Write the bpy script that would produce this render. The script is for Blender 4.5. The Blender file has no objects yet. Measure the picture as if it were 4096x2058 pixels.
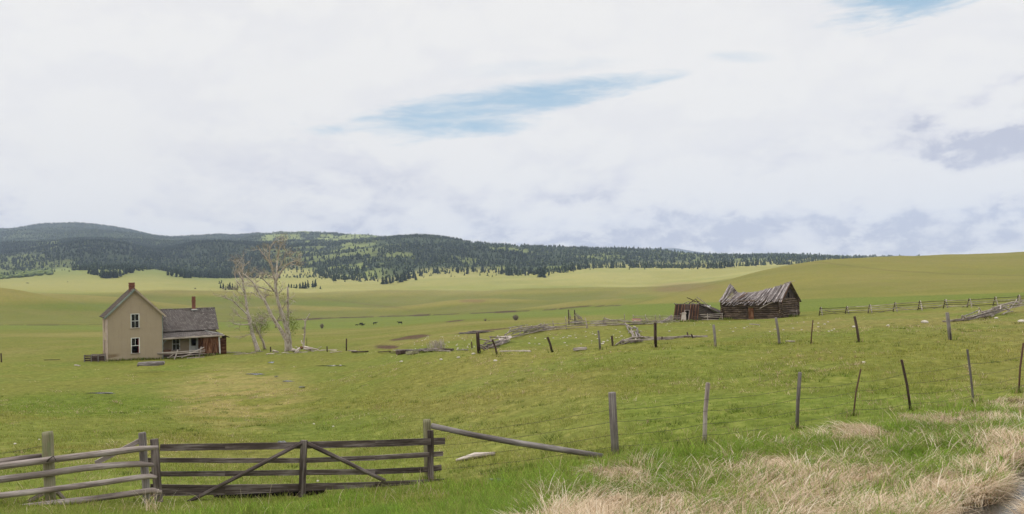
import bpy, math, random
import numpy as np
from mathutils import Vector, Matrix
random.seed(7)
R8 = math.radians
scene = bpy.context.scene
COL = scene.collection

# ------------------------------------------------------------------ camera
PW, PH, FPX = 4096.0, 2058.0, 3547.0
CAMZ = 4.4
PITCH, ROLL = math.atan(121.0 / FPX), R8(1.6)
_F = np.array([0, math.cos(PITCH), math.sin(PITCH)])
_R0 = np.array([1.0, 0, 0]); _U0 = np.array([0, -math.sin(PITCH), math.cos(PITCH)])
_R = math.cos(ROLL) * _R0 - math.sin(ROLL) * _U0
_U = math.cos(ROLL) * _U0 + math.sin(ROLL) * _R0
CAM = np.array([0, 0, CAMZ])
cam_d = bpy.data.cameras.new('camera')
cam_d.sensor_fit = 'HORIZONTAL'; cam_d.sensor_width = 36.0
cam_d.lens = 36.0 * FPX / PW
cam_d.clip_start = 0.1; cam_d.clip_end = 60000
cam_o = bpy.data.objects.new('camera', cam_d); COL.objects.link(cam_o)
cam_o.matrix_world = Matrix(((_R[0], _U[0], -_F[0], 0), (_R[1], _U[1], -_F[1], 0), (_R[2], _U[2], -_F[2], CAMZ), (0, 0, 0, 1)))
scene.camera = cam_o

# ------------------------------------------------------------------ render settings, sun, sky
scene.render.engine = 'CYCLES'
scene.view_settings.view_transform = 'Standard'; scene.view_settings.look = 'None'
scene.view_settings.gamma = 1.0; scene.view_settings.exposure = 0.0
cy = scene.cycles
cy.max_bounces = 6; cy.diffuse_bounces = 3; cy.glossy_bounces = 2; cy.transmission_bounces = 3
cy.transparent_max_bounces = 12; cy.volume_bounces = 0
cy.use_denoising = True; cy.denoiser = 'OPENIMAGEDENOISE'; cy.denoising_prefilter = 'ACCURATE'; cy.denoising_input_passes = 'RGB_ALBEDO_NORMAL'; cy.caustics_reflective = False; cy.caustics_refractive = False

SUN_EL = R8(48.0)
SUN_AZ = math.atan2(-0.86, -0.22)                 # sun stands to the left and a little behind the camera
SUN_DIR = Vector((math.sin(SUN_AZ) * math.cos(SUN_EL), math.cos(SUN_AZ) * math.cos(SUN_EL), math.sin(SUN_EL)))
sun_d = bpy.data.lights.new('sun', 'SUN'); sun_d.energy = 4.0; sun_d.angle = R8(0.5); sun_d.color = (1.0, 0.95, 0.86)
sun_o = bpy.data.objects.new('sun', sun_d); COL.objects.link(sun_o)
sun_o.rotation_euler = SUN_DIR.to_track_quat('Z', 'Y').to_euler(); sun_o.location = (-60, -20, 80)


class NT:
    """small helper for node trees"""
    def __init__(s, tree): s.t = tree; s.n = tree.nodes; s.l = tree.links
    def new(s, kind, **kw):
        n = s.n.new(kind)
        for k, v in kw.items(): setattr(n, k, v)
        return n
    def put(s, sock, v):
        if isinstance(v, bpy.types.NodeSocket): s.l.new(v, sock)
        elif v is not None:
            if hasattr(sock, 'default_value') and hasattr(sock.default_value, '__len__') and not hasattr(v, '__len__'): v = (v, v, v, 1)[:len(sock.default_value)]
            if hasattr(sock, 'default_value') and hasattr(sock.default_value, '__len__') and len(sock.default_value) == 4 and len(v) == 3: v = tuple(v) + (1,)
            sock.default_value = v
    def m(s, op, a, b=None, c=None, clamp=False):
        n = s.new('ShaderNodeMath', operation=op); n.use_clamp = clamp
        s.put(n.inputs[0], a)
        if b is not None: s.put(n.inputs[1], b)
        if c is not None: s.put(n.inputs[2], c)
        return n.outputs[0]
    def ss(s, x, a, b):                            # smoothstep from a to b
        n = s.new('ShaderNodeMapRange', interpolation_type='SMOOTHSTEP')
        s.put(n.inputs[0], x); n.inputs[1].default_value = min(a, b); n.inputs[2].default_value = max(a, b)
        n.inputs[3].default_value = 0.0 if a < b else 1.0; n.inputs[4].default_value = 1.0 if a < b else 0.0
        return n.outputs[0]
    def mix(s, f, a, b, blend='MIX'):
        n = s.new('ShaderNodeMix', data_type='RGBA', blend_type=blend)
        s.put(n.inputs[0], f); s.put(n.inputs[6], a); s.put(n.inputs[7], b)
        return n.outputs[2]
    def noise(s, vec, scale, detail=3.0, rough=0.55, dist=0.0):
        n = s.new('ShaderNodeTexNoise'); s.put(n.inputs['Vector'], vec)
        n.inputs['Scale'].default_value = scale; n.inputs['Detail'].default_value = detail
        n.inputs['Roughness'].default_value = rough; n.inputs['Distortion'].default_value = dist
        return n.outputs[0]
    def scl(s, vec, sx, sy, sz):
        n = s.new('ShaderNodeVectorMath', operation='MULTIPLY'); s.put(n.inputs[0], vec); n.inputs[1].default_value = (sx, sy, sz)
        return n.outputs[0]
    def attr(s, name):
        n = s.new('ShaderNodeAttribute', attribute_name=name); return n
    def ramp(s, f, stops):
        n = s.new('ShaderNodeValToRGB'); s.put(n.inputs[0], f)
        e = n.color_ramp.elements
        while len(e) < len(stops): e.new(0.5)
        for k, (p, c) in enumerate(stops): e[k].position = p; e[k].color = tuple(c) + (1,)
        return n.outputs[0]


def make_sky():
    w = bpy.data.worlds.new('World'); scene.world = w; w.use_nodes = True
    T = NT(w.node_tree); T.n.clear()
    d = T.new('ShaderNodeTexCoord').outputs['Generated']
    sep = T.new('ShaderNodeSeparateXYZ'); T.put(sep.inputs[0], d)
    az = T.m('ARCTAN2', sep.outputs[0], sep.outputs[1]); el = T.m('ARCSINE', sep.outputs[2])
    cb = T.new('ShaderNodeCombineXYZ'); T.put(cb.inputs[0], az); T.put(cb.inputs[1], T.m('MULTIPLY', el, 2.6))
    p = cb.outputs[0]
    nz = T.new('ShaderNodeTexSky', sky_type='NISHITA'); nz.sun_disc = False
    nz.sun_elevation = SUN_EL; nz.sun_rotation = SUN_AZ % (2 * math.pi); nz.altitude = 1400; nz.ozone_density = 1.0
    blue = T.mix(0.60, T.mix(1.0, nz.outputs[0], (0.85, 1.02, 0.98), 'MULTIPLY'), (4.9, 7.1, 8.8))
    # cloud body: bright white with lavender grey undersides (values are /0.1, the background strength)
    white = (9.0, 8.9, 8.75); lav = (7.0, 7.05, 7.8); grey = (5.5, 5.7, 6.7)
    def vec(kx, ky, ox=0.0, oy=0.0):
        c = T.new('ShaderNodeCombineXYZ'); T.put(c.inputs[0], T.m('ADD', T.m('MULTIPLY', az, kx), ox)); T.put(c.inputs[1], T.m('ADD', T.m('MULTIPLY', el, ky), oy)); return c.outputs[0]
    def relief(kx, ky, ox, d, det=8, rough=0.58):   # billows lit from above: denser below than above reads as a bright crown
        n0 = T.noise(vec(kx, ky, ox), 1.0, det, rough, 0.25); n1 = T.noise(vec(kx, ky, ox, d), 1.0, det, rough, 0.25)
        return n0, T.m('SUBTRACT', n0, n1)
    nA, rA = relief(4.6, 8.6, 3.1, 0.30); nB, rB = relief(12.0, 19.0, 7.7, 0.32)
    shadeA = T.ss(T.m('ADD', T.m('MULTIPLY', rA, -1.0), T.m('MULTIPLY', rB, -0.45)), -0.085, 0.11)
    massA = T.ss(T.m('ADD', T.m('MULTIPLY', nA, 0.75), T.m('MULTIPLY', nB, 0.25)), 0.35, 0.50)
    low = T.ss(el, 0.175, 0.055)                    # lower sky carries the grey cumulus bases
    axis = T.m('ADD', 0.080, T.m('MULTIPLY', T.m('MAXIMUM', T.m('SUBTRACT', az, 0.20), 0.0), 0.22))
    band = T.m('MULTIPLY', T.ss(T.m('ABSOLUTE', T.m('SUBTRACT', el, axis)), 0.075, 0.02), T.ss(az, 0.16, 0.34))
    leftb = T.m('MULTIPLY', T.m('MULTIPLY', T.ss(az, 0.02, -0.14), T.ss(el, 0.22, 0.08)), T.ss(az, -0.62, -0.30))
    where = T.m('MAXIMUM', T.m('MAXIMUM', low, band), T.m('MULTIPLY', leftb, 0.8))
    gg = T.m('MULTIPLY', T.m('MULTIPLY', massA, where), T.m('MULTIPLY', T.m('ADD', 0.08, T.m('MULTIPLY', shadeA, 0.85)), T.m('ADD', 0.62, T.m('MULTIPLY', T.ss(T.noise(vec(20.0, 34.0, 9.3), 1.0, 7, 0.62, 0.3), 0.32, 0.62), 0.65))), clamp=True)
    cloud = T.mix(gg, white, T.mix(T.ss(gg, 0.35, 0.95), lav, grey))
    hi = T.m('MULTIPLY', T.m('MULTIPLY', shadeA, massA), T.m('SUBTRACT', 1.0, where)); cloud = T.mix(T.m('MULTIPLY', hi, 0.22), cloud, lav)
    # blue gaps with torn edges
    nstr = T.noise(vec(9.0, 46.0, 1.7), 1.0, 8, 0.62, 0.5); nst2 = T.noise(vec(26.0, 110.0, 4.4), 1.0, 6, 0.6, 0.3)
    er = T.m('ADD', T.m('MULTIPLY', T.m('SUBTRACT', nstr, 0.5), 2.6), T.m('MULTIPLY', T.m('SUBTRACT', nst2, 0.5), 1.1))
    def gap(caz, cel, slope, half, thick, soft=-0.5, taper=0.0):
        dx = T.m('SUBTRACT', az, caz)
        y = T.m('SUBTRACT', el, T.m('ADD', cel, T.m('MULTIPLY', dx, slope)))
        th = T.m('MAXIMUM', T.m('SUBTRACT', thick, T.m('MULTIPLY', dx, taper)), 0.004)
        q = T.m('ADD', T.m('POWER', T.m('ABSOLUTE', T.m('DIVIDE', dx, half)), 2.0), T.m('POWER', T.m('ABSOLUTE', T.m('DIVIDE', y, th)), 2.0))
        return T.ss(T.m('ADD', q, er), 1.25, soft)
    b = T.m('MAXIMUM', T.m('MAXIMUM', gap(0.005, 0.205, 0.135, 0.205, 0.022, -0.35, 0.058), gap(-0.075, 0.183, 0.02, 0.125, 0.014, -0.35)), T.m('MULTIPLY', gap(0.03, 0.2440, 0.02, 0.12, 0.010, -1.2), 0.25))
    b = T.m('MAXIMUM', b, gap(0.465, 0.290, 0.15, 0.115, 0.030, 0.0))
    b = T.m('MAXIMUM', b, T.m('MULTIPLY', gap(0.26, 0.240, -0.1, 0.04, 0.008), 0.35))
    col = T.mix(T.m('MULTIPLY', b, 0.95), cloud, blue)
    # the overcast dome is brighter overhead than near the horizon, and dimmer behind the hills of the other half
    bright = T.m('ADD', 1.0, T.m('MULTIPLY', T.ss(el, 0.40, 1.0), 1.15))
    br = T.new('ShaderNodeCombineXYZ')
    for k in range(3): T.put(br.inputs[k], bright)
    col = T.mix(1.0, col, br.outputs[0], 'MULTIPLY')
    bg = T.new('ShaderNodeBackground'); T.put(bg.inputs[0], col); bg.inputs[1].default_value = 0.1
    out = T.new('ShaderNodeOutputWorld'); T.l.new(bg.outputs[0], out.inputs[0])
make_sky()


# ------------------------------------------------------------------ photo <-> place
def ray(u, v):
    d = _F * FPX + _R * (np.asarray(u, float)[..., None] - PW / 2) - _U * (np.asarray(v, float)[..., None] - PH / 2)
    return d / d[..., 1:2]                          # scaled to 1 m of depth (y)
def at(u, v, y):                                    # the point seen at photo pixel (u, v), y metres ahead
    r = ray(u, v); return CAM + r * y
def proj(P):
    P = np.asarray(P, float) - CAM
    z = np.maximum(P @ _F, 1e-6)
    return PW / 2 + FPX * (P @ _R) / z, PH / 2 - FPX * (P @ _U) / z
def hz(u): return PH / 2 + (FPX * _F[2] + _R[2] * (u - PW / 2)) / _U[2]


def _hash(ix, iy, seed):
    h = (ix.astype(np.int64) * 374761393 + iy.astype(np.int64) * 668265263 + seed * 974634777) & 0xFFFFFFFF
    h = ((h ^ (h >> 13)) * 1274126177) & 0xFFFFFFFF
    return ((h ^ (h >> 16)) & 0xFFFF) / 65535.0
def vnoise(x, y, seed=0):
    x = np.asarray(x, float); y = np.asarray(y, float)
    ix = np.floor(x); iy = np.floor(y); fx = x - ix; fy = y - iy
    fx = fx * fx * (3 - 2 * fx); fy = fy * fy * (3 - 2 * fy)
    a = _hash(ix, iy, seed); b = _hash(ix + 1, iy, seed); c = _hash(ix, iy + 1, seed); d = _hash(ix + 1, iy + 1, seed)
    return (a + (b - a) * fx) * (1 - fy) + (c + (d - c) * fx) * fy
def fbm(x, y, seed=0, octs=4, rough=0.5):
    s = 0; amp = 1; tot = 0
    for k in range(octs):
        s = s + amp * vnoise(x * 2 ** k + 17.3 * k, y * 2 ** k - 9.1 * k, seed + k); tot += amp; amp *= rough
    return s / tot
def sstep(x, a, b):
    t = np.clip((x - a) / (b - a), 0, 1); return t * t * (3 - 2 * t)

# ------------------------------------------------------------------ terrain: (row in the photo, metres ahead) along columns of the view
NEAR = {
    0: [(2058, 14.5), (1980, 16.9), (1800, 26), (1600, 57), (1450, 110), (1380, 180), (1330, 310), (1290, 480), (1250, 600), (1203, 690), (1213, 800), (1192, 980), (1165, 1200), (1143, 1480)],
    600: [(2058, 16.0), (2005, 17.6), (1800, 28), (1600, 57), (1440, 114), (1380, 175), (1330, 310), (1295, 540), (1268, 720), (1236, 900), (1207, 1080), (1165, 1340), (1142, 1500)],
    1200: [(2058, 16.3), (1920, 21.5), (1700, 38), (1550, 65), (1405, 118), (1350, 200), (1312, 400), (1298, 570), (1285, 700), (1273, 840), (1238, 1040), (1205, 1190), (1172, 1390), (1156, 1500)],
    1600: [(2058, 15.7), (1900, 21.2), (1700, 33), (1600, 43), (1500, 56), (1420, 80), (1405, 90), (1370, 118), (1345, 155), (1312, 320), (1299, 520), (1280, 700), (1266, 850), (1238, 1000), (1208, 1160), (1178, 1360), (1160, 1480)],
    1800: [(2058, 15.4), (1900, 21), (1700, 31), (1600, 38), (1500, 48), (1415, 58), (1399, 66), (1340, 110), (1300, 180), (1280, 340), (1264, 600), (1242, 800), (1212, 1000), (1185, 1250), (1163, 1450)],
    2400: [(2058, 13.9), (1815, 19.3), (1600, 28.5), (1450, 43), (1392, 57), (1378, 63), (1345, 85), (1302, 112), (1285, 150), (1268, 290), (1254, 560), (1232, 750), (1206, 950), (1182, 1150), (1150, 1450)],
    2640: [(2058, 13.4), (1800, 19.4), (1600, 27.5), (1450, 40), (1385, 51), (1360, 60), (1325, 85), (1292, 118), (1277, 150), (1262, 250), (1222, 380), (1206, 440), (1188, 600), (1196, 700), (1190, 900), (1150, 1400)],
    2800: [(2058, 13.0), (1770, 19.8), (1570, 27.8), (1420, 42), (1352, 58), (1320, 80), (1284, 125), (1266, 170), (1240, 260), (1214, 360), (1180, 500), (1149, 640), (1158, 780), (1160, 950), (1128, 1450)],
    3000: [(2058, 12.5), (1730, 20.3), (1550, 28.5), (1380, 46), (1330, 62), (1278, 125), (1262, 170), (1234, 250), (1208, 330), (1150, 470), (1100, 620), (1083, 700), (1096, 820), (1110, 1000), (1104, 1450)],
    3200: [(2058, 12.3), (1705, 21), (1510, 30), (1370, 45), (1310, 65), (1265, 125), (1250, 160), (1222, 240), (1200, 310), (1130, 450), (1060, 660), (1033, 760), (1046, 900), (1060, 1100), (1062, 1450)],
    3600: [(2058, 12.0), (1645, 22.5), (1450, 32), (1365, 42), (1300, 59), (1245, 112), (1212, 155), (1192, 220), (1181, 270), (1130, 400), (1080, 550), (1040, 720), (1021, 850), (1034, 1000), (1060, 1450)],
    4096: [(2058, 11.0), (1800, 15.5), (1555, 25), (1400, 36), (1330, 47), (1270, 65), (1240, 92), (1200, 130), (1180, 185), (1170, 230), (1120, 380), (1070, 550), (1030, 750), (1004, 900), (1020, 1050), (1060, 1450)],
}
FAR = {
    0: [(1100, 2250), (1062, 2700), (1005, 3400), (962, 4500), (924, 6500), (990, 8500)],
    190: [(1090, 2300), (1052, 2650), (1000, 3200), (985, 3600), (950, 4700), (906, 6500), (990, 8500)],
    322: [(1076, 2400), (1010, 2750), (957, 3150), (975, 3600), (935, 4900), (893, 6500), (990, 8500)],
    485: [(1074, 2400), (1015, 2750), (972, 3150), (990, 3600), (945, 5000), (914, 6500), (990, 8500)],
    660: [(1078, 2400), (1040, 2700), (1022, 2950), (1026, 3400), (985, 4600), (942, 6500), (990, 8500)],
    760: [(1112, 2250), (1030, 2850), (974, 3400), (990, 3900), (962, 5000), (950, 6500), (990, 8500)],
    900: [(1115, 2200), (1045, 2650), (975, 3300), (985, 3900), (965, 4800), (936, 6300), (990, 8500)],
    1060: [(1113, 2200), (1045, 2700), (985, 3500), (955, 4400), (921, 6000), (990, 8500)],
    1250: [(1108, 2150), (1040, 2650), (985, 3500), (955, 4400), (932, 5800), (990, 8500)],
    1400: [(1120, 2000), (1088, 2200), (1010, 2800), (966, 3900), (946, 5500), (990, 8500)],
    1560: [(1134, 1900), (1065, 2250), (1000, 2750), (965, 3300), (949, 4200), (990, 8000)],
    1700: [(1108, 2050), (1045, 2450), (985, 2900), (948, 3400), (975, 4200), (1010, 8000)],
    2050: [(1102, 2100), (1040, 2600), (1000, 2900), (975, 3300), (1000, 4200), (1040, 8000)],
    2385: [(1072, 2300), (1030, 2750), (1003, 3300), (1018, 4200), (1045, 8000)],
    2790: [(1074, 2350), (1038, 2800), (1021, 3200), (1034, 4200), (1050, 8000)],
    3060: [(1062, 2400), (1024, 3000), (1040, 4200), (1050, 8000)],
    3420: [(1060, 2200), (1032, 2900), (1045, 4200), (1055, 8000)],
    4096: [(1060, 2200), (1040, 3000), (1050, 4200), (1055, 8000)],
}
KNOLLS = [(-150, 640, 80, 60, 15), (330, 850, 130, 60, 12), (1230, 960, 75, 45, 7), (1850, 900, 95, 45, 8), (2330, 720, 60, 45, 5), (800, 1180, 140, 60, 11), (1500, 1260, 150, 60, 10), (2250, 1200, 150, 65, 9)]
NT_, ND_ = 760, 900
TS = np.linspace(-1.15, 1.15, NT_)
LD = np.linspace(math.log(2.5), math.log(9500), ND_)
DS = np.exp(LD)

def _gauss(a, s, axis):
    if s <= 0: return a
    r = int(3 * s) + 1; k = np.exp(-0.5 * (np.arange(-r, r + 1) / s) ** 2); k /= k.sum()
    pad = [(0, 0), (0, 0)]; pad[axis] = (r, r); b = np.pad(a, pad, mode='edge'); o = np.zeros_like(a)
    for i, w in enumerate(k): o += w * (b[i:i + a.shape[0], :] if axis == 0 else b[:, i:i + a.shape[1]])
    return o

def _build_terrain():
    nu = sorted(NEAR)
    nearE = []
    for u in nu:
        prof = [(2900, 3.0), (2560, 5.2)] + NEAR[u]
        e = np.array([ray(u, v)[2] for v, _ in prof]); d = np.log([q for _, q in prof])
        nearE.append(np.interp(LD, d, e))
    nearE = np.array(nearE)
    cols = sorted(set(list(FAR) + nu)); E = []
    for u in cols:
        ne = np.array([np.interp(u, nu, nearE[:, k]) for k in range(ND_)])
        # far elevations interpolated between the far columns
        fu = sorted(FAR); FE = []
        for q in fu:
            pr = FAR[q]; FE.append(np.interp(LD, np.log([x[1] for x in pr]), [ray(q, x[0])[2] for x in pr]))
        FE = np.array(FE); fe = np.array([np.interp(u, fu, FE[:, k]) for k in range(ND_)])
        w = sstep(LD, math.log(1480), math.log(1950))
        E.append(ne * (1 - w) + fe * w)
    E = np.array(E)
    tc = (np.array(cols) - PW / 2) / FPX
    G = np.array([np.interp(TS, tc, E[:, k]) for k in range(ND_)])          # rows: depth, cols: t
    near_far = sstep(LD, math.log(1200), math.log(2400))[:, None]
    Gs = _gauss(_gauss(G, 5, 1), 3, 0)
    Gb = _gauss(_gauss(G, 13, 1), 5, 0)
    G = Gs * near_far + Gb * (1 - near_far)
    Y = DS[:, None] * np.ones((1, NT_)); X = Y * TS[None, :]
    Z = CAMZ + G * Y
    # knolls of the rolling pasture
    for (ku, ky, rx, ry, h) in KNOLLS:
        kx = (ku - PW / 2) / FPX * ky
        Z += h * np.exp(-((X - kx) / rx) ** 2 - ((Y - ky) / ry) ** 2)
    # small relief
    Z += (fbm(X / 0.9, Y / 0.9, 3, 3) - 0.5) * 0.17 * sstep(Y, 9, 14) * (1 - sstep(Y, 90, 160))
    Z += (fbm(X / 6, Y / 6, 5, 3) - 0.5) * 0.48 * sstep(Y, 22, 45) * (1 - sstep(Y, 300, 500))
    Z += (fbm(X / 60, Y / 60, 9, 3) - 0.5) * 3.0 * sstep(Y, 260, 600) * (1 - sstep(Y, 1900, 2300))
    Z += (fbm(X / 420, Y / 420, 12, 4) - 0.5) * (45 + 50 * sstep(Y, 3600, 4500)) * sstep(Y, 2500, 3600)
    return X, Y, Z
GX, GY, GZ = _build_terrain()
# ditch with a trickle of water at the foot of the road bank
DITCH0 = np.array([5.75, 11.05]); DITCHD = np.array([0.655, 0.755])
def ditch_dist(x, y):
    s = (x - DITCH0[0]) * DITCHD[0] + (y - DITCH0[1]) * DITCHD[1]
    o = (x - DITCH0[0]) * DITCHD[1] - (y - DITCH0[1]) * DITCHD[0]
    return s, o + 0.10 * np.sin(s * 1.9) + 0.05 * np.sin(s * 5.3 + 1)
_s, _o = ditch_dist(GX, GY)
GZ -= 0.44 * (1 - sstep(np.abs(_o), 0.31, 0.59)) * (np.abs(_s) < 14)
# cut bank of the creek across the valley floor
CREEK = [(-200, 1301), (300, 1300), (700, 1291), (1100, 1284), (1300, 1274), (1690, 1262), (1980, 1250), (2200, 1240), (2330, 1227), (2440, 1224), (2600, 1218), (2900, 1210), (3200, 1199), (3548, 1188), (4096, 1171), (4600, 1156)]

def gz(x, y):
    y = np.maximum(np.asarray(y, float), 2.6); t = np.clip(np.asarray(x, float) / y, TS[0], TS[-1])
    a = np.clip((t - TS[0]) / (TS[1] - TS[0]), 0, NT_ - 1.001); b = np.clip((np.log(y) - LD[0]) / (LD[1] - LD[0]), 0, ND_ - 1.001)
    i = a.astype(int); j = b.astype(int); fa = a - i; fb = b - j
    return (GZ[j, i] * (1 - fa) + GZ[j, i + 1] * fa) * (1 - fb) + (GZ[j + 1, i] * (1 - fa) + GZ[j + 1, i + 1] * fa) * fb
_YM = np.exp(np.linspace(math.log(4), math.log(9000), 5000))
def G(u, v, ymin=4.0):
    """first ground point behind photo pixel (u, v)"""
    r = ray(u, v); ys = _YM[_YM >= ymin]
    h = CAMZ + r[2] * ys - gz(r[0] * ys, ys)
    k = np.argmax(h < 0)
    if h[k] >= 0: k = int(np.argmin(np.abs(h)))
    if k > 0 and h[k] < 0 <= h[k - 1]:
        f = h[k - 1] / (h[k - 1] - h[k]); y = ys[k - 1] + f * (ys[k] - ys[k - 1])
    else: y = ys[k]
    return np.array([r[0] * y, y, float(gz(r[0] * y, y))])
def ground(x, y, dz=0.0): return np.array([x, y, float(gz(x, y)) + dz])


# ------------------------------------------------------------------ object helpers
def tag(o, label=None, cat=None, group=None, kind=None):
    if label: o['label'] = label
    if cat: o['category'] = cat
    if group: o['group'] = group
    if kind: o['kind'] = kind
    return o
def empty(name, loc, label=None, cat=None, group=None):
    o = bpy.data.objects.new(name, None); COL.objects.link(o); o.location = tuple(float(q) for q in loc); o.empty_display_size = 0.3
    o['_w'] = tuple(float(q) for q in loc)
    return tag(o, label, cat, group)
def mesh_np(name, V, T, mat, attrs=None, smooth=False, loc=(0, 0, 0), quads=False):
    me = bpy.data.meshes.new(name); k = 4 if quads else 3
    V = np.asarray(V, np.float32); T = np.asarray(T, np.int32)
    me.vertices.add(len(V)); me.vertices.foreach_set('co', V.ravel())
    me.loops.add(T.size); me.loops.foreach_set('vertex_index', T.ravel())
    me.polygons.add(len(T)); me.polygons.foreach_set('loop_start', np.arange(0, T.size, k, dtype=np.int32))
    try: me.polygons.foreach_set('loop_total', np.full(len(T), k, np.int32))
    except Exception: pass
    if smooth: me.polygons.foreach_set('use_smooth', np.ones(len(T), bool))
    for an, (ty, arr) in (attrs or {}).items():
        a = me.attributes.new(an, ty, 'POINT')
        a.data.foreach_set({'FLOAT': 'value', 'FLOAT_VECTOR': 'vector', 'FLOAT_COLOR': 'color'}[ty], np.asarray(arr, np.float32).ravel())
    me.update(calc_edges=True); me.validate()
    for m in (mat if isinstance(mat, (list, tuple)) else [mat]): me.materials.append(m)
    o = bpy.data.objects.new(name, me); COL.objects.link(o); o.location = loc
    return o
# ------------------------------------------------------------------ materials
MATS = {}
def material(name):
    m = bpy.data.materials.new(name); m.use_nodes = True; T = NT(m.node_tree)
    b = T.n['Principled BSDF']; b.inputs['Roughness'].default_value = 0.9
    if 'Specular IOR Level' in b.inputs: b.inputs['Specular IOR Level'].default_value = 0.15
    MATS[name] = m
    return m, T, b
def bump(T, b, h, strength=0.4, dist=0.02):
    n = T.new('ShaderNodeBump'); n.inputs['Strength'].default_value = strength; n.inputs['Distance'].default_value = dist
    T.put(n.inputs['Height'], h); T.l.new(n.outputs[0], b.inputs['Normal'])

def wood(name, dark, mid, light, grain=(1.2, 26, 1), moss=None, var=0.35):
    """weathered wood: grain runs along the first component of the attribute gco"""
    m, T, b = material(name)
    g = T.attr('gco').outputs['Vector']
    sep = T.new('ShaderNodeSeparateXYZ'); T.put(sep.inputs[0], g)
    n1 = T.noise(T.scl(g, grain[0], grain[1], 1.0), 1.0, 5, 0.65, 0.3)
    n2 = T.noise(T.scl(g, 0.9, 3.0, 1.0), 1.0, 4, 0.6); n3 = T.noise(T.scl(g, 0.5, 5.0, 1.0), 1.7, 5, 0.7)
    c = T.ramp(T.m('ADD', T.m('MULTIPLY', n1, 0.48), T.m('MULTIPLY', n2, 0.52)), [(0.36, dark), (0.49, mid), (0.62, light)])
    wn = T.new('ShaderNodeTexWhiteNoise', noise_dimensions='1D'); T.put(wn.inputs['W'], T.m('FLOOR', T.m('ADD', sep.outputs[2], 0.5)))
    f = T.m('ADD', 1.0 - var / 2, T.m('MULTIPLY', wn.outputs[0], var))
    cb = T.new('ShaderNodeCombineXYZ')
    for k in range(3): T.put(cb.inputs[k], f)
    c = T.mix(1.0, c, cb.outputs[0], 'MULTIPLY')
    c = T.mix(T.m('MULTIPLY', T.ss(n3, 0.56, 0.66), 0.55), c, tuple(q * 0.75 for q in dark))
    crack = T.ss(T.noise(T.scl(g, 0.7, 40, 1.0), 1.0, 2, 0.5), 0.34, 0.26)
    c = T.mix(T.m('MULTIPLY', crack, 0.7), c, tuple(q * 0.3 for q in dark))
    if moss:
        c = T.mix(T.m('MULTIPLY', T.ss(T.noise(T.scl(g, 3, 6, 1.0), 1.0, 4, 0.6), 0.5, 0.66), 0.75), c, moss)
    T.put(b.inputs['Base Color'], c)
    bump(T, b, n1, 0.5, 0.012)
    return m
wood('grey_wood', (0.10, 0.080, 0.070), (0.275, 0.228, 0.205), (0.50, 0.44, 0.41))
wood('pale_wood', (0.20, 0.165, 0.14), (0.40, 0.345, 0.30), (0.60, 0.53, 0.48))
wood('gate_wood', (0.032, 0.024, 0.021), (0.092, 0.072, 0.064), (0.27, 0.23, 0.215))
wood('post_wood', (0.075, 0.062, 0.058), (0.17, 0.15, 0.14), (0.31, 0.285, 0.27))
wood('dark_wood', (0.020, 0.013, 0.010), (0.052, 0.034, 0.027), (0.14, 0.10, 0.083))
wood('brown_wood', (0.040, 0.016, 0.009), (0.125, 0.055, 0.030), (0.30, 0.165, 0.095))
wood('green_post', (0.10, 0.095, 0.05), (0.22, 0.20, 0.12), (0.36, 0.34, 0.23), moss=(0.17, 0.20, 0.10))
wood('barn_log', (0.024, 0.017, 0.013), (0.080, 0.058, 0.043), (0.24, 0.18, 0.135))
wood('barn_board', (0.02, 0.015, 0.013), (0.052, 0.040, 0.036), (0.13, 0.105, 0.097))
wood('roof_board', (0.07, 0.055, 0.052), (0.20, 0.168, 0.160), (0.44, 0.405, 0.39), var=0.65)
wood('red_board', (0.10, 0.045, 0.03), (0.20, 0.105, 0.07), (0.33, 0.20, 0.14))
wood('bark', (0.14, 0.105, 0.080), (0.37, 0.315, 0.262), (0.66, 0.60, 0.53), grain=(3, 10, 1))
wood('dead_bark', (0.20, 0.15, 0.125), (0.44, 0.37, 0.32), (0.68, 0.60, 0.54), grain=(2, 12, 1))
wood('char', (0.006, 0.005, 0.005), (0.014, 0.011, 0.01), (0.03, 0.024, 0.022))
wood('white_paint', (0.42, 0.42, 0.39), (0.60, 0.60, 0.57), (0.74, 0.74, 0.71), var=0.1)
wood('teal_trim', (0.12, 0.15, 0.13), (0.22, 0.26, 0.23), (0.33, 0.36, 0.32), var=0.1)
wood('tan_trim', (0.20, 0.16, 0.11), (0.33, 0.27, 0.20), (0.44, 0.37, 0.28), var=0.1)
wood('pink_trim', (0.34, 0.26, 0.21), (0.47, 0.38, 0.32), (0.56, 0.46, 0.40), var=0.1)

def simple(name, col, rough=0.8, spec=0.2, metal=0.0, nscale=20, amt=0.25):
    m, T, b = material(name)
    n = T.noise(T.new('ShaderNodeTexCoord').outputs['Object'], nscale, 4, 0.6)
    T.put(b.inputs['Base Color'], T.mix(n, tuple(q * (1 - amt) for q in col), tuple(min(1, q * (1 + amt)) for q in col)))
    b.inputs['Roughness'].default_value = rough; b.inputs['Metallic'].default_value = metal
    b.inputs['Specular IOR Level'].default_value = spec
    return m
simple('wire', (0.06, 0.05, 0.045), 0.6, 0.3, 0.4)
simple('rust', (0.10, 0.055, 0.04), 0.9, 0.2, 0.0, 60, 0.5)
simple('cow', (0.012, 0.010, 0.009), 0.8)
simple('stone', (0.50, 0.455, 0.39), 0.9, 0.1, 0, 9, 0.3)
simple('soil', (0.055, 0.032, 0.022), 0.95, 0.05, 0, 3, 0.4)
simple('dark_void', (0.008, 0.007, 0.007), 0.9, 0.02)
simple('curtain', (0.22, 0.02, 0.02), 0.9, 0.05)
simple('shrub_twig', (0.20, 0.17, 0.145), 0.9, 0.05)
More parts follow.
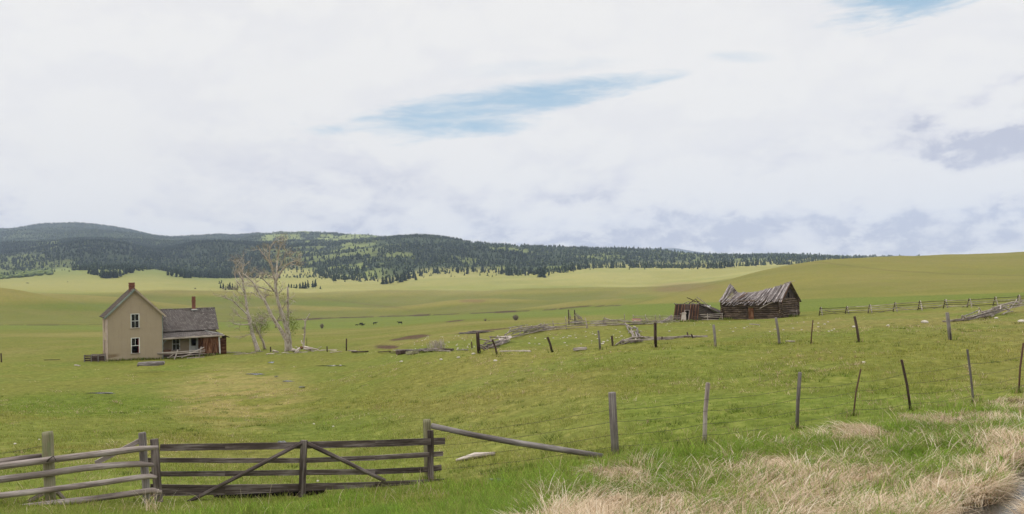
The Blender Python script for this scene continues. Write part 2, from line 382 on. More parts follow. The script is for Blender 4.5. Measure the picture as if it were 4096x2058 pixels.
simple('leaf_spring', (0.15, 0.185, 0.04), 0.7, 0.1, 0, 3, 0.4)
simple('leaf_bud', (0.21, 0.175, 0.06), 0.8, 0.1, 0, 3, 0.3)
simple('snow', (0.8, 0.8, 0.82), 0.7)

def stucco():
    m, T, b = material('stucco')
    g = T.attr('gco').outputs['Vector']; sep = T.new('ShaderNodeSeparateXYZ'); T.put(sep.inputs[0], g)
    n = T.noise(g, 1.1, 5, 0.6); nf = T.noise(g, 14, 4, 0.6)
    c = T.mix(n, (0.325, 0.262, 0.183), (0.405, 0.332, 0.238))
    c = T.mix(T.m('MULTIPLY', nf, 0.22), c, (0.26, 0.21, 0.16))
    # brown splash stain low on the left corner, and browner foot of the wall
    x = sep.outputs[0]; z = sep.outputs[2]
    st = T.m('MULTIPLY', T.m('MULTIPLY', T.ss(T.m('ADD', z, T.m('MULTIPLY', T.m('SUBTRACT', nf, 0.5), 0.5)), 1.05, 0.75), T.ss(T.m('SUBTRACT', z, T.m('MULTIPLY', x, 0.16)), 0.30, 0.45)), T.ss(T.m('ADD', x, nf), 2.2, 1.3))
    c = T.mix(T.m('MULTIPLY', st, 0.75), c, (0.16, 0.105, 0.055))
    sk = T.m('MULTIPLY', T.ss(T.noise(T.scl(g, 5.0, 5.0, 0.35), 1.0, 4, 0.65), 0.52, 0.68), 0.30); c = T.mix(sk, c, (0.25, 0.20, 0.15))
    foot = T.ss(T.m('ADD', z, T.m('MULTIPLY', nf, 0.5)), 0.55, 0.2)
    c = T.mix(T.m('MULTIPLY', foot, 0.35), c, (0.24, 0.17, 0.12))
    T.put(b.inputs['Base Color'], c); bump(T, b, nf, 0.3, 0.02)
stucco()
def shingles(name, dark, mid, light, patch):
    m, T, b = material(name)
    g = T.attr('gco').outputs['Vector']
    br = T.new('ShaderNodeTexBrick'); T.put(br.inputs['Vector'], g)
    br.inputs['Scale'].default_value = 1.0; br.inputs['Brick Width'].default_value = 0.22; br.inputs['Row Height'].default_value = 0.24
    br.inputs['Mortar Size'].default_value = 0.04; br.inputs['Mortar Smooth'].default_value = 0.3; br.inputs['Bias'].default_value = -0.1
    T.put(br.inputs['Color1'], mid); T.put(br.inputs['Color2'], light); T.put(br.inputs['Mortar'], tuple(q * 0.35 for q in dark))
    n = T.noise(T.scl(g, 1.0, 1.6, 1), 1.3, 5, 0.65); nf = T.noise(T.scl(g, 3.5, 6, 1), 1.6, 4, 0.7)
    c = T.mix(T.m('MULTIPLY', T.ss(nf, 0.47, 0.56), 0.9), br.outputs[0], dark)
    c = T.mix(T.m('MULTIPLY', T.ss(n, 0.52, 0.66), 0.6), c, patch)
    T.put(b.inputs['Base Color'], c); bump(T, b, br.outputs[1], -0.6, 0.03)
shingles('shingles', (0.030, 0.023, 0.021), (0.235, 0.205, 0.190), (0.44, 0.40, 0.375), (0.10, 0.088, 0.075))
shingles('shingles_moss', (0.028, 0.020, 0.016), (0.125, 0.09, 0.07), (0.23, 0.175, 0.145), (0.06, 0.052, 0.022))
def brick():
    m, T, b = material('brick')
    g = T.attr('gco').outputs['Vector']
    br = T.new('ShaderNodeTexBrick'); T.put(br.inputs['Vector'], g)
    br.inputs['Scale'].default_value = 1; br.inputs['Brick Width'].default_value = 0.22; br.inputs['Row Height'].default_value = 0.085; br.inputs['Mortar Size'].default_value = 0.01
    T.put(br.inputs['Color1'], (0.23, 0.070, 0.036)); T.put(br.inputs['Color2'], (0.13, 0.042, 0.027)); T.put(br.inputs['Mortar'], (0.20, 0.15, 0.12))
    n = T.noise(g, 4, 4, 0.6)
    T.put(b.inputs['Base Color'], T.mix(T.m('MULTIPLY', T.ss(n, 0.55, 0.7), 0.6), br.outputs[0], (0.07, 0.04, 0.03)))
brick()
def glass():
    m, T, b = material('old_glass')
    b.inputs['Base Color'].default_value = (0.03, 0.032, 0.034, 1); b.inputs['Roughness'].default_value = 0.12; b.inputs['Specular IOR Level'].default_value = 0.35
    tr = T.new('ShaderNodeBsdfTransparent'); mx = T.new('ShaderNodeMixShader')
    lw = T.noise(T.new('ShaderNodeTexCoord').outputs['Object'], 3, 3, 0.6)
    T.put(mx.inputs[0], T.m('ADD', 0.35, T.m('MULTIPLY', lw, 0.25))); T.l.new(tr.outputs[0], mx.inputs[1]); T.l.new(b.outputs[0], mx.inputs[2])
    T.l.new(mx.outputs[0], T.n['Material Output'].inputs[0])
glass()
def water():
    m, T, b = material('water')
    b.inputs['Base Color'].default_value = (0.035, 0.035, 0.032, 1); b.inputs['Roughness'].default_value = 0.06; b.inputs['Specular IOR Level'].default_value = 0.4
    n = T.noise(T.scl(T.new('ShaderNodeTexCoord').outputs['Object'], 1, 1, 1), 14, 3, 0.6)
    bump(T, b, n, 0.12, 0.02)
water()
def blades(name, stops, rough=0.7, trans=0.35):
    m, T, b = material(name)
    a = T.attr('tone'); h = T.attr('up')
    c = T.ramp(a.outputs['Fac'], stops) if stops else T.attr('col').outputs['Color']
    c = T.mix(T.m('MULTIPLY', T.ss(h.outputs['Fac'], 0.0, 1.0), 0.25), c, T.mix(0.5, c, (0.45, 0.42, 0.22)))
    T.put(b.inputs['Base Color'], c); b.inputs['Roughness'].default_value = rough; b.inputs['Specular IOR Level'].default_value = 0.1
    tl = T.new('ShaderNodeBsdfTranslucent'); T.put(tl.inputs[0], c); mx = T.new('ShaderNodeMixShader'); mx.inputs[0].default_value = trans
    T.l.new(b.outputs[0], mx.inputs[1]); T.l.new(tl.outputs[0], mx.inputs[2]); T.l.new(mx.outputs[0], T.n['Material Output'].inputs[0])
blades('green_blades', None, 0.7, 0.45)
blades('straw_blades', [(0.0, (0.20, 0.120, 0.065)), (0.3, (0.50, 0.365, 0.235)), (0.65, (0.78, 0.635, 0.465)), (1.0, (0.93, 0.84, 0.70))])

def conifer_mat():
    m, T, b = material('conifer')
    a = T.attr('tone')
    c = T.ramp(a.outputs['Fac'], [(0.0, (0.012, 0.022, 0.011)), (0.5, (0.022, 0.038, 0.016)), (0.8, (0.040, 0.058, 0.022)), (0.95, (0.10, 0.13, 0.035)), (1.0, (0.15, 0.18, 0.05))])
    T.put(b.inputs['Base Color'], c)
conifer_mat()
def terrain_mat(name, far):
    m, T, b = material(name)
    p = T.new('ShaderNodeNewGeometry').outputs['Position']
    c = T.attr('albedo').outputs['Color']
    def mul(c, n, lo, hi):
        f = T.m('ADD', lo, T.m('MULTIPLY', n, hi - lo)); cb = T.new('ShaderNodeCombineXYZ')
        for k in range(3): T.put(cb.inputs[k], f)
        return T.mix(1.0, c, cb.outputs[0], 'MULTIPLY')
    if not far:
        n1 = T.noise(p, 9.0, 5, 0.7); n2 = T.noise(p, 1.3, 4, 0.6); n3 = T.noise(p, 0.16, 4, 0.6); n4 = T.noise(p, 2.6, 4, 0.65)
        # turf between green and dry
        c = T.mix(T.m('MULTIPLY', T.ss(n4, 0.50, 0.68), 0.40), c, T.mix(0.5, c, (0.30, 0.23, 0.095)))
        c = T.mix(T.m('MULTIPLY', T.ss(n3, 0.48, 0.62), 0.30), c, T.mix(0.6, c, (0.095, 0.145, 0.018)))
        c = mul(c, n1, 0.50, 1.50); c = mul(c, n2, 0.60, 1.40); c = mul(c, n4, 0.58, 1.42)
        c = T.mix(T.m('MULTIPLY', T.ss(n1, 0.64, 0.74), 0.35), c, (0.34, 0.27, 0.14))
        c = T.mix(T.m('MULTIPLY', T.ss(T.noise(p, 0.75, 5, 0.7), 0.36, 0.27), 0.7), c, (0.05, 0.038, 0.02))
        n6 = T.noise(p, 0.03, 4, 0.6); c = mul(c, n6, 0.86, 1.14)
        bump(T, b, T.m('ADD', T.m('MULTIPLY', n1, 0.5), n2), 0.45, 0.08)
    else:
        n1 = T.noise(p, 0.02, 5, 0.65); n2 = T.noise(p, 0.12, 4, 0.65)
        c = mul(c, n1, 0.75, 1.25); c = mul(c, n2, 0.7, 1.3)
    T.put(b.inputs['Base Color'], c); b.inputs['Specular IOR Level'].default_value = 0.05
terrain_mat('turf', False); terrain_mat('hillside', True)

# ------------------------------------------------------------------ ground and hills
FOREST_U = [-700, 0, 60, 180, 250, 350, 420, 520, 620, 680, 760, 930, 1080, 1150, 1250, 1330, 1420, 1520, 1600, 1680, 1780, 2000, 2120, 2200, 2330, 2500, 2800, 3040, 3420, 4096]
FOREST_V = [1080, 1080, 1085, 1088, 1070, 1085, 1104, 1090, 1078, 1095, 1114, 1110, 1105, 1085, 1098, 1120, 1126, 1132, 1128, 1098, 1094, 1094, 1104, 1105, 1078, 1070, 1074, 1062, 1040, 1030]
def forest_edge(u): return np.interp(u, FOREST_U, FOREST_V)

def ell(u, v, cu, cv, ru, rv, soft=0.5, n=0.0):
    q = ((u - cu) / ru) ** 2 + ((v - cv) / rv) ** 2
    return 1 - sstep(q + n, soft, 1.3)

def paint():
    P = np.stack([GX, GY, GZ], -1)
    u, v = proj(P); y = GY
    v = v + (hz(2048) - hz(2048)); n1 = fbm(GX / 9, GY / 9, 31, 4); n2 = fbm(GX / 40, GY / 40, 41, 4); n3 = fbm(GX / 160, GY / 160, 51, 4); n0 = fbm(GX / 2.2, GY / 2.2, 61, 3)
    def c(*q): return np.array(q, float)
    olive = c(0.144, 0.149, 0.028); green = c(0.118, 0.153, 0.023); deep = c(0.085, 0.125, 0.013); tan = c(0.235, 0.195, 0.066)
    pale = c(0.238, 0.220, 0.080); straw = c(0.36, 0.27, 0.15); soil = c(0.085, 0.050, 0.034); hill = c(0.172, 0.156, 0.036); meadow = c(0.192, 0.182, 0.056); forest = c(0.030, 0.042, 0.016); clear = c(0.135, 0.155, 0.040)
    C = np.zeros(P.shape) + olive
    def mixc(w, col): 
        nonlocal C
        w = np.clip(w, 0, 1)[..., None]; C = C * (1 - w) + col * w
    # home pasture
    mixc(sstep(n2, 0.42, 0.62) * 0.55, tan * 0.92); mixc(sstep(n1, 0.50, 0.66) * 0.5, green)
    mixc(0.75 * (1 - sstep(y, 21, 30)), green * 1.05)
    near_g = ell(u, v, 350, 1620, 420, 55, 0.3, n1 * 0.8 - 0.4)
    mixc(near_g * 0.75, deep * 1.15)
    mixc(ell(u, v, 1450, 1710, 650, 70, 0.3, n1 - 0.5) * 0.7, green * 0.95)
    mixc(ell(u, v, 3000, 1690, 1500, 130, 0.4, n1 - 0.5) * sstep(u, 1700, 2300) * 0.65, green)
    mixc(ell(u, v, 960, 1590, 330, 150, 0.1, n0 * 1.0 - 0.5) * sstep(n1 * 0.5 + n0 * 0.5, 0.40, 0.56) * 0.95, tan * 1.05)
    mixc(ell(u, v, 2050, 1700, 500, 300, 0.4, n1 * 1.0 - 0.5) * 0.25, tan)
    # around the buildings and the valley floor
    far0 = sstep(np.interp(u, [x[0] for x in CREEK], [x[1] for x in CREEK]) - v, -1, 3)
    mid = sstep(y, 95, 150) * (1 - sstep(y, 560, 700))
    mixc(mid * 0.65, olive * 0.95)
    mixc(mid * sstep(n2, 0.40, 0.60) * 0.45, tan * 0.95)
    mixc(sstep(y, 300, 380) * (y < 1000) * (1 - far0) * (u < 2700) * sstep(n2, 0.25, 0.5) * 0.85, green * 1.02)
    mixc(ell(u, v, 2450, 1230, 420, 30, 0.7) * (y > 180) * (y < 620) * 0.8, green * 1.05)
    # green strip at the foot of the right hill
    s = sstep(u, 2300, 2600) * sstep(y, 145, 175) * (1 - far0)
    mixc(s * 0.9, green * 1.0)
    # rolling pasture beyond the creek
    cv_ = np.interp(u, [x[0] for x in CREEK], [x[1] for x in CREEK])
    far = (y > np.interp(u, [2300, 2800], [420, 190])) * sstep(cv_ - v + (n1 - .5) * 4, -1, 4)
    far = np.clip(far + sstep(y, 900, 1000), 0, 1); mixc(far, hill * 1.08)
    kb = np.zeros(y.shape)
    for (ku, ky, rx, ry, h) in KNOLLS: kb += np.exp(-((GX - (ku - PW / 2) / FPX * ky) / rx) ** 2 - ((GY - ky) / ry) ** 2)
    mixc(far * (1 - sstep(kb, 0.30, 0.60)) * (1 - sstep(y, 1150, 1400)) * (1 - sstep(u, 2300, 2600)) * (0.55 + 0.5 * n2), c(0.118, 0.130, 0.026))  # drier crowns, greener hollows; contrast pushed to stand in for slope shading
    mixc(far * sstep(kb, 0.45, 0.8) * 0.9, c(0.205, 0.178, 0.050))
    mixc(far * sstep(n3, 0.42, 0.60) * 0.55 * sstep(u, 2100, 2600), olive * 0.95)
    mixc(far * sstep(n2, 0.52, 0.70) * 0.30, tan * 0.85)
    # sunlit meadow below the woods
    md = sstep(y + (n3 - .5) * 250, 1050, 1450); mixc(md, meadow); mixc(md * sstep(n3, 0.45, 0.6) * 0.5 * (u > 900), pale); mixc(md * (1 - sstep(u, 850, 1050)) * sstep(y, 1550, 1900) * 0.85, c(0.108, 0.132, 0.038))
    mixc(md * sstep(fbm(GX / 260, GY / 70, 71, 4), 0.55, 0.66) * 0.35, clear)
    # a gully of greener grass and old slumps on the slopes
    for (cu, cv, ru, rv, w) in [(900, 1195, 220, 12, .6), (300, 1230, 350, 18, .6), (2050, 1152, 500, 12, .3), (1300, 1215, 160, 14, .55), (2560, 1190, 90, 14, .5)]:
        mixc(ell(u, v, cu, cv, ru, rv, 0.2, n2 - 0.5) * w * (y > 500), green * 0.95)
    for (cu, cv, ru, rv, w) in [(1890, 1205, 60, 7, .6), (2750, 1150, 160, 22, .35), (2680, 1160, 90, 12, .3)]:
        mixc(ell(u, v, cu, cv, ru, rv, 0.2, n2 - 0.5) * w * (y > 400), c(0.17, 0.10, 0.055))
    # tracks on the right hill and far slopes
    tr = np.abs(v - np.interp(u, [3150, 3300, 3550, 3800, 4096], [1040, 1052, 1082, 1097, 1103]))
    mixc((1 - sstep(tr + n1 * 3, 1.5, 5)) * (u > 3150) * (y > 350) * (y < 1000) * 0.45, c(0.10, 0.085, 0.03))
    tr = np.abs(v - np.interp(u, [1250, 1500, 1600, 1690], [1192, 1222, 1232, 1258]))
    mixc((1 - sstep(tr, 1.5, 4)) * (u > 1250) * (u < 1700) * (y > 500) * 0.4, c(0.12, 0.09, 0.04))
    # bare soil
    tr = np.abs(v - np.interp(u, [x[0] for x in CREEK], [x[1] for x in CREEK]) + (n1 - 0.5) * 3)
    wd = 0.9 + 1.6 * (fbm(u / 70, u * 0, 77, 2) > 0.60)
    mixc((0.45 + 0.55 * sstep(u, 1000, 1250)) * (1 - sstep(tr, wd, wd + 1.6)) * (y > 300) * (y < 1000) * sstep(fbm(u / 25, u * 0 + 3, 78, 3), 0.2, 0.36) * (u < 2480), soil * 0.7)
    for (cu, cv, ru, rv) in [(1660, 1349, 62, 9), (1545, 1389, 48, 8.5), (1930, 1325, 115, 4), (1600, 1358, 40, 5), (1820, 1285, 40, 3)]:
        sl = -0.11 if rv != 8.5 else 0
        mixc(ell(u, v - sl * (u - cu), cu, cv, ru, rv, 0.55, (n0 - 0.5) * 1.0) * (y > 60) * (y < 400), soil)
    mixc(ell(u, v, 3950, 1262, 200, 14, 0.3, n0 - 0.5) * 0.5 * (y < 200), deep)
    # dry grass beds beside the road ditch
    s_, o_ = ditch_dist(GX, GY)
    bed = straw_mask(GX, GY, u, v); mixc(bed * 0.8, straw * 0.42)
    mixc((np.abs(o_) < 0.5) * (np.abs(s_) < 14) * 0.9 * (y < 40), soil * 0.9)
    # woods floor
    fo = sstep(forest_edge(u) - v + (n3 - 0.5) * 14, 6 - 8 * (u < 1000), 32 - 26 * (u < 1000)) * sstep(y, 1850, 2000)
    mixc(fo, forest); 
    cl = fo * np.maximum(sstep(fbm(GX / 150, GY / 230, 91, 4), 0.54, 0.62), sstep(fbm(GX / 34, GY / 60, 93, 3), 0.50, 0.60) * (0.40 * (GY > 3900) + 0.9 * (u > 1020) * (u < 1560) * (GY > 2300)))
    cl = cl * np.clip((u < 230) * (y < 4000) * 1.0 + sstep(u, 1000, 1100) * (1 - sstep(u, 1450, 1600)) * 1.0 + (u > 1800) * 0.7 + (y > 4000) * 0.2, 0, 1)
    cl = np.maximum(cl, ell(u, v, 1590, 1020, 65, 12, 0.5) * (y > 1900)); cl = np.maximum(cl, ell(u, v, 90, 1060, 220, 45, 0.2, (n3 - 0.5) * 2) * (y > 1900) * 0.7)
    mixc(cl * 0.85, clear * 1.15)
    return C, u, v, cl, fo
def straw_mask(x, y, u, v):
    top = np.interp(u, [1500, 1900, 2050, 2250, 2500, 2800, 3100, 3400, 3700, 4096], [2400, 2250, 2085, 1995, 1915, 1860, 1825, 1830, 1840, 1830])
    m = sstep(v - top, -25, 45) * (y < 32)
    n = fbm(x / 1.5, y / 1.5, 81, 3); g = fbm(x / 3.1 + 5, y / 3.1, 83, 3)
    m = m * sstep(n * 0.55 + g * 0.45, 0.36, 0.50)
    for (cu, cv, ru, rv, w) in [(3620, 1850, 130, 25, .6), (3000, 1925, 170, 40, .75), (2700, 1900, 120, 40, .5), (2250, 1960, 150, 40, .6), (2850, 2010, 160, 30, .6), (3350, 2040, 120, 25, .5)]:
        m = m * (1 - w * ell(u, v, cu, cv, ru, rv, 0.35, (n - 0.5)))
    for (cu, cv, ru, rv) in [(3440, 1745, 190, 42), (3830, 1682, 260, 30), (4050, 1632, 120, 30), (4030, 1790, 130, 70), (2480, 1900, 120, 30), (3300, 1960, 420, 80), (3750, 1990, 300, 90), (2300, 2030, 120, 30)]:
        m = np.maximum(m, ell(u, v, cu, cv, ru, rv, 0.4, (n - 0.5) * 1.2) * 0.95 * (y < 32))
    return np.clip(m, 0, 1)

ALB, GU, GV, CLEARING, WOODS = paint()
def grid_mesh(name, r0, r1, matname):
    n = r1 - r0 + 1
    V = np.stack([GX[r0:r1 + 1], GY[r0:r1 + 1], GZ[r0:r1 + 1]], -1).reshape(-1, 3)
    i = np.arange(n * NT_).reshape(n, NT_)
    Q = np.stack([i[:-1, :-1], i[:-1, 1:], i[1:, 1:], i[1:, :-1]], -1).reshape(-1, 4)
    A = np.concatenate([ALB[r0:r1 + 1].reshape(-1, 3), np.ones((n * NT_, 1))], 1)
    return mesh_np(name, V, Q, MATS[matname], {'albedo': ('FLOAT_COLOR', A)}, smooth=True, quads=True)
ROW_SPLIT = int(np.searchsorted(DS, 2150))
tag(grid_mesh('ground', 0, ROW_SPLIT, 'turf'), kind='structure')
tag(grid_mesh('hills', ROW_SPLIT, ND_ - 1, 'hillside'), kind='structure')

def far_mountain():
    # blue mountain far behind the wooded ridge, with a snow streak
    pr = [(2500, 1016), (2540, 1008), (2565, 998), (2600, 993.5), (2630, 994), (2650, 996), (2665, 991.5), (2680, 990), (2700, 993), (2730, 998), (2770, 1005), (2820, 1012), (2860, 1018)]
    V = []; n = len(pr)
    for (u, v) in pr:
        top = at(u, v, 9100.0)
        V += [tuple(at(u, 1045, 8700.0)), tuple(top), tuple((top[0], top[1] + 350, top[2] - 260))]
    F = []
    for k in range(n - 1): F += [(3 * k, 3 * k + 3, 3 * k + 4, 3 * k + 1), (3 * k + 1, 3 * k + 4, 3 * k + 5, 3 * k + 2)]
    m, T, b = material('far_mountain'); 
    z = T.new('ShaderNodeSeparateXYZ'); T.put(z.inputs[0], T.new('ShaderNodeNewGeometry').outputs['Position'])
    n = T.noise(T.new('ShaderNodeNewGeometry').outputs['Position'], 0.006, 4, 0.6)
    sn = T.m('MULTIPLY', T.ss(T.m('ADD', n, T.m('MULTIPLY', T.m('SUBTRACT', z.outputs[0], 1560.0), 0.003)), 0.55, 0.75), T.ss(z.outputs[2], 350, 390))
    T.put(b.inputs['Base Color'], T.mix(sn, (0.05, 0.06, 0.07), (0.75, 0.75, 0.78)))
    o = mesh_np('mountain', V, F, m, quads=True); tag(o, kind='structure')
far_mountain()
# ------------------------------------------------------------------ unseen clouds added to throw the shade (high, left of the picture)
def cloud(cx, cy, z, rx, ry, rz, seed):
    import bmesh
    bm = bmesh.new(); bmesh.ops.create_icosphere(bm, subdivisions=5, radius=1.0)
    V = np.array([v.co[:] for v in bm.verts]); F = [[v.index for v in f.verts] for f in bm.faces]; bm.free()
    n = fbm(V[:, 0] * 2.1 + 5, V[:, 1] * 2.1 + V[:, 2] * 1.3, seed, 4) * 0.9 + fbm(V[:, 1] * 4.3, V[:, 2] * 4.1 + V[:, 0] * 2, seed + 9, 3) * 0.35
    V = V * (0.55 + n)[:, None]; V[:, 2] = np.where(V[:, 2] < 0, V[:, 2] * 0.35, V[:, 2])
    V *= np.array([rx, ry, rz])
    o = mesh_np('cloud', V, F, MATS['cloud'], smooth=True, loc=(cx, cy, z)); tag(o, kind='structure')
def _cloud_mat():
    m, T, b = material('cloud')
    b.inputs['Base Color'].default_value = (0.9, 0.9, 0.9, 1)
    tl = T.new('ShaderNodeBsdfTranslucent'); tl.inputs[0].default_value = (0.95, 0.95, 0.95, 1); tr = T.new('ShaderNodeBsdfTransparent')
    m1 = T.new('ShaderNodeMixShader'); m1.inputs[0].default_value = 0.6; T.l.new(b.outputs[0], m1.inputs[1]); T.l.new(tl.outputs[0], m1.inputs[2])
    m2 = T.new('ShaderNodeMixShader'); T.put(m2.inputs[0], T.m('ADD', 0.46, T.m('MULTIPLY', T.m('POWER', T.new('ShaderNodeLayerWeight').outputs['Facing'], 1.6), 0.54))); T.l.new(m1.outputs[0], m2.inputs[1]); T.l.new(tr.outputs[0], m2.inputs[2])
    T.l.new(m2.outputs[0], T.n['Material Output'].inputs[0])
_cloud_mat()
def shade(x, y, rx, ry, z=4000.0, seed=1):        # a cloud whose shadow falls on (x, y)
    k = z / SUN_DIR.z; cloud(x + SUN_DIR.x * k, y + SUN_DIR.y * k, z, rx, ry, 260, seed)
shade(140, 190, 1400, 900, seed=3)
shade(-1450, 3000, 620, 560, seed=8)
shade(-1050, 3500, 520, 420, seed=12)
shade(-300, 2750, 330, 330, seed=19)
shade(-2000, 6200, 900, 500, seed=23)

# ------------------------------------------------------------------ mesh builder
class MB:
    """collects simple pieces into one mesh; gco carries grain coordinates"""
    def __init__(s, frame=None): s.v = []; s.f = []; s.g = []; s.fr = frame; s.sd = random.randint(1, 900)
    def _add(s, pts, g, faces):
        b = len(s.v)
        for p in pts: s.v.append(tuple(s.fr(*p)) if s.fr else tuple(float(q) for q in p))
        s.g += g; s.f += [tuple(b + i for i in f) for f in faces]
    def seed(s): s.sd = random.randint(1, 900); return s.sd
    def tube(s, pts, rads, n=7, wob=0.0, caps=True, fr=True):
        P = [Vector(s.fr(*p)) if (s.fr and fr) else Vector([float(q) for q in p]) for p in pts]; keep = s.fr; s.fr = None
        if not hasattr(rads, '__len__'): rads = [rads] * len(P)
        sd = s.seed(); L = 0; V = []; Gc = []; F = []; ref = None
        for k, p in enumerate(P):
            d = (P[min(k + 1, len(P) - 1)] - P[max(k - 1, 0)]).normalized()
            if k: L += (p - P[k - 1]).length
            if ref is None: ref = Vector((0, 0, 1)) if abs(d.z) < 0.9 else Vector((1, 0, 0))
            a = d.cross(ref).normalized(); b = d.cross(a).normalized(); ref = a.cross(d)
            for j in range(n):
                th = 2 * math.pi * j / n; r = rads[k] * (1 + random.uniform(-wob, wob))
                V.append(p + (a * math.cos(th) + b * math.sin(th)) * r); Gc.append((L, abs(th - math.pi) * max(rads[0], 0.03) * 1.2, sd))
        for k in range(len(P) - 1):
            for j in range(n): F.append((k * n + j, k * n + (j + 1) % n, (k + 1) * n + (j + 1) % n, (k + 1) * n + j))
        if caps: F += [tuple(reversed(range(n))), tuple((len(P) - 1) * n + j for j in range(n))]
        s._add(V, Gc, F); s.fr = keep; return s
    def pole(s, p0, p1, r0, r1=None, n=7, bend=0.02, wob=0.08, seg=4):
        """a slightly crooked round pole"""
        r1 = r0 * 0.8 if r1 is None else r1
        a = Vector(s.fr(*p0)) if s.fr else Vector([float(q) for q in p0]); b = Vector(s.fr(*p1)) if s.fr else Vector([float(q) for q in p1])
        L = (b - a).length; off = Vector((random.uniform(-1, 1), random.uniform(-1, 1), random.uniform(-1, 1))) * L * bend
        pts = [a.lerp(b, k / seg) + off * math.sin(math.pi * k / seg) + Vector((random.uniform(-1, 1), random.uniform(-1, 1), random.uniform(-1, 1))) * r0 * 0.12 * (0 < k < seg) for k in range(seg + 1)]
        return s.tube(pts, [r0 + (r1 - r0) * k / seg for k in range(seg + 1)], n, wob, fr=False)
    def beam(s, p0, p1, w, h, up=(0, 0, 1), seg=5, bend=0.0, rag=0.0, w1=None, h1=None):
        """a sawn board: w across, h along up; rag roughens its edges"""
        a = Vector(s.fr(*p0)) if s.fr else Vector([float(q) for q in p0]); b = Vector(s.fr(*p1)) if s.fr else Vector([float(q) for q in p1]); keep = s.fr; s.fr = None
        d = (b - a); L = d.length; d = d / max(L, 1e-6); u = Vector(up); sidev = d.cross(u)
        if sidev.length < 1e-4: sidev = d.cross(Vector((1, 0.2, 0)))
        sidev.normalize(); u = sidev.cross(d).normalized(); sd = s.seed(); V = []; Gc = []; F = []; w1 = w if w1 is None else w1; h1 = h if h1 is None else h1
        ph = random.uniform(0, 6)
        for k in range(seg + 1):
            t = k / seg; c = a.lerp(b, t) + u * (bend * L * math.sin(math.pi * t)); ww = (w + (w1 - w) * t) / 2; hh = (h + (h1 - h) * t) / 2
            e = [random.uniform(-rag, rag) * h for _ in range(2)]
            for (sx, sy, gq) in ((-1, -1, 0), (1, -1, w), (1, 1, w + h), (-1, 1, 2 * w + h)):
                V.append(c + sidev * sx * ww + u * (sy * hh + (e[0] if sy > 0 else e[1]))); Gc.append((t * L, gq, sd))
        for k in range(seg):
            for j in range(4): F.append((4 * k + j, 4 * k + (j + 1) % 4, 4 * k + 4 + (j + 1) % 4, 4 * k + 4 + j))
        F += [(3, 2, 1, 0), tuple(4 * seg + j for j in range(4))]
        s._add(V, Gc, F); s.fr = keep; return s
    def box(s, x0, x1, y0, y1, z0, z1, mode='raw'):
        P = [(x, y, z) for z in (z0, z1) for y in (y0, y1) for x in (x0, x1)]; sd = s.seed()
        g = {'raw': lambda p: p, 'x': lambda p: (p[0], p[1] + p[2], sd), 'y': lambda p: (p[1], p[0] + p[2], sd), 'z': lambda p: (p[2], p[0] + p[1], sd)}[mode]
        if mode == 'xz': g = lambda p: (p[0] + p[1], p[2], 0)
        s._add(P, [g(p) for p in P], [(0, 2, 3, 1), (4, 5, 7, 6), (0, 1, 5, 4), (2, 6, 7, 3), (0, 4, 6, 2), (1, 3, 7, 5)]); return s
    def bbox(s, x0, x1, y0, y1, z0, z1):             # brick coordinates
        P = [(x, y, z) for z in (z0, z1) for y in (y0, y1) for x in (x0, x1)]
        s._add(P, [(p[0] + p[1], p[2], 0) for p in P], [(0, 2, 3, 1), (4, 5, 7, 6), (0, 1, 5, 4), (2, 6, 7, 3), (0, 4, 6, 2), (1, 3, 7, 5)]); return s
    def prism(s, poly, ext, g=None):
        """poly: list of 3-D points of one face, ext: extrusion vector"""
        n = len(poly); P = [tuple(p) for p in poly] + [tuple(p[i] + ext[i] for i in range(3)) for p in poly]
        s._add(P, [g(p) for p in P] if g else P, [tuple(range(n)), tuple(reversed(range(n, 2 * n)))] + [(i, i + n, (i + 1) % n + n, (i + 1) % n) for i in range(n)]); return s
    def slab(s, q, th, nu=10, nv=6, rag=0.0, drop=0.0):
        """sheet over 4 corners q00,q10,q11,q01 with thickness; gco runs along the two edges"""
        q = [Vector(s.fr(*p)) if s.fr else Vector([float(x) for x in p]) for p in q]; keep = s.fr; s.fr = None
        nrm = (q[1] - q[0]).cross(q[3] - q[0]).normalized()
        if nrm.z < 0: nrm = -nrm
        Lu = (q[1] - q[0]).length; Lv = (q[3] - q[0]).length; V = []; Gc = []; F = []
        for side in (0, 1):
            for j in range(nv + 1):
                for i in range(nu + 1):
                    a = i / nu; b = j / nv
                    p = (q[0] * (1 - a) + q[1] * a) * (1 - b) + (q[3] * (1 - a) + q[2] * a) * b
                    p = p - nrm * (th * side) + nrm * (random.uniform(-rag, rag) if side == 0 else 0) - Vector((0, 0, drop * math.sin(math.pi * a) * math.sin(math.pi * b)))
                    V.append(p); Gc.append((a * Lu, b * Lv, side * 3))
        m = nu + 1; o = m * (nv + 1)
        for j in range(nv):
            for i in range(nu):
                k = j * m + i; F += [(k, k + 1, k + m + 1, k + m), (o + k, o + k + m, o + k + m + 1, o + k + 1)]
        for i in range(nu): F += [(i, o + i, o + i + 1, i + 1), (nv * m + i, nv * m + i + 1, o + nv * m + i + 1, o + nv * m + i)]
        for j in range(nv): F += [(j * m, j * m + m, o + j * m + m, o + j * m), (j * m + nu, o + j * m + nu, o + j * m + m + nu, j * m + m + nu)]
        s._add(V, Gc, F); s.fr = keep; return s
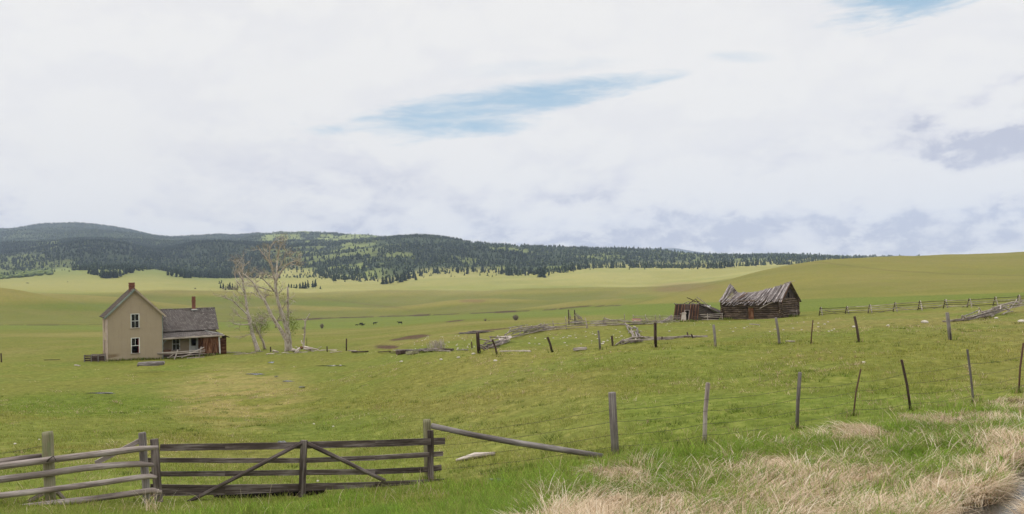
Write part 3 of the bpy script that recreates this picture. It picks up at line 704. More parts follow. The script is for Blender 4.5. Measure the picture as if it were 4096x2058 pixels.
    def rock(s, c, r, sq=0.65):
        import bmesh
        bm = bmesh.new(); bmesh.ops.create_icosphere(bm, subdivisions=2, radius=1.0); k = random.uniform(0, 50)
        V = []
        for v in bm.verts:
            f = 0.72 + 0.55 * float(fbm(v.co.x * 1.4 + k, v.co.y * 1.4 + v.co.z, 5, 2)); V.append((c[0] + v.co.x * r * f * 1.2, c[1] + v.co.y * r * f, c[2] + v.co.z * r * f * sq))
        F = [tuple(v.index for v in f.verts) for f in bm.faces]; bm.free()
        s._add(V, [(0, 0, 0)] * len(V), F); return s
    def build(s, name, mat, parent=None, loc=None, smooth=False, label=None):
        root = parent; 
        while root is not None and root.parent is not None: root = root.parent
        w = Vector(root['_w']) if root is not None else Vector(loc if loc is not None else (0, 0, 0))
        me = bpy.data.meshes.new(name); me.from_pydata([tuple(Vector(v) - w) for v in s.v], [], s.f)
        a = me.attributes.new('gco', 'FLOAT_VECTOR', 'POINT'); a.data.foreach_set('vector', np.asarray(s.g, np.float32).ravel())
        if smooth: me.polygons.foreach_set('use_smooth', np.ones(len(s.f), bool))
        me.update(); 
        for m in (mat if isinstance(mat, (list, tuple)) else [mat]): me.materials.append(MATS[m] if isinstance(m, str) else m)
        o = bpy.data.objects.new(name, me); COL.objects.link(o)
        if parent is not None: o.parent = parent
        else: o.location = tuple(w); o['_w'] = tuple(w)
        if label: o['label'] = label
        return o

def ground_line(pts):
    """depth along a line of photo points that lie on the ground"""
    us = [p[0] for p in pts]; ys = [G(*p)[1] for p in pts]
    if len(pts) > 1 and us[0] > us[-1]: us = us[::-1]; ys = ys[::-1]
    return lambda u: float(np.interp(u, us, ys))
# ------------------------------------------------------------------ the empty farmhouse
HO = G(431, 1447); HO = at(431, 1447, HO[1])
_ang = R8(28.7); HA = np.array([math.cos(_ang), math.sin(_ang), 0]); HB = np.array([-math.sin(_ang), math.cos(_ang), 0]); HK = HO[1] / 114.0
def HF(a, b, z): return HO + HA * a * HK + HB * b * HK + np.array([0, 0, z * HK])
def farmhouse():
    W, D, EV, AP = 6.6, 8.2, 5.95, 9.12
    root = empty('farmhouse', HO, 'abandoned two-storey taupe stucco farmhouse with shingled wing and porch', 'house')
    def rz(a): return EV + (AP - EV) * (1 - abs(a - W / 2) / (W / 2))
    w = MB(HF); e = (0, 0.25, 0)
    def face(pts): w.prism([(a, 0, z) for a, z in pts], e)
    face([(0, -0.9), (2.8, -0.9), (2.8, rz(2.8)), (0, EV)]); face([(3.8, -0.9), (W, -0.9), (W, EV), (3.8, rz(3.8))])
    face([(2.8, -0.9), (3.8, -0.9), (3.8, 0.87), (2.8, 0.87)]); face([(2.8, 2.82), (3.8, 2.82), (3.8, 4.17), (2.8, 4.17)])
    face([(2.8, 5.93), (3.8, 5.93), (3.8, rz(3.8)), (3.3, AP), (2.8, rz(2.8))])
    w.box(0, 0.25, 0.25, D, -0.9, EV); w.box(W - 0.25, W, 0.25, D - 0.25, -0.9, EV)
    w.prism([(0.25, D, -0.9), (W, D, -0.9), (W, D, EV), (W / 2, D, AP), (0.25, D, EV)], (0, -0.25, 0))
    w.build('wall', 'stucco', root)
    i = MB(HF); i.box(0.26, W - 0.26, 0.26, D - 0.26, 0.30, 0.45).box(0.26, W - 0.26, 0.26, D - 0.26, 3.40, 3.60)
    i.build('floor', 'dark_wood', root, label='bare dark floors inside the house')
    p = MB(HF); p.box(0.26, W - 0.26, 2.6, 2.7, 0.46, 3.38).box(0.26, W - 0.26, 2.6, 2.7, 3.61, 5.9); p.build('partition', 'dark_wood', root)
    # roof
    r = MB(HF); zr = AP + 0.16; ze = EV - 0.30
    r.slab([(W / 2, -0.34, zr), (W / 2, D + 0.3, zr), (-0.40, D + 0.3, ze), (-0.40, -0.34, ze)], 0.10, 12, 10, 0.012)
    r.slab([(W / 2 + 0.01, -0.34, zr), (W / 2 + 0.01, D + 0.3, zr), (W + 0.40, D + 0.3, ze), (W + 0.40, -0.34, ze)], 0.10, 12, 10, 0.012)
    ro = r.build('roof', 'shingles_moss', root)
    for sx, mt, lb in ((-1, 'teal_trim', 'grey-green board along the left gable edge'), (1, 'tan_trim', 'brown board along the right gable edge')):
        t = MB(HF); t.beam((W / 2 + sx * 0.03, -0.37, zr - 0.14), (W / 2 + sx * (W / 2 + 0.40), -0.37, ze - 0.14), 0.05, 0.22, seg=3); t.build('gable_trim', mt, ro, label=lb)
        t = MB(HF); t.beam((W / 2 + sx * 0.06, -0.19, zr - 0.20), (W / 2 + sx * (W / 2 + 0.38), -0.19, ze - 0.17), 0.30, 0.03, seg=2); t.build('soffit', 'tan_trim', ro)
    c = MB(HF); c.bbox(2.95, 3.65, 3.3, 3.95, 8.3, 10.0).bbox(2.90, 3.70, 3.25, 4.0, 9.62, 9.74).bbox(2.91, 3.69, 3.26, 3.99, 10.001, 10.10)
    c.build('chimney', 'brick', ro, label='wide red brick chimney on the gable roof')
    # corner boards
    t = MB(HF); t.beam((-0.03, -0.03, -0.3), (-0.03, -0.03, EV - 0.2), 0.14, 0.10, up=(0, 1, 0)); t.build('corner_board', 'pink_trim', root)
    t = MB(HF); t.beam((W + 0.03, -0.035, -0.3), (W + 0.03, -0.035, EV - 0.2), 0.07, 0.07, up=(0, 1, 0)); t.build('corner_board', 'teal_trim', root, label='grey-green corner board beside the porch')
    # windows
    def window(a0, a1, z0, z1, b=0.0, cross=True, open_low=False, curtain=None, parent=root, label=None):
        f = MB(HF); y = b - 0.03; k = 0.055
        f.box(a0 - 0.05, a0 + k, y, b + 0.12, z0, z1).box(a1 - k, a1 + 0.05, y, b + 0.12, z0, z1).box(a0 - 0.05, a1 + 0.05, y, b + 0.12, z1 + 0.001, z1 + 0.08)
        zm = (z0 + z1) / 2; f.box(a0 + k, a1 - k, b + 0.02, b + 0.10, zm - 0.035, zm + 0.035)
        am = (a0 + a1) / 2; f.box(am - 0.02, am + 0.02, b + 0.03, b + 0.08, (zm + 0.036 if open_low else z0), z1)
        fo = f.build('window', 'white_paint', parent, label=label)
        s = MB(HF); s.box(a0 - 0.14, a1 + 0.14, b - 0.10, b + 0.12, z0 - 0.09, z0 - 0.001, 'x'); s.build('sill', 'pale_wood', fo)
        pn = MB(HF)
        if not open_low: pn.box(a0 + k, a1 - k, b + 0.055, b + 0.062, z0, zm - 0.036)
        pn.box(a0 + k, am - 0.021 if open_low else a1 - k, b + 0.056, b + 0.063, zm + 0.036, z1)
        pn.build('pane', 'old_glass', fo)
        if curtain:
            q = MB(HF); q.box(a1 - 0.15, a1 - 0.06, b + 0.16, b + 0.19, z0 + 0.03, z1 - 0.03); q.build('curtain', 'curtain', fo)
    window(2.82, 3.78, 4.19, 5.91, curtain=True, label='upper four-pane window in the gable wall')
    window(2.82, 3.78, 0.89, 2.80, open_low=True, curtain=True, label='lower window with its bottom sash open')
    # the left wall's boarded openings, seen edge on
    for (b0, b1, z0, z1) in ((1.0, 2.3, 0.1, 2.5), (1.0, 2.3, 3.6, 5.4), (4.6, 5.8, 0.7, 2.6), (4.6, 5.8, 3.8, 5.5)):
        s = MB(HF); s.box(-0.05, -0.003, b0, b1, z0, z1, 'z'); s.box(-0.09, -0.051, b0 - 0.1, b0 + 0.05, z0 - 0.05, z1 + 0.1, 'z').box(-0.09, -0.051, b1 - 0.05, b1 + 0.1, z0 - 0.05, z1 + 0.1, 'z')
        s.build('shutter', 'pink_trim', root, label='boards nailed over an opening of the left wall')
    # wing
    A0, A1, B0, B1, BR, WE, WR = W, 13.9, 2.6, 7.2, 4.9, 3.55, 6.25
    g = MB(HF); e2 = (0, 0.2, 0)
    def wf(a0, a1, z0, z1): g.box(a0, a1, B0, B0 + 0.2, z0, z1)
    wf(A0 + 0.002, 8.17, -0.6, WE); wf(8.17, 9.13, -0.6, 0.85); wf(8.17, 9.13, 2.45, WE); wf(9.13, 10.35, -0.6, WE); wf(10.35, 11.5, 2.5, WE); wf(10.35, 11.5, -0.6, 0.35); wf(11.5, A1, -0.6, WE)
    g.prism([(A1, B0 + 0.2, -0.6), (A1, B1, -0.6), (A1, B1, WE), (A1, BR, WR), (A1, B0 + 0.2, WE)], (-0.2, 0, 0)); g.box(A0 + 0.002, A1 - 0.2, B1 - 0.2, B1, -0.6, WE)
    g.build('wing_wall', 'stucco', root)
    r = MB(HF); r.slab([(A0 + 0.01, BR, WR + 0.15), (A1 + 0.3, BR, WR + 0.15), (A1 + 0.3, 2.14, WE - 0.12), (A0 + 0.01, 2.14, WE - 0.12)], 0.09, 26, 12, 0.014)
    r.slab([(A0 + 0.01, BR + 0.01, WR + 0.15), (A1 + 0.3, BR + 0.01, WR + 0.15), (A1 + 0.3, 7.6, WE - 0.12), (A0 + 0.01, 7.6, WE - 0.12)], 0.09, 16, 8, 0.012)
    wr = r.build('wing_roof', 'shingles', root)
    for k in range(9):
        if k in (2, 5): continue
        t = MB(HF); t.beam((A0 + 0.5 + k * 0.78, BR - 0.03, WR + 0.17), (A0 + 1.15 + k * 0.78, BR - 0.03, WR + 0.17), 0.16, 0.05, seg=1); t.build('ridge_board', 'pale_wood', wr, label='broken piece of pale ridge board')
    c = MB(HF); c.bbox(11.15, 11.58, 4.68, 5.12, 5.9, 8.02).bbox(11.11, 11.62, 4.64, 5.16, 7.35, 7.46); c.build('chimney', 'brick', wr, label='slim dark brick chimney on the wing')
    t = MB(HF); t.box(11.0, 11.75, 4.35, 4.62, 6.12, 6.28); t.build('flashing', 'white_paint', wr)
    # porch
    P0 = 0.62
    f = MB(HF); f.box(A0 + 0.01, 14.05, P0, B0 - 0.01, 0.14, 0.28, 'x'); po = f.build('porch_floor', 'dark_wood', root)
    f = MB(HF)
    for k in range(3): f.beam((A0 + 0.05, P0 + 0.03, 0.08 - 0.15 * k), (11.8, P0 + 0.03, 0.08 - 0.15 * k), 0.03, 0.135, seg=4, rag=0.05)
    f.build('skirting', 'dark_wood', po)
    r = MB(HF); r.slab([(A0 + 0.02, B0 - 0.02, 3.36), (12.1, B0 - 0.02, 3.34), (14.55, 0.30, 2.72), (A0 + 0.02, 0.30, 2.62)], 0.08, 24, 6, 0.022)
    r.slab([(12.11, B0 - 0.02, 3.34), (12.13, B0 - 0.01, 3.34), (14.56, B0 - 0.02, 2.74), (14.55, 0.31, 2.72)], 0.08, 4, 8, 0.015)
    pr = r.build('porch_roof', 'shingles', root)
    t = MB(HF); t.beam((A0 + 0.02, 0.27, 2.53), (14.58, 0.27, 2.65), 0.05, 0.19, seg=10, rag=0.03); t.build('fascia', 'pale_wood', pr)
    t = MB(HF); t.beam((A0 + 0.1, 0.62, 2.44), (14.1, 0.62, 2.54), 0.12, 0.16, seg=8, rag=0.06); t.build('porch_beam', 'tan_trim', pr)
    t = MB(HF); t.beam((12.4, 2.2, 3.31), (14.4, 0.5, 2.80), 0.16, 0.03, seg=4, rag=0.1); t.build('hip_board', 'white_paint', pr)
    t = MB(HF); t.beam((14.03, 0.60, -0.2), (13.93, 0.60, 2.45), 0.14, 0.14, up=(0, 1, 0)); t.build('porch_post', 'white_paint', root)
    t = MB(HF); t.beam((A0 + 0.10, 0.55, -0.1), (A0 + 0.10, 0.55, 2.35), 0.09, 0.09, up=(0, 1, 0)).beam((A0 + 0.12, 0.55, 1.9), (A0 + 0.55, 0.55, 2.36), 0.06, 0.09); t.build('porch_post', 'teal_trim', root, label='grey-green porch post with a bracket against the main house')
    window(8.19, 9.11, 0.87, 2.43, b=B0, label='porch window with two sashes')
    d = MB(HF); y = B0 - 0.04
    d.box(10.33, 10.50, y, B0 + 0.1, 0.30, 2.55, 'z').box(11.35, 11.52, y, B0 + 0.1, 0.30, 2.55, 'z').box(10.50, 11.35, y, B0 + 0.1, 2.40, 2.55, 'x')
    fr = d.build('door_frame', 'white_paint', root)
    d = MB(HF); d.box(10.51, 11.34, B0 + 0.03, B0 + 0.08, 0.32, 1.25, 'z').box(10.51, 10.60, B0 + 0.03, B0 + 0.08, 1.251, 2.39, 'z').box(11.25, 11.34, B0 + 0.03, B0 + 0.08, 1.251, 2.39, 'z').box(10.50, 11.35, B0 + 0.01, B0 + 0.09, 1.22, 1.29, 'x')
    d.build('door', 'white_paint', root, label='white porch door with its upper light broken out')
    s = MB(HF); n = 9
    for k in range(n):
        a = 11.80 + k * (13.93 - 11.80) / n
        s.beam((a + 0.12, P0 + 0.06 + random.uniform(0, 0.012), 0.02 + random.uniform(-0.06, 0.03)), (a + 0.12, P0 + 0.06 + random.uniform(0, 0.012), 2.44), 0.025, 0.222, up=HA, seg=4, rag=0.03)
    s.box(11.85, 13.85, P0 + 0.085, P0 + 0.13, 0.3, 0.42, 'x').box(11.85, 13.85, P0 + 0.085, P0 + 0.13, 2.2, 2.32, 'x')
    s.build('plank_screen', 'brown_wood', root, label='brown vertical boards closing the right end of the porch')
    s = MB(HF)
    for k in range(3): s.beam((11.60 + k * 0.09, 2.3 - k * 0.5, 0.28), (11.60 + k * 0.09, 2.3 - k * 0.5, 2.6), 0.03, 0.24, up=HA, seg=3)
    s.build('plank_screen', 'brown_wood', root, label='brown boards inside the porch beside the door')
    # lean-to
    l = MB(HF)
    for k in range(9): l.beam((13.95, B0 + 0.3, 0.0 + 0.25 * k), (15.25, B0 + 0.3, 0.0 + 0.25 * k), 0.03, 0.235, seg=4, rag=0.04)
    for k in range(8): l.beam((15.27, B0 + 0.35 + 0.40 * k, -0.2), (15.27, B0 + 0.35 + 0.40 * k, 2.30), 0.38, 0.03, up=HA, seg=2, rag=0.02)
    l.box(13.96, 15.2, B0 + 0.33, B0 + 0.36, -0.2, 2.2)
    l.build('lean_to_wall', 'brown_wood', root)
    l = MB(HF); l.slab([(13.93, 2.35, 3.12), (13.93, 6.4, 3.12), (15.68, 6.4, 2.22), (15.68, 2.35, 2.22)], 0.07, 6, 6, 0.02); l.build('lean_to_roof', 'shingles_moss', root)
    # a low cupboard left standing on the porch
    cb = empty('cupboard', HF(7.35, 2.0, 0.28), 'low reddish-brown cupboard left on the dark porch near the gable wall', 'cupboard')
    q = MB(HF); q.box(6.85, 7.85, 1.75, 2.3, 0.285, 0.92, 'x'); q.build('body', 'red_board', cb)
    q = MB(HF); q.box(6.78, 7.92, 1.70, 2.35, 0.921, 0.97, 'x'); q.build('top', 'red_board', cb)
farmhouse()

# ------------------------------------------------------------------ fences drawn from posts and rails
def rail_fence(name, label, cat, posts, rails, r_post=0.06, r_rail=0.05, mat='grey_wood', post_mat=None, jig=0.02, front=0.07, group=None, bend=0.004, post_n=7, rail_n=6, ydelta=0.0):
    """posts: (u top, v top, u foot, v foot); rails: lists of photo points; depths come from the feet of the posts"""
    feet = [G(p[2], p[3]) for p in posts]; us = [p[2] for p in posts]; ys = [f[1] for f in feet]
    ys = [q + ydelta for q in ys]; feet = [np.array([f[0], f[1] + ydelta, float(gz(f[0], f[1] + ydelta))]) for f in feet]
    o = np.argsort(us); us = [us[k] for k in o]; ys2 = [ys[k] for k in o]
    Y = lambda u: float(np.interp(u, us, ys2)) if len(us) > 1 else ys2[0]
    root = empty(name, feet[0], label, cat, group)
    for p, f in zip(posts, feet):
        m = MB(); top = at(p[0], p[1], f[1] + random.uniform(-jig, jig) * 3); m.pole((f[0], f[1], f[2] - 0.15), top, r_post, r_post * 0.92, post_n, 0.006, 0.06); m.build('post', post_mat or mat, root, smooth=True)
    for q in rails:
        m = MB(); P = [at(u, v, Y(u) - front + random.uniform(-jig, jig)) for u, v in q]
        if len(P) == 2: m.pole(P[0], P[1], r_rail, r_rail * 0.85, rail_n, bend, 0.07, 5)
        else: m.tube(P, [r_rail * (1 - 0.15 * k / (len(P) - 1)) for k in range(len(P))], rail_n, 0.07)
        m.build('rail', mat, root, smooth=True)
    return root, Y
def heap(root, base, top, n, lpx, r, mat='grey_wood', dy=0.6, name='rail', ysc=None, steep=0.25):
    """fallen poles of a collapsed fence between a base line and a top line"""
    Y = ysc or ground_line(base); bu = [p[0] for p in base]; tu = [p[0] for p in top]
    vb = lambda u: float(np.interp(u, bu, [p[1] for p in base])); vt = lambda u: float(np.interp(u, tu, [p[1] for p in top]))
    for k in range(n):
        L = random.uniform(*lpx); u0 = random.uniform(bu[0], max(bu[0] + 1, bu[-1] - L)); u1 = min(u0 + L, bu[-1])
        h0 = random.random() ** 1.2; h1 = min(1, max(0.02, h0 + random.uniform(-steep, steep) * 1.6))
        d = random.uniform(-dy, dy); m = MB()
        p0 = at(u0, vb(u0) + (vt(u0) - vb(u0)) * h0, Y(u0) + d); p1 = at(u1, vb(u1) + (vt(u1) - vb(u1)) * h1, Y(u1) + d + random.uniform(-0.4, 0.4))
        for p in (p0, p1): p[2] = max(p[2], float(gz(p[0], p[1])) + r)
        rr = r * random.uniform(0.6, 1.0); m.pole(p0, p1, rr, rr * 0.8, 6, 0.012, 0.08, 4); m.build(name, random.choice([mat, mat, 'pale_wood', 'post_wood']) if mat == 'grey_wood' else mat, root, smooth=True)
def sticks(root, lst, r, y=None, mat='grey_wood', name='rail', dy=0.25):
    for (u0, v0, u1, v1) in lst:
        yy = y(u0) if callable(y) else (y if y else G(u0, v0)[1]); m = MB(); y1 = y(u1) if callable(y) else yy
        m.pole(at(u0, v0, yy + random.uniform(-dy, dy) * 0.3), at(u1, v1, y1 + random.uniform(-dy, dy)), r, r * 0.8, 6, 0.01, 0.08, 4); m.build(name, mat, root, smooth=True)

def gate_fences():
    # --- left pole fence
    PL = G(202, 2012); PM = G(590, 2013); ST = G(633, 2008); GR = G(1723, 1921); GP = G(1713, 1916)
    yl = lambda u: float(np.interp(u, [-300, 202, 590], [PL[1] - 0.75, PL[1], PM[1]]))
    root = empty('pole_fence', PL, 'weathered pole fence of four thick grey rails left of the gate', 'fence')
    m = MB(); m.tube([(PL[0], PL[1], PL[2] - 0.4), at(200, 1960, PL[1]), at(194, 1840, PL[1]), at(190.5, 1740, PL[1]), at(189.5, 1728, PL[1])], [0.097, 0.097, 0.099, 0.098, 0.092], 14, 0.012); m.build('post', 'green_post', root, smooth=True, label='stout greenish round post')
    m = MB(); m.tube([(PM[0], PM[1], PM[2] - 0.4), at(583, 1930, PM[1]), at(574, 1830, PM[1]), at(568.5, 1737, PM[1]), at(568, 1731, PM[1])], [0.070, 0.071, 0.072, 0.072, 0.064], 10, 0.05); m.build('post', 'post_wood', root, smooth=True, label='slim grey post next to the gate')
    fr = 0.14
    for (pts, r) in (([(-260, 1883), (0, 1866), (220, 1838), (440, 1811), (560, 1796), (633, 1790)], 0.061),
                     ([(-260, 1958), (0, 1919), (170, 1898), (330, 1874), (470, 1861), (560, 1857), (617, 1861)], 0.060),
                     ([(-260, 2022), (0, 1984), (200, 1960), (400, 1934), (560, 1910), (600, 1906), (627, 1911)], 0.055),
                     ([(-260, 2072), (0, 2043), (200, 2016), (390, 1994), (560, 1970), (610, 1963), (646, 1970)], 0.059)):
        m = MB(); P = [at(u, v, yl(u) - fr + random.uniform(-0.015, 0.015)) for u, v in pts]; n = len(P)
        m.tube(P, [r * (1.04 - 0.02 * k) * (1 if k < n - 1 else 0.62) for k in range(n)], 10, 0.05); m.build('rail', 'grey_wood', root, smooth=True)
    m = MB(); P = [at(u, v, yl(u) + 0.10) for u, v in [(-260, 1880), (0, 1847), (80, 1835), (167, 1823)]]; m.tube(P, [0.057, 0.056, 0.054, 0.045], 9, 0.05); m.build('rail', 'grey_wood', root, smooth=True, label='spare rail ending at the greenish post')
    for (a, b, y0, y1, h) in (((562, 1762), (382, 1854), 0.10, -0.02, 0.085), ((172, 1974), (96, 2018), 0.12, 0.35, 0.07), ((226, 1966), (258, 2000), 0.12, 0.4, 0.07)):
        m = MB(); m.beam(at(*a, yl(a[0]) + y0), at(*b, yl(b[0]) + y1), 0.04, h, seg=4, rag=0.04); m.build('brace', 'grey_wood', root)
    # --- the gate
    yg = lambda u: float(np.interp(u, [633, 1723], [ST[1] + 0.02, GR[1] - 0.02])); yf = lambda u, d: yg(u) + d
    gate = empty('farm_gate', ST, 'long sagging wooden farm gate of dark boards with two diagonal braces', 'gate')
    def stile(u0, v0, u1, v1, w, t, lb=None, d=0.0, mat='gate_wood'):
        m = MB(); y = yg(u0) + d; m.beam(at(u0, v0, y), at(u1, v1, y), t, w, up=(1, 0, 0), seg=6, rag=0.04); m.build('stile', mat, gate, label=lb)
    stile(617, 1757, 634, 2012, 0.135, 0.10, 'thick hinge stile at the left end', d=0.0); stile(1216.5, 1762, 1207, 1990, 0.135, 0.06, 'middle stile where the braces meet', d=-0.07); stile(1722, 1722, 1723, 1922, 0.135, 0.06, 'tall end stile by the latch post', d=-0.08)
    def plank(pts, h, t=0.035, h1=None, mat='gate_wood', lb=None, d=0.0, rag=0.05):
        m = MB()
        for k in range(len(pts) - 1):
            (u0, v0), (u1, v1) = pts[k], pts[k + 1]; n = len(pts) - 1; hh = lambda q: h + ((h1 or h) - h) * q / n
            m.beam(at(u0, v0, yf(u0, d)), at(u1, v1, yf(u1, d)), t, hh(k), seg=5, rag=rag * 0.5, h1=hh(k + 1))
        m.build('rail', mat, gate, label=lb)
    plank([(640, 1791), (900, 1788), (1216, 1782), (1500, 1775), (1780, 1765)], 0.128, h1=0.15); plank([(590, 1841), (900, 1843), (1216, 1843), (1500, 1832), (1772, 1816)], 0.088, h1=0.105)
    plank([(600, 1897), (900, 1895), (1216, 1891), (1500, 1888), (1690, 1880), (1766, 1871)], 0.098, h1=0.125); plank([(600, 1962), (900, 1960), (1216, 1950), (1500, 1939), (1787, 1922)], 0.235, h1=0.075, lb='wide split bottom board of the gate')
    plank([(644, 2018), (850, 2021)], 0.085, 0.08, lb='low dark board under the left half of the gate', d=0.25)
    for a, b, r in (((1205, 1773), (699, 2037), 0.043), ((1229, 1775), (1540, 1924), 0.046)):
        m = MB(); m.pole(at(*a, yf(a[0], -0.10)), at(*b, yf(b[0], -0.12)), r, r * 0.9, 8, 0.006, 0.05); m.build('brace', 'gate_wood', gate, smooth=True)
    # charred log lying under the gate
    y = yg(1000) + 0.45; m = MB(); P = [at(u, v, yg(u) + 0.30) for u, v in [(856, 1988), (900, 1988), (1000, 1982), (1120, 1973), (1215, 1966), (1300, 1958)]]
    m.tube(P, [0.13, 0.18, 0.165, 0.15, 0.12, 0.07], 9, 0.16); o = m.build('burnt_log', 'char', None, loc=tuple(P[1]), smooth=True); tag(o, 'charred black log lying in the grass under the gate', 'log')
    # --- barbed wire fence with its posts, from the gate round to the right edge
    N = [(2448, 1570, 2463, 1817, 0.087, 'post_wood', 'thick round grey post at the foot of the long pole'), (2832, 1531, 2814, 1772, 0.048, 'grey_wood', None), (3200, 1489, 3183, 1715, 0.042, 'post_wood', None),
         (3443, 1477, 3405, 1662, 0.019, 'rust', 'thin rusty steel post'), (3606, 1439, 3648, 1640, 0.031, 'dark_wood', 'dark post leaning left'), (3869, 1398, 3897, 1610, 0.028, 'post_wood', None), (4094, 1372, 4070, 1570, 0.024, 'rust', 'rusty steel post at the right edge')]
    feet = [G(1713, 1916)] + [G(n[2], n[3]) for n in N]
    fence = empty('wire_fence', feet[1], 'barbed wire fence on mixed leaning posts running right from the gate', 'fence')
    gp = feet[0]; m = MB(); m.tube([(gp[0], gp[1] + 0.12, gp[2] - 0.4), at(1711, 1830, gp[1] + 0.12), at(1707.5, 1690, gp[1] + 0.12), at(1707, 1679, gp[1] + 0.12)], [0.088, 0.089, 0.09, 0.084], 12, 0.012); m.build('post', 'green_post', fence, smooth=True, label='round greenish latch post behind the gate end')
    tops = [at(1707, 1679, gp[1] + 0.12)]; fts = [np.array([gp[0], gp[1] + 0.12, gp[2]])]
    for n, f in zip(N, feet[1:]):
        t = at(n[0], n[1], f[1]); m = MB(); m.tube([(f[0], f[1], f[2] - 0.35), f * 0.5 + t * 0.5 + np.array([random.uniform(-.01, .01), 0, 0]), t * 0.98 + f * 0.02, t], [n[4], n[4], n[4], n[4] * 0.85], 10, 0.03)
        m.build('post', n[5], fence, smooth=True, label=n[6]); tops.append(t); fts.append(np.array(f))
    tops.append(tops[-1] + np.array([3.0, 1.4, 0.1])); fts.append(fts[-1] + np.array([3.0, 1.4, 0.1]))
    def wires(parent, T, Fe, fr, r=0.0034):
        for h in fr:
            m = MB(); P = []
            for k in range(len(T) - 1):
                a = T[k] * (1 - h) + Fe[k] * h; b = T[k + 1] * (1 - h) + Fe[k + 1] * h
                for q in range(10):
                    s = q / 10; p = a * (1 - s) + b * s; p = p + np.array([0, -0.06, -0.05 * math.sin(math.pi * s) + random.uniform(-0.006, 0.006)]); P.append(p)
            P.append(b); m.tube(P, r, 4)
            for k in range(0, len(P) - 1, 1):           # barbs
                if random.random() < 0.6:
                    c = (P[k] + P[k + 1]) / 2; d = np.array([random.uniform(-.01, .01), 0, random.uniform(0.012, 0.02)]); m.tube([c - d, c + d], r * 0.8, 3)
            m.build('wire', 'wire', parent)
    wires(fence, tops, fts, (0.27, 0.47, 0.68, 0.87))
    lt = [at(-500, 1815, PL[1] - 1.2), at(189.5, 1728, PL[1])]; lf = [at(-500, 2100, PL[1] - 1.2), PL]
    wires(root, lt, lf, (0.19, 0.34, 0.55, 0.76, 0.93))
    m = MB(); c = at(190, 1815, PL[1] - 0.13)
    for k in range(2): m.tube([at(184 + 4 * k, 1850, PL[1] - 0.20), at(196 + 4 * k, 1836, PL[1] - 0.22), at(212 + 3 * k, 1826, PL[1] - 0.20), at(222, 1838 + 3 * k, PL[1] - 0.21), at(226, 1846, PL[1] - 0.2)], 0.006, 4)
    m.build('wire', 'wire', root, label='loop of wire tying the top rail to the post')
    # long slanting pole
    y0 = gp[1]; y1 = feet[1][1] - 0.15; m = MB(); P = []
    for u, v in [(1726, 1704), (1900, 1742), (2060, 1771), (2240, 1799), (2412, 1826)]: P.append(at(u, v, y0 + (y1 - y0) * (u - 1726) / 686.0))
    m.tube(P, [0.062, 0.064, 0.066, 0.064, 0.058], 10, 0.05); o = m.build('leaning_pole', 'post_wood', None, loc=tuple(P[-1]), smooth=True); tag(o, 'long grey pole slanting down from the latch post to the grass', 'pole')
    m = MB(); a, b = G(1826, 1850), G(1978, 1826); m.tube([a + np.array([0, 0, .05]), (a + b) / 2 + np.array([0, 0, .09]), b + np.array([0, 0, .07])], [0.03, 0.075, 0.045], 8, 0.15); o = m.build('fallen_branch', 'pale_wood', None, loc=tuple(a), smooth=True); tag(o, 'pale barkless branch lying in the grass right of the gate', 'branch')
gate_fences()
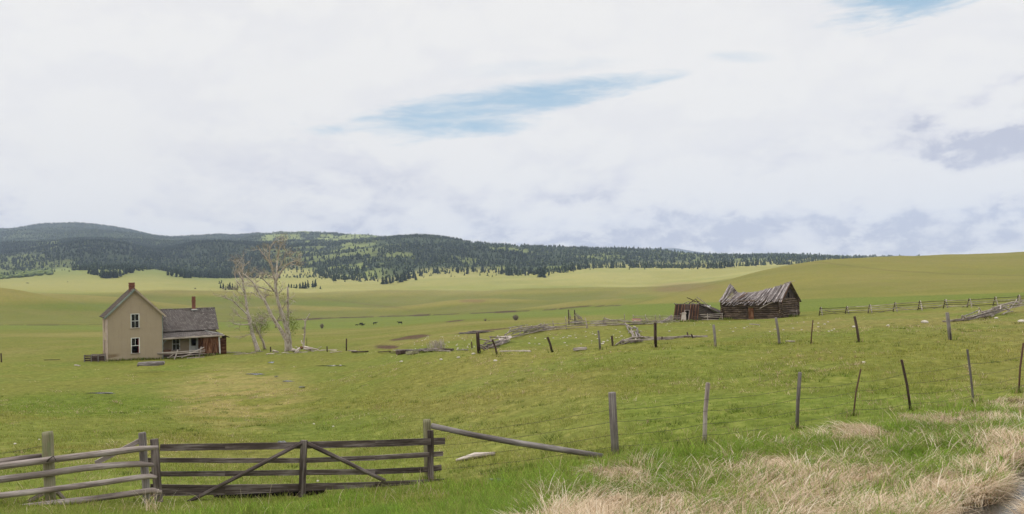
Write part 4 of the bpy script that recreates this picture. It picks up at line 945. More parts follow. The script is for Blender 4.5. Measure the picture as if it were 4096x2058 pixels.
# ------------------------------------------------------------------ log barn with the sagging roof
BO = G(2892, 1279)
def barn():
    k = BO[1] / 131.0; a = np.array([0.766, -0.643, 0]); b = np.array([0.643, 0.766, 0])
    BF = lambda s, d, z: BO + a * s * k + b * d * k + np.array([0, 0, z * k])
    L, D, H = 8.9, 6.0, 2.78
    root = empty('log_barn', BO, 'old log barn with a sagging grey board roof', 'barn')
    nl = 9; dz = H / nl
    def wall(p0, p1, off, gap=None, name_label=None):
        m = MB(BF)
        for q in range(nl + 1):
            z = -0.30 + off + dz * q + dz / 2; r = dz / 2 * random.uniform(0.93, 1.07)
            if z > H + 0.1: break
            d = np.array(p1, float) - np.array(p0, float); Ln = np.linalg.norm(d[:2]); e = d / Ln
            s0 = -0.28 + random.uniform(-0.1, 0.05); s1 = Ln + 0.28 + random.uniform(-0.05, 0.1)
            spans = [(s0, s1)]
            if gap and z < gap[2]: spans = [(s0, gap[0]), (gap[1], s1)]
            for (x0, x1) in spans:
                n = max(3, int((x1 - x0) / 1.2)); P = []
                for j in range(n + 1):
                    x = x0 + (x1 - x0) * j / n; w = np.array(p0) + e * x; P.append((w[0] + random.uniform(-.02, .02), w[1] + random.uniform(-.02, .02), z + random.uniform(-.018, .018)))
                m.tube(P, [r * random.uniform(0.9, 1.06) for _ in P], 8, 0.05)
        return m.build('log_wall', 'barn_log', root, smooth=True, label=name_label)
    wall((0, 0, 0), (L, 0, 0), 0.0, (4.05, 5.02, 1.78)); wall((L, 0, 0), (L, D, 0), dz / 2); wall((0, 0, 0), (0, D, 0), dz / 2); wall((0, D, 0), (L, D, 0), 0.0)
    m = MB(BF); m.box(0.12, 4.05, 0.10, 0.15, -0.3, H - 0.05).box(5.02, L - 0.12, 0.10, 0.15, -0.3, H - 0.05).box(L - 0.15, L - 0.10, 0.16, D - 0.1, -0.3, H - 0.05); m.build('dark_gap_backing', 'dark_void', root)  # near-black sheets behind the logs stand in for shade in the gaps
    m = MB(BF)
    for j in range(4): m.beam((4.18 + 0.2 * j, -0.08, -0.02), (4.18 + 0.2 * j, -0.08, 1.72), 0.03, 0.19, up=a, seg=4, rag=0.02)
    dr = m.build('door', 'brown_wood', root)
    for z in (0.35, 1.4): m = MB(BF); m.beam((4.06, -0.11, z), (4.90, -0.11, z), 0.03, 0.10); m.build('batten', 'brown_wood', dr)
    m = MB(BF); m.box(4.02, 4.10, -0.10, 0.12, -0.1, 1.80, 'z').box(4.99, 5.07, -0.10, 0.12, -0.1, 1.80, 'z').box(4.02, 5.07, -0.10, 0.12, 1.801, 1.90, 'x'); m.build('door_frame', 'barn_log', root)
    m = MB(BF); m.beam((4.0, -0.35, 0.03), (5.2, -0.32, 0.02), 0.16, 0.08, seg=3); m.build('threshold', 'grey_wood', root)
    # roof: loose boards hanging over a broken ridge
    ridge = lambda s: float(np.interp(s, [-0.5, 0.02, 0.35, 0.75, 1.1, 3.0, 4.5, 6.0, 7.5, 9.4], [4.8, 5.05, 4.60, 4.0, 3.78, 3.74, 3.92, 4.25, 4.64, 5.15]))
    rd = lambda s: float(np.interp(s, [-0.5, 0.4, 1.3, 3.0, 6.0, 9.4], [3.0, 3.0, 3.15, 3.1, 3.0, 3.0]))
    f = MB(BF); s = -0.30
    while s < L + 0.42:
        w = random.uniform(0.10, 0.155); layer = random.uniform(0, 0.13)
        jag = random.uniform(-0.55, 0.45) if 0.4 < s < 7.8 else random.uniform(-0.10, 0.06)
        d0 = -0.55 + jag; zt = ridge(s) + 0.05 + layer; st = s + random.uniform(-.03, .03)
        lean = 0.30 * math.exp(-((s - 3.2) / 2.2) ** 2)
        zb = 2.50 + layer + random.uniform(-.06, .06) - (0.10 if 0.4 < s < 7 else 0) + (d0 + .55) * 0.75
        mid_d = (rd(s) + d0) / 2 + 0.05; mid_z = (zt + zb) / 2 - random.uniform(0.0, 0.10) - (0.10 if 1 < s < 6 else 0)
        if random.random() < 0.09 and 1 < s < 8: s += w * 0.8; continue
        top = (st, rd(s) - 0.02, zt); bot = (st - lean + random.uniform(-.07, .07), d0, zb); mid = ((top[0] + bot[0]) / 2, mid_d, mid_z)
        nrm = (b * 0.6 * -1 + np.array([0, 0, 0.8]))
        f.beam(top, mid, w, 0.022, up=tuple(nrm), seg=2, rag=0.0).beam(mid, bot, w * 0.98, 0.022, up=tuple(nrm), seg=2)
        if random.random() < 0.55:                       # a second layer laid over the joint
            f.beam((st + 0.07, rd(s) - 0.3 * random.random(), zt + 0.05), (bot[0] + random.uniform(-.15, .30), d0 + random.uniform(-.1, 1.0), zb + 0.10 + random.uniform(0, .12) + .3 * random.random()), 0.14, 0.022, up=tuple(nrm), seg=2)
        s += w * 0.97
    f.build('roof_boards', 'roof_board', root, label='loose grey roof boards on the near slope')
    f = MB(BF); s = -0.30
    while s < L + 0.42:
        w = random.uniform(0.15, 0.21); f.beam((s, rd(s) + 0.03, ridge(s) + 0.03), (s, 6.5, 2.36 + random.uniform(-.08, .05)), w, 0.022, up=(0.3, 0.5, 0.8), seg=3); s += w * 1.0
    f.build('roof_boards', 'roof_board', root)
    f = MB(BF)                                            # sheathing and rafters under the boards
    for s in np.linspace(0.1, L - 0.1, 10): f.tube([(s, rd(s), ridge(s) - 0.22), (s, 0.25, 2.45)], 0.05, 5).tube([(s, rd(s), ridge(s) - 0.10), (s, 6.2, 2.55)], 0.05, 5)
    for t in (0.15, 0.4, 0.65): f.tube([(s, rd(s) * (1 - t) + 0.0 * t, (ridge(s) - 0.30) * (1 - t) + 2.40 * t) for s in np.linspace(-0.2, L + 0.35, 9)], 0.035, 5)
    f.tube([(s, rd(s), ridge(s) - 0.08) for s in np.linspace(2.0, L + 0.5, 8)], 0.07, 6)
    for d in (0.8, 1.9, 4.2, 5.2): z = H + (5.05 - H) * (1 - abs(d - 3) / 3); f.tube([(L - 0.4, d, z - 0.04), (L + random.uniform(0.35, 0.6), d, z - 0.04)], 0.05, 5)
    f.build('rafters', 'dark_wood', root, smooth=True)
    g = MB(BF); d = 0.05; nrm = a
    while d < D - 0.05:
        zt = H + (5.02 - H) * (1 - abs(d + 0.08 - 3) / 3)
        if 2.55 < d < 3.15: 
            g.beam((L + 0.02, d + 0.08, H - 0.1), (L + 0.02, d + 0.08, 3.05), 0.155, 0.025, up=tuple(a), seg=2)
            if zt > 3.9: g.beam((L + 0.02, d + 0.08, 3.80), (L + 0.02, d + 0.08, zt), 0.155, 0.025, up=tuple(a), seg=2)
        else: g.beam((L + 0.02, d + 0.08, H - 0.1 - random.uniform(0, 0.1)), (L + 0.02, d + 0.08, zt), 0.155, 0.025, up=tuple(a), seg=2)
        d += 0.163
    gb = g.build('gable_boards', 'barn_board', root)
    g = MB(BF); g.box(L + 0.01, L + 0.06, 2.50, 2.57, 2.98, 3.88, 'z').box(L + 0.01, L + 0.06, 3.17, 3.24, 2.98, 3.88, 'z').box(L + 0.012, L + 0.058, 2.571, 3.169, 3.80, 3.87, 'y'); g.build('window_frame', 'barn_log', gb)
    g = MB(BF); g.beam((L + 0.40, 3.0, 5.16), (L + 0.40, -0.60, 2.40), 0.03, 0.16, seg=4).beam((L + 0.38, 3.02, 5.14), (L + 0.38, 6.55, 2.36), 0.03, 0.16, seg=4); g.build('barge_board', 'brown_wood', root)
    g = MB(BF); g.pole((L - 0.6, 3.0, 5.08), (L + 1.05, 2.95, 5.42), 0.05, 0.04); g.build('ridge_pole', 'grey_wood', root)
    g = MB(BF); g.pole((L - 2.75, -0.75, 1.62), (L - 0.9, -0.5, 2.52), 0.06, 0.05); g.build('loose_pole', 'pale_wood', root, label='pole slipped down under the eave')
    g = MB(BF); g.beam((1.2, 0.9, 3.05), (3.5, 0.5, 3.32), 0.16, 0.03, seg=3); g.build('loose_board', 'red_board', root); g = MB(BF); g.beam((1.9, 0.4, 2.85), (2.9, 2.3, 3.85), 0.16, 0.03, seg=3); g.build('loose_board', 'red_board', root)
    # pole panel leaning on the right end
    rail_fence('pole_fence', 'short pole fence panel leaning on the right end of the log barn', 'fence', [(3145, 1240, 3147, 1268), (3187, 1242, 3188, 1267)], [[(3144, v0), (3189, v1)] for v0, v1 in ((1243, 1242), (1248, 1248), (1254, 1254), (1260, 1260), (1265, 1265))], 0.05, 0.045)
barn()

# ------------------------------------------------------------------ collapsed shed next to the barn
def shed():
    o = G(2700, 1287); y0 = o[1]
    S = lambda cu, cv, dy=0.0: at(2600 + cu / 3.68, 1080 + cv / 3.68, y0 + dy)
    root = empty('collapsed_shed', o, 'dark collapsed shed leaning over left of the log barn', 'shed')
    def quadpts(p00, p10, p11, p01): return lambda a, b: (p00 * (1 - a) + p10 * a) * (1 - b) + (p01 * (1 - a) + p11 * a) * b
    q = quadpts(S(338, 762, 0), S(698, 770, 0), S(722, 512, 1.3), S(372, 508, 1.3))      # front wall: a right, b up
    m = MB(); nb = 13
    for j in range(nb):
        b0 = j / nb + 0.008; b1 = (j + 1) / nb
        m.slab([q(0, b1) , q(1, b1), q(1, b0), q(0, b0)] if not (j < 8) else [q(0, b1), q(0.42, b1), q(0.42, b0), q(0, b0)], 0.03, 4, 1)
        if j < 8: m.slab([q(0.62, b1), q(1, b1), q(1, b0), q(0.62, b0)], 0.03, 4, 1)
    m.build('plank_wall', 'dark_wood', root, label='dark front wall of horizontal planks')
    for a in (0.02, 0.15, 0.29, 0.40, 0.64, 0.76, 0.88, 0.99):
        m = MB(); off = np.array([0, -0.08, 0.02]); m.pole(q(a, 0.0) + off, q(a + random.uniform(-.015, .015), 1.03) + off, 0.05, 0.04, 6, 0.006); m.build('batten', 'brown_wood', root, smooth=True)
    m = MB(); off = np.array([0, -0.10, 0])
    for (a0, b0, a1, b1) in ((0.41, 0.0, 0.43, 0.66), (0.62, 0.0, 0.62, 0.66), (0.41, 0.66, 0.63, 0.66)): m.beam(q(a0, b0) + off, q(a1, b1) + off, 0.06, 0.09, up=(1, 0, 0.1), seg=2)
    m.build('door_frame', 'grey_wood', root)
    m = MB(); m.slab([S(345, 760, 1.6), S(700, 768, 1.6), S(722, 520, 2.6), S(380, 516, 2.6)], 0.03, 3, 3); m.build('back_wall', 'barn_board', root)
    # caved-in side with its dark boards and the fallen roof
    m = MB(); nb = 9; t = quadpts(S(700, 768, 0.05), S(1050, 752, 2.0), S(1062, 664, 2.3), S(724, 516, 1.35))
    for j in range(nb): m.slab([t(0, (j + 1) / nb), t(1, (j + 1) / nb), t(1, j / nb + 0.01), t(0, j / nb + 0.01)], 0.03, 4, 1)
    m.build('plank_wall', 'barn_board', root, label='darker side wall under the fallen roof')
    for a in (0.3, 0.55, 0.8):
        m = MB(); off = np.array([0, -0.07, 0]); m.pole(t(a - 0.1, 0.02) + off, t(a + 0.05, 0.96) + off, 0.05, 0.04, 6); m.build('batten', 'dark_wood', root, smooth=True)
    m = MB(); m.slab([S(715, 506, 1.25), S(800, 498, 5.0), S(1120, 636, 5.4), S(1075, 660, 2.1)], 0.06, 8, 4, 0.03); m.build('fallen_roof', 'barn_board', root)
    m = MB(); m.slab([S(360, 506, 1.3), S(720, 510, 1.3), S(790, 500, 5.0), S(430, 500, 5.0)], 0.05, 6, 4, 0.02); m.build('fallen_roof', 'barn_board', root)
    for (c, d, y1, y2) in (((352, 492), (400, 512), 1.1, 1.3), ((545, 410), (800, 525), 1.6, 2.6), ((685, 400), (1015, 632), 1.8, 2.2), ((500, 498), (560, 468), 1.4, 1.8), ((560, 468), (960, 592), 1.8, 2.2), ((575, 500), (668, 428), 1.5, 1.9), ((668, 428), (740, 505), 1.9, 2.2), ((700, 500), (740, 470), 1.5, 1.8), ((760, 520), (1030, 640), 1.2, 1.6), ((800, 520), (1070, 665), 1.5, 1.9), ((820, 540), (1040, 700), 1.0, 1.2), ((620, 470), (730, 470), 1.9, 1.9)):
        m = MB(); m.pole(S(*c, y1), S(*d, y2), 0.06, 0.045, 6, 0.01); m.build('rafter', random.choice(['grey_wood', 'dark_wood', 'post_wood']), root, smooth=True)
    for (c, y) in (((880, 535), 3.2),):
        m = MB(); m.slab([S(830, 530, 3), S(890, 520, 3.4), S(895, 548, 3.2), S(840, 556, 2.8)], 0.03, 2, 2); m.build('roof_scrap', 'white_paint', root)
    # the torn-off door
    m = MB(); p = quadpts(S(452, 772, -0.55), S(532, 760, -0.55), S(528, 618, -0.15), S(470, 625, -0.15))
    for j in range(4):
        a0, a1 = j / 4 + 0.01, (j + 1) / 4; top = 1.0 - random.uniform(0, 0.06); bot = 0.25 if j == 1 else 0.0
        m.slab([p(a0, top), p(a1, top), p(a1, bot), p(a0, bot)], 0.03, 1, 4, 0.006)
    m.beam(S(440, 648, -0.3), S(540, 640, -0.3), 0.03, 0.12, seg=2)
    d = m.build('broken_door', 'pale_wood', None, loc=tuple(S(490, 770, -0.55))); tag(d, 'pale grey broken plank door propped against the collapsed shed', 'door')
    # splayed poles slid off the left side
    pr = empty('pole_pile', G(2655, 1292), 'fan of pale poles sliding off the left side of the collapsed shed', 'poles')
    for j in range(16):
        f = j / 15; m = MB(); m.pole(S(150 + 150 * f + random.uniform(-15, 15), 772 - 22 * f + random.uniform(-12, 5), -0.5 + random.uniform(-.2, .2)), S(322 + random.uniform(-6, 8), 662 + 70 * f + random.uniform(-8, 8), 0.2), 0.04, 0.035, 6); m.build('pole', 'grey_wood', pr, smooth=True)
    rail_fence('pole_fence', 'four-rail pole fence panel between the collapsed shed and the log barn', 'fence', [(2830, 1255, 2831, 1282), (2772, 1259, 2774, 1283), (2889, 1253, 2891, 1280)],
               [[(2770, 1260), (2830, 1258.5), (2892, 1256)], [(2773, 1267), (2832, 1266), (2892, 1263)], [(2765, 1271.5), (2892, 1270)], [(2773, 1280), (2830, 1279.5), (2892, 1279)]], 0.045, 0.045, 'pale_wood')
shed()

# ------------------------------------------------------------------ collapsed rail fences across the old corral
def corrals():
    base = [(1922, 1398), (1960, 1396), (1995, 1391), (2020, 1374), (2045, 1364)]; top = [(1922, 1378), (1965, 1352), (2000, 1344), (2045, 1342)]
    c = empty('collapsed_fence', G(1960, 1394), 'flattened heap of grey rails beside the thick brown post', 'fence'); heap(c, base, top, 22, (45, 105), 0.045, steep=0.18)
    yl = ground_line([(1918, 1410), (2000, 1395), (2050, 1365)])
    sticks(c, [(1916, 1357, 1972, 1367), (1922, 1380, 1983, 1416), (1922, 1390, 1943, 1404), (1965, 1349, 1958, 1368), (1990, 1348, 2003, 1350), (1958, 1348, 1995, 1350)], 0.05, yl)
    base = [(2010, 1366), (2050, 1350), (2080, 1342), (2160, 1325), (2200, 1318), (2260, 1315)]; top = [(2010, 1345), (2036, 1316), (2080, 1308), (2130, 1305), (2180, 1300), (2260, 1303)]
    c = empty('collapsed_fence', G(2080, 1342), 'long sagging run of tumbled rails climbing the bank between plank panel and upright pickets', 'fence'); heap(c, base, top, 26, (60, 150), 0.048, steep=0.3)
    yl = ground_line([(2010, 1364), (2050, 1349), (2080, 1342), (2160, 1325), (2260, 1315)])
    sticks(c, [(2034, 1313, 2112, 1300), (2020, 1345, 2043, 1315), (2036, 1325, 2090, 1305), (2079, 1340, 2084, 1316), (2121, 1317, 2126, 1303), (2140, 1308, 2166, 1295), (2158, 1297, 2180, 1320), (2041, 1331, 2041, 1312), (2084, 1304, 2083, 1320)], 0.05, yl)
    # plank panel
    y = G(2003, 1374)[1]; P = [at(1989, 1346, y + 1.3), at(2042, 1343, y + 1.5), at(2049, 1349, y + 0.6), at(2004, 1374, y)]
    m = MB()
    for j in range(5):
        a0, a1 = j / 5 + 0.01, (j + 1) / 5; q = lambda a, b: (P[0] * (1 - b) + P[3] * b) * (1 - a) + (P[1] * (1 - b) + P[2] * b) * a
        m.slab([q(0, a0), q(1, a0), q(1, a1), q(0, a1)], 0.035, 3, 1, 0.01)
    m.beam(q(0.02, 0) + np.array([0, 0, .04]), q(0.02, 1) + np.array([0, 0, .04]), 0.1, 0.05)
    o = m.build('plank_platform', 'pale_wood', None, loc=tuple(P[3])); tag(o, 'fallen pale plank panel lying on the flattened rails', 'panel')
    # standing length
    r, Y = rail_fence('rail_fence', 'still standing grey rail fence with tall pickets beside the broken chute', 'fence', [(2211, 1283, 2216, 1317), (2262, 1267, 2267, 1319), (2342, 1276, 2348, 1316), (2340, 1272, 2353, 1313), (2176, 1291, 2182, 1321)],
        [[(2160, 1299), (2262, 1294), (2345, 1288)], [(2176, 1303), (2215, 1308), (2262, 1303)], [(2190, 1312), (2262, 1307), (2350, 1301)], [(2176, 1319), (2262, 1315), (2350, 1309)], [(2258, 1306), (2340, 1299.5), (2425, 1291)]], 0.05, 0.045)
    # broken loading chute
    o = G(2302, 1302); y = o[1] + 4.0; ch = empty('loading_chute', o, 'broken wooden loading chute with two dark uprights and slanting poles', 'chute')
    for p in ((2273.5, 1240, 2276, 1300), (2298, 1240, 2300, 1300)):
        m = MB(); m.pole(at(p[2], p[3], y), at(p[0], p[1], y), 0.085, 0.075, 7, 0.004); m.build('post', 'dark_wood', ch, smooth=True)
    m = MB(); m.pole(at(2272, 1240.5, y), at(2300, 1240.3, y), 0.02, 0.02, 5); m.build('tie', 'grey_wood', ch)
    sticks(ch, [(2284, 1274, 2277, 1252), (2281, 1280, 2279, 1262), (2325, 1272, 2297, 1249), (2320, 1278, 2299, 1255), (2318, 1279, 2297, 1260), (2307, 1284, 2299, 1267), (2326, 1277, 2310, 1262), (2272, 1279, 2328, 1277), (2270, 1290, 2345, 1288), (2324, 1300, 2325, 1268), (2325, 1272, 2338, 1290), (2272, 1290, 2280, 1272)], 0.055, y, 'grey_wood', 'pole')
    heap(ch, [(2268, 1303), (2350, 1302)], [(2268, 1280), (2350, 1284)], 14, (25, 55), 0.05, 'post_wood', name='pole', ysc=lambda u: y - 1)
    # the long heap toward the shed
    base = [(2345, 1306), (2420, 1304), (2500, 1303), (2600, 1299), (2720, 1290)]; top = [(2345, 1284), (2420, 1276), (2450, 1283), (2500, 1280), (2560, 1284), (2640, 1284), (2720, 1280)]
    c = empty('collapsed_fence', G(2500, 1303), 'long low jumble of grey rails reaching to the collapsed shed', 'fence'); heap(c, base, top, 34, (50, 130), 0.05, dy=0.9, steep=0.25)
    yl = ground_line([(2345, 1306), (2420, 1304), (2500, 1303), (2600, 1299), (2720, 1291)])
    sticks(c, [(2380, 1299, 2500, 1293), (2380, 1304, 2500, 1296), (2416, 1272, 2450, 1283), (2420, 1276, 2470, 1286), (2410, 1290, 2418, 1270), (2418, 1304, 2422, 1276), (2595, 1291, 2586, 1272), (2630, 1291, 2620, 1281), (2570, 1287, 2560, 1275)], 0.055, yl)
    rail_fence('rail_fence', 'four-rail grey fence in front of the collapsed shed behind the low jumble', 'fence', [(2497, 1257, 2500, 1296), (2532, 1259, 2536, 1292), (2581, 1258, 2586, 1291), (2621, 1259, 2622, 1290), (2638, 1260, 2643, 1289), (2690, 1263, 2691, 1288)],
        [[(2532, 1266), (2620, 1265.5), (2720, 1265)], [(2533, 1274), (2630, 1272), (2722, 1271)], [(2560, 1279), (2640, 1277), (2722, 1276)], [(2610, 1283), (2722, 1281.5)], [(2640, 1289), (2722, 1287)], [(2345, 1287), (2497, 1277)], [(2360, 1293), (2497, 1283)]], 0.05, 0.045)
    y = G(2545, 1298)[1]; m = MB(); m.slab([at(2524, 1275, y + 1.5), at(2564, 1275, y + 1.5), at(2568, 1284, y - 0.2), at(2530, 1284, y - 0.2)], 0.02, 4, 3, 0.02); o = m.build('board_sheet', 'red_board', None, loc=tuple(at(2545, 1284, y))); tag(o, 'rust-red board panel lying on the long jumble of rails', 'panel')
    # the corner that runs down to the near fence line
    K = lambda x, y_: (2380 + x / 5.8825, 1180 + y_ / 5.8825); c = empty('collapsed_fence', G(2553, 1370), 'tangle of toppled rails and posts where the corral fence turns a corner', 'fence')
    yv = lambda v: float(np.interp(v, [1291, 1320, 1345, 1372], [G(2500, 1303)[1], G(2530, 1325)[1], G(2545, 1350)[1], G(2552, 1371)[1]]))
    for (x0, q0, x1, q1) in ((960, 800, 715, 660), (880, 790, 700, 680), (800, 860, 720, 730), (780, 830, 770, 740), (980, 960, 890, 770), (930, 980, 850, 800), (890, 990, 790, 880), (900, 930, 820, 860), (1010, 1060, 1000, 925), (1035, 960, 1025, 850), (1075, 1000, 1050, 915), (950, 880, 980, 790), (960, 860, 1010, 770), (985, 1000, 960, 880), (940, 860, 800, 850), (990, 1090, 985, 980), (1080, 1090, 1010, 1000), (1010, 1000, 990, 870), (960, 760, 900, 740)):
        a = K(x0, q0); b = K(x1, q1); m = MB(); m.pole(at(*a, yv(a[1])), at(*b, yv(b[1])), 0.055, 0.045, 6, 0.012); m.build('rail', random.choice(['grey_wood', 'grey_wood', 'post_wood', 'pale_wood']), c, smooth=True)
    heap(c, [(2500, 1375), (2560, 1373), (2600, 1364)], [(2500, 1356), (2545, 1345), (2600, 1349)], 16, (30, 70), 0.05)
    r, Y = rail_fence('rail_fence', 'sagging dark rail fence running right from the tangled corner', 'fence', [K(1575, 985) + K(1590, 1062), K(2075, 965) + K(2085, 1010), K(1100, 960) + K(1115, 1075), K(2165, 880) + K(2215, 1010), (2765, 1337, 2775, 1353)],
        [[K(1020, 985), K(1300, 1000), K(1580, 1003), K(1880, 990), K(2080, 972)], [K(1030, 1010), K(1300, 1030), K(1580, 1030), K(1880, 1015), K(2080, 1000)], [K(1050, 1050), K(1300, 1060), K(1590, 1052), K(1850, 1040)], [K(1060, 1080), K(1250, 1085), K(1500, 1070)], [K(2090, 975), K(2230, 962), K(2353, 975)], [K(2000, 1015), K(2200, 985), K(2353, 998)], [(2740, 1343), (2800, 1346), (2830, 1344)], [(2740, 1348), (2830, 1349)]], 0.055, 0.045, post_mat='dark_wood')
    c = empty('collapsed_fence', K_ := G(2475, 1380), 'loose end of fallen rails with a leaning post left of the tangled corner', 'fence')
    yl = ground_line([(2460, 1384), (2495, 1378), (2560, 1372)])
    sticks(c, [K(480, 1190) + K(670, 1045), K(500, 1185) + K(640, 1085), K(600, 1160) + K(660, 1070), K(640, 1160) + K(690, 1150), K(670, 1072) + K(910, 1000), K(690, 1150) + K(960, 1062), K(660, 1150) + K(670, 1080), K(820, 1140) + K(990, 1075), K(940, 1120) + K(1020, 1060), K(680, 1095) + K(900, 1060)], 0.05, yl)
    # lumber pile far left of the brown post
    c = empty('collapsed_fence', G(1880, 1338), 'dark heap of fallen boards on bare soil far behind the thick brown post', 'lumber'); heap(c, [(1835, 1338), (1890, 1337), (1985, 1328)], [(1835, 1330), (1890, 1324), (1985, 1324)], 22, (25, 70), 0.06, 'post_wood', name='board')
    # right: standing jackleg fence
    pts = [(3283, 1229, 1264), (3388, 1226, 1256), (3480, 1219, 1254), (3581, 1210, 1248), (3680, 1204, 1242), (3782, 1198, 1234), (3878, 1195, 1231), (3982, 1188, 1224), (4075, 1181, 1215), (4180, 1176, 1210)]
    feet = [G(u, b) for u, t, b in pts]; root = empty('jackleg_fence', feet[0], 'long jackleg rail fence of four rails on crossed supports right of the log barn', 'fence')
    for (u, t, b_), f in zip(pts, feet):
        for sx, mt in ((-1, 'dark_wood'), (1, 'pale_wood')):
            m = MB(); top = at(u + 1.5 * sx, t, f[1] + 0.10 * sx); ft = np.array([f[0] + sx * 0.03, f[1] - sx * 0.55, 0]); ft[2] = float(gz(ft[0], ft[1])) - 0.05
            m.pole(ft, top, 0.065, 0.055, 6, 0.01); m.build('support', mt, root, smooth=True)
    for k in range(len(pts) - 1):
        for h, r in ((0.17, 0.042), (0.38, 0.04), (0.60, 0.042), (0.84, 0.045)):
            (u0, t0, b0), (u1, t1, b1) = pts[k], pts[k + 1]; m = MB()
            m.pole(at(u0 - 6, t0 + (b0 - t0) * h + random.uniform(-1, 1), feet[k][1] - 0.1 - 0.3 * h), at(u1 + 6, t1 + (b1 - t1) * h + random.uniform(-1.2, 1.2), feet[k + 1][1] - 0.1 - 0.3 * h), r, r * 0.8, 6, 0.006); m.build('rail', random.choice(['grey_wood', 'dark_wood', 'grey_wood']), root, smooth=True)
    Yj = lambda u: float(np.interp(u, [p[0] for p in pts], [f[1] for f in feet]))
    for (u0, v0, u1, v1) in ((3512, 1253, 3578, 1234), (3583, 1230, 3640, 1240), (3725, 1239, 3772, 1221), (3688, 1224, 3705, 1235), (3885, 1215, 3910, 1226), (3845, 1230, 3876, 1218), (3290, 1240, 3345, 1253)):
        m = MB(); m.pole(at(u0, v0, Yj(u0) - 0.3), at(u1, v1, Yj(u1) - 0.15), 0.035, 0.03, 6); m.build('brace', 'grey_wood', root, smooth=True)
    # right: collapsed run
    K = lambda x, y_: (3700 + x / 6.47, 1150 + y_ / 6.47)
    base = [(3750, 1291), (3790, 1289), (3855, 1285), (3930, 1274), (4000, 1246), (4090, 1228), (4150, 1222)]; top = [(3750, 1288), (3850, 1267), (3915, 1240), (4000, 1224), (4060, 1206), (4150, 1192)]
    c = empty('collapsed_fence', G(3855, 1286), 'collapsed jackleg fence of tangled rails sinking down to the left below the standing one', 'fence'); yl = ground_line([(3750, 1291), (3790, 1289), (3855, 1285), (3930, 1276), (4000, 1262), (4090, 1245)])
    heap(c, base, top, 28, (60, 170), 0.05, ysc=yl, steep=0.25)
    sticks(c, [K(1160, 830) + K(965, 730), K(1580, 830) + K(1390, 525), K(1770, 750) + K(1420, 600), K(2110, 650) + K(2380, 310), K(2180, 600) + K(1980, 490), K(2450, 430) + K(2370, 370), K(1000, 870) + K(960, 740), K(1380, 800) + K(1400, 600), K(1700, 770) + K(1790, 720), K(1950, 580) + K(1960, 470), K(2000, 700) + K(2280, 620), K(2460, 440) + K(2440, 190), K(2480, 380) + K(2470, 250)], 0.055, yl, 'pale_wood', dy=0.6)
corrals()
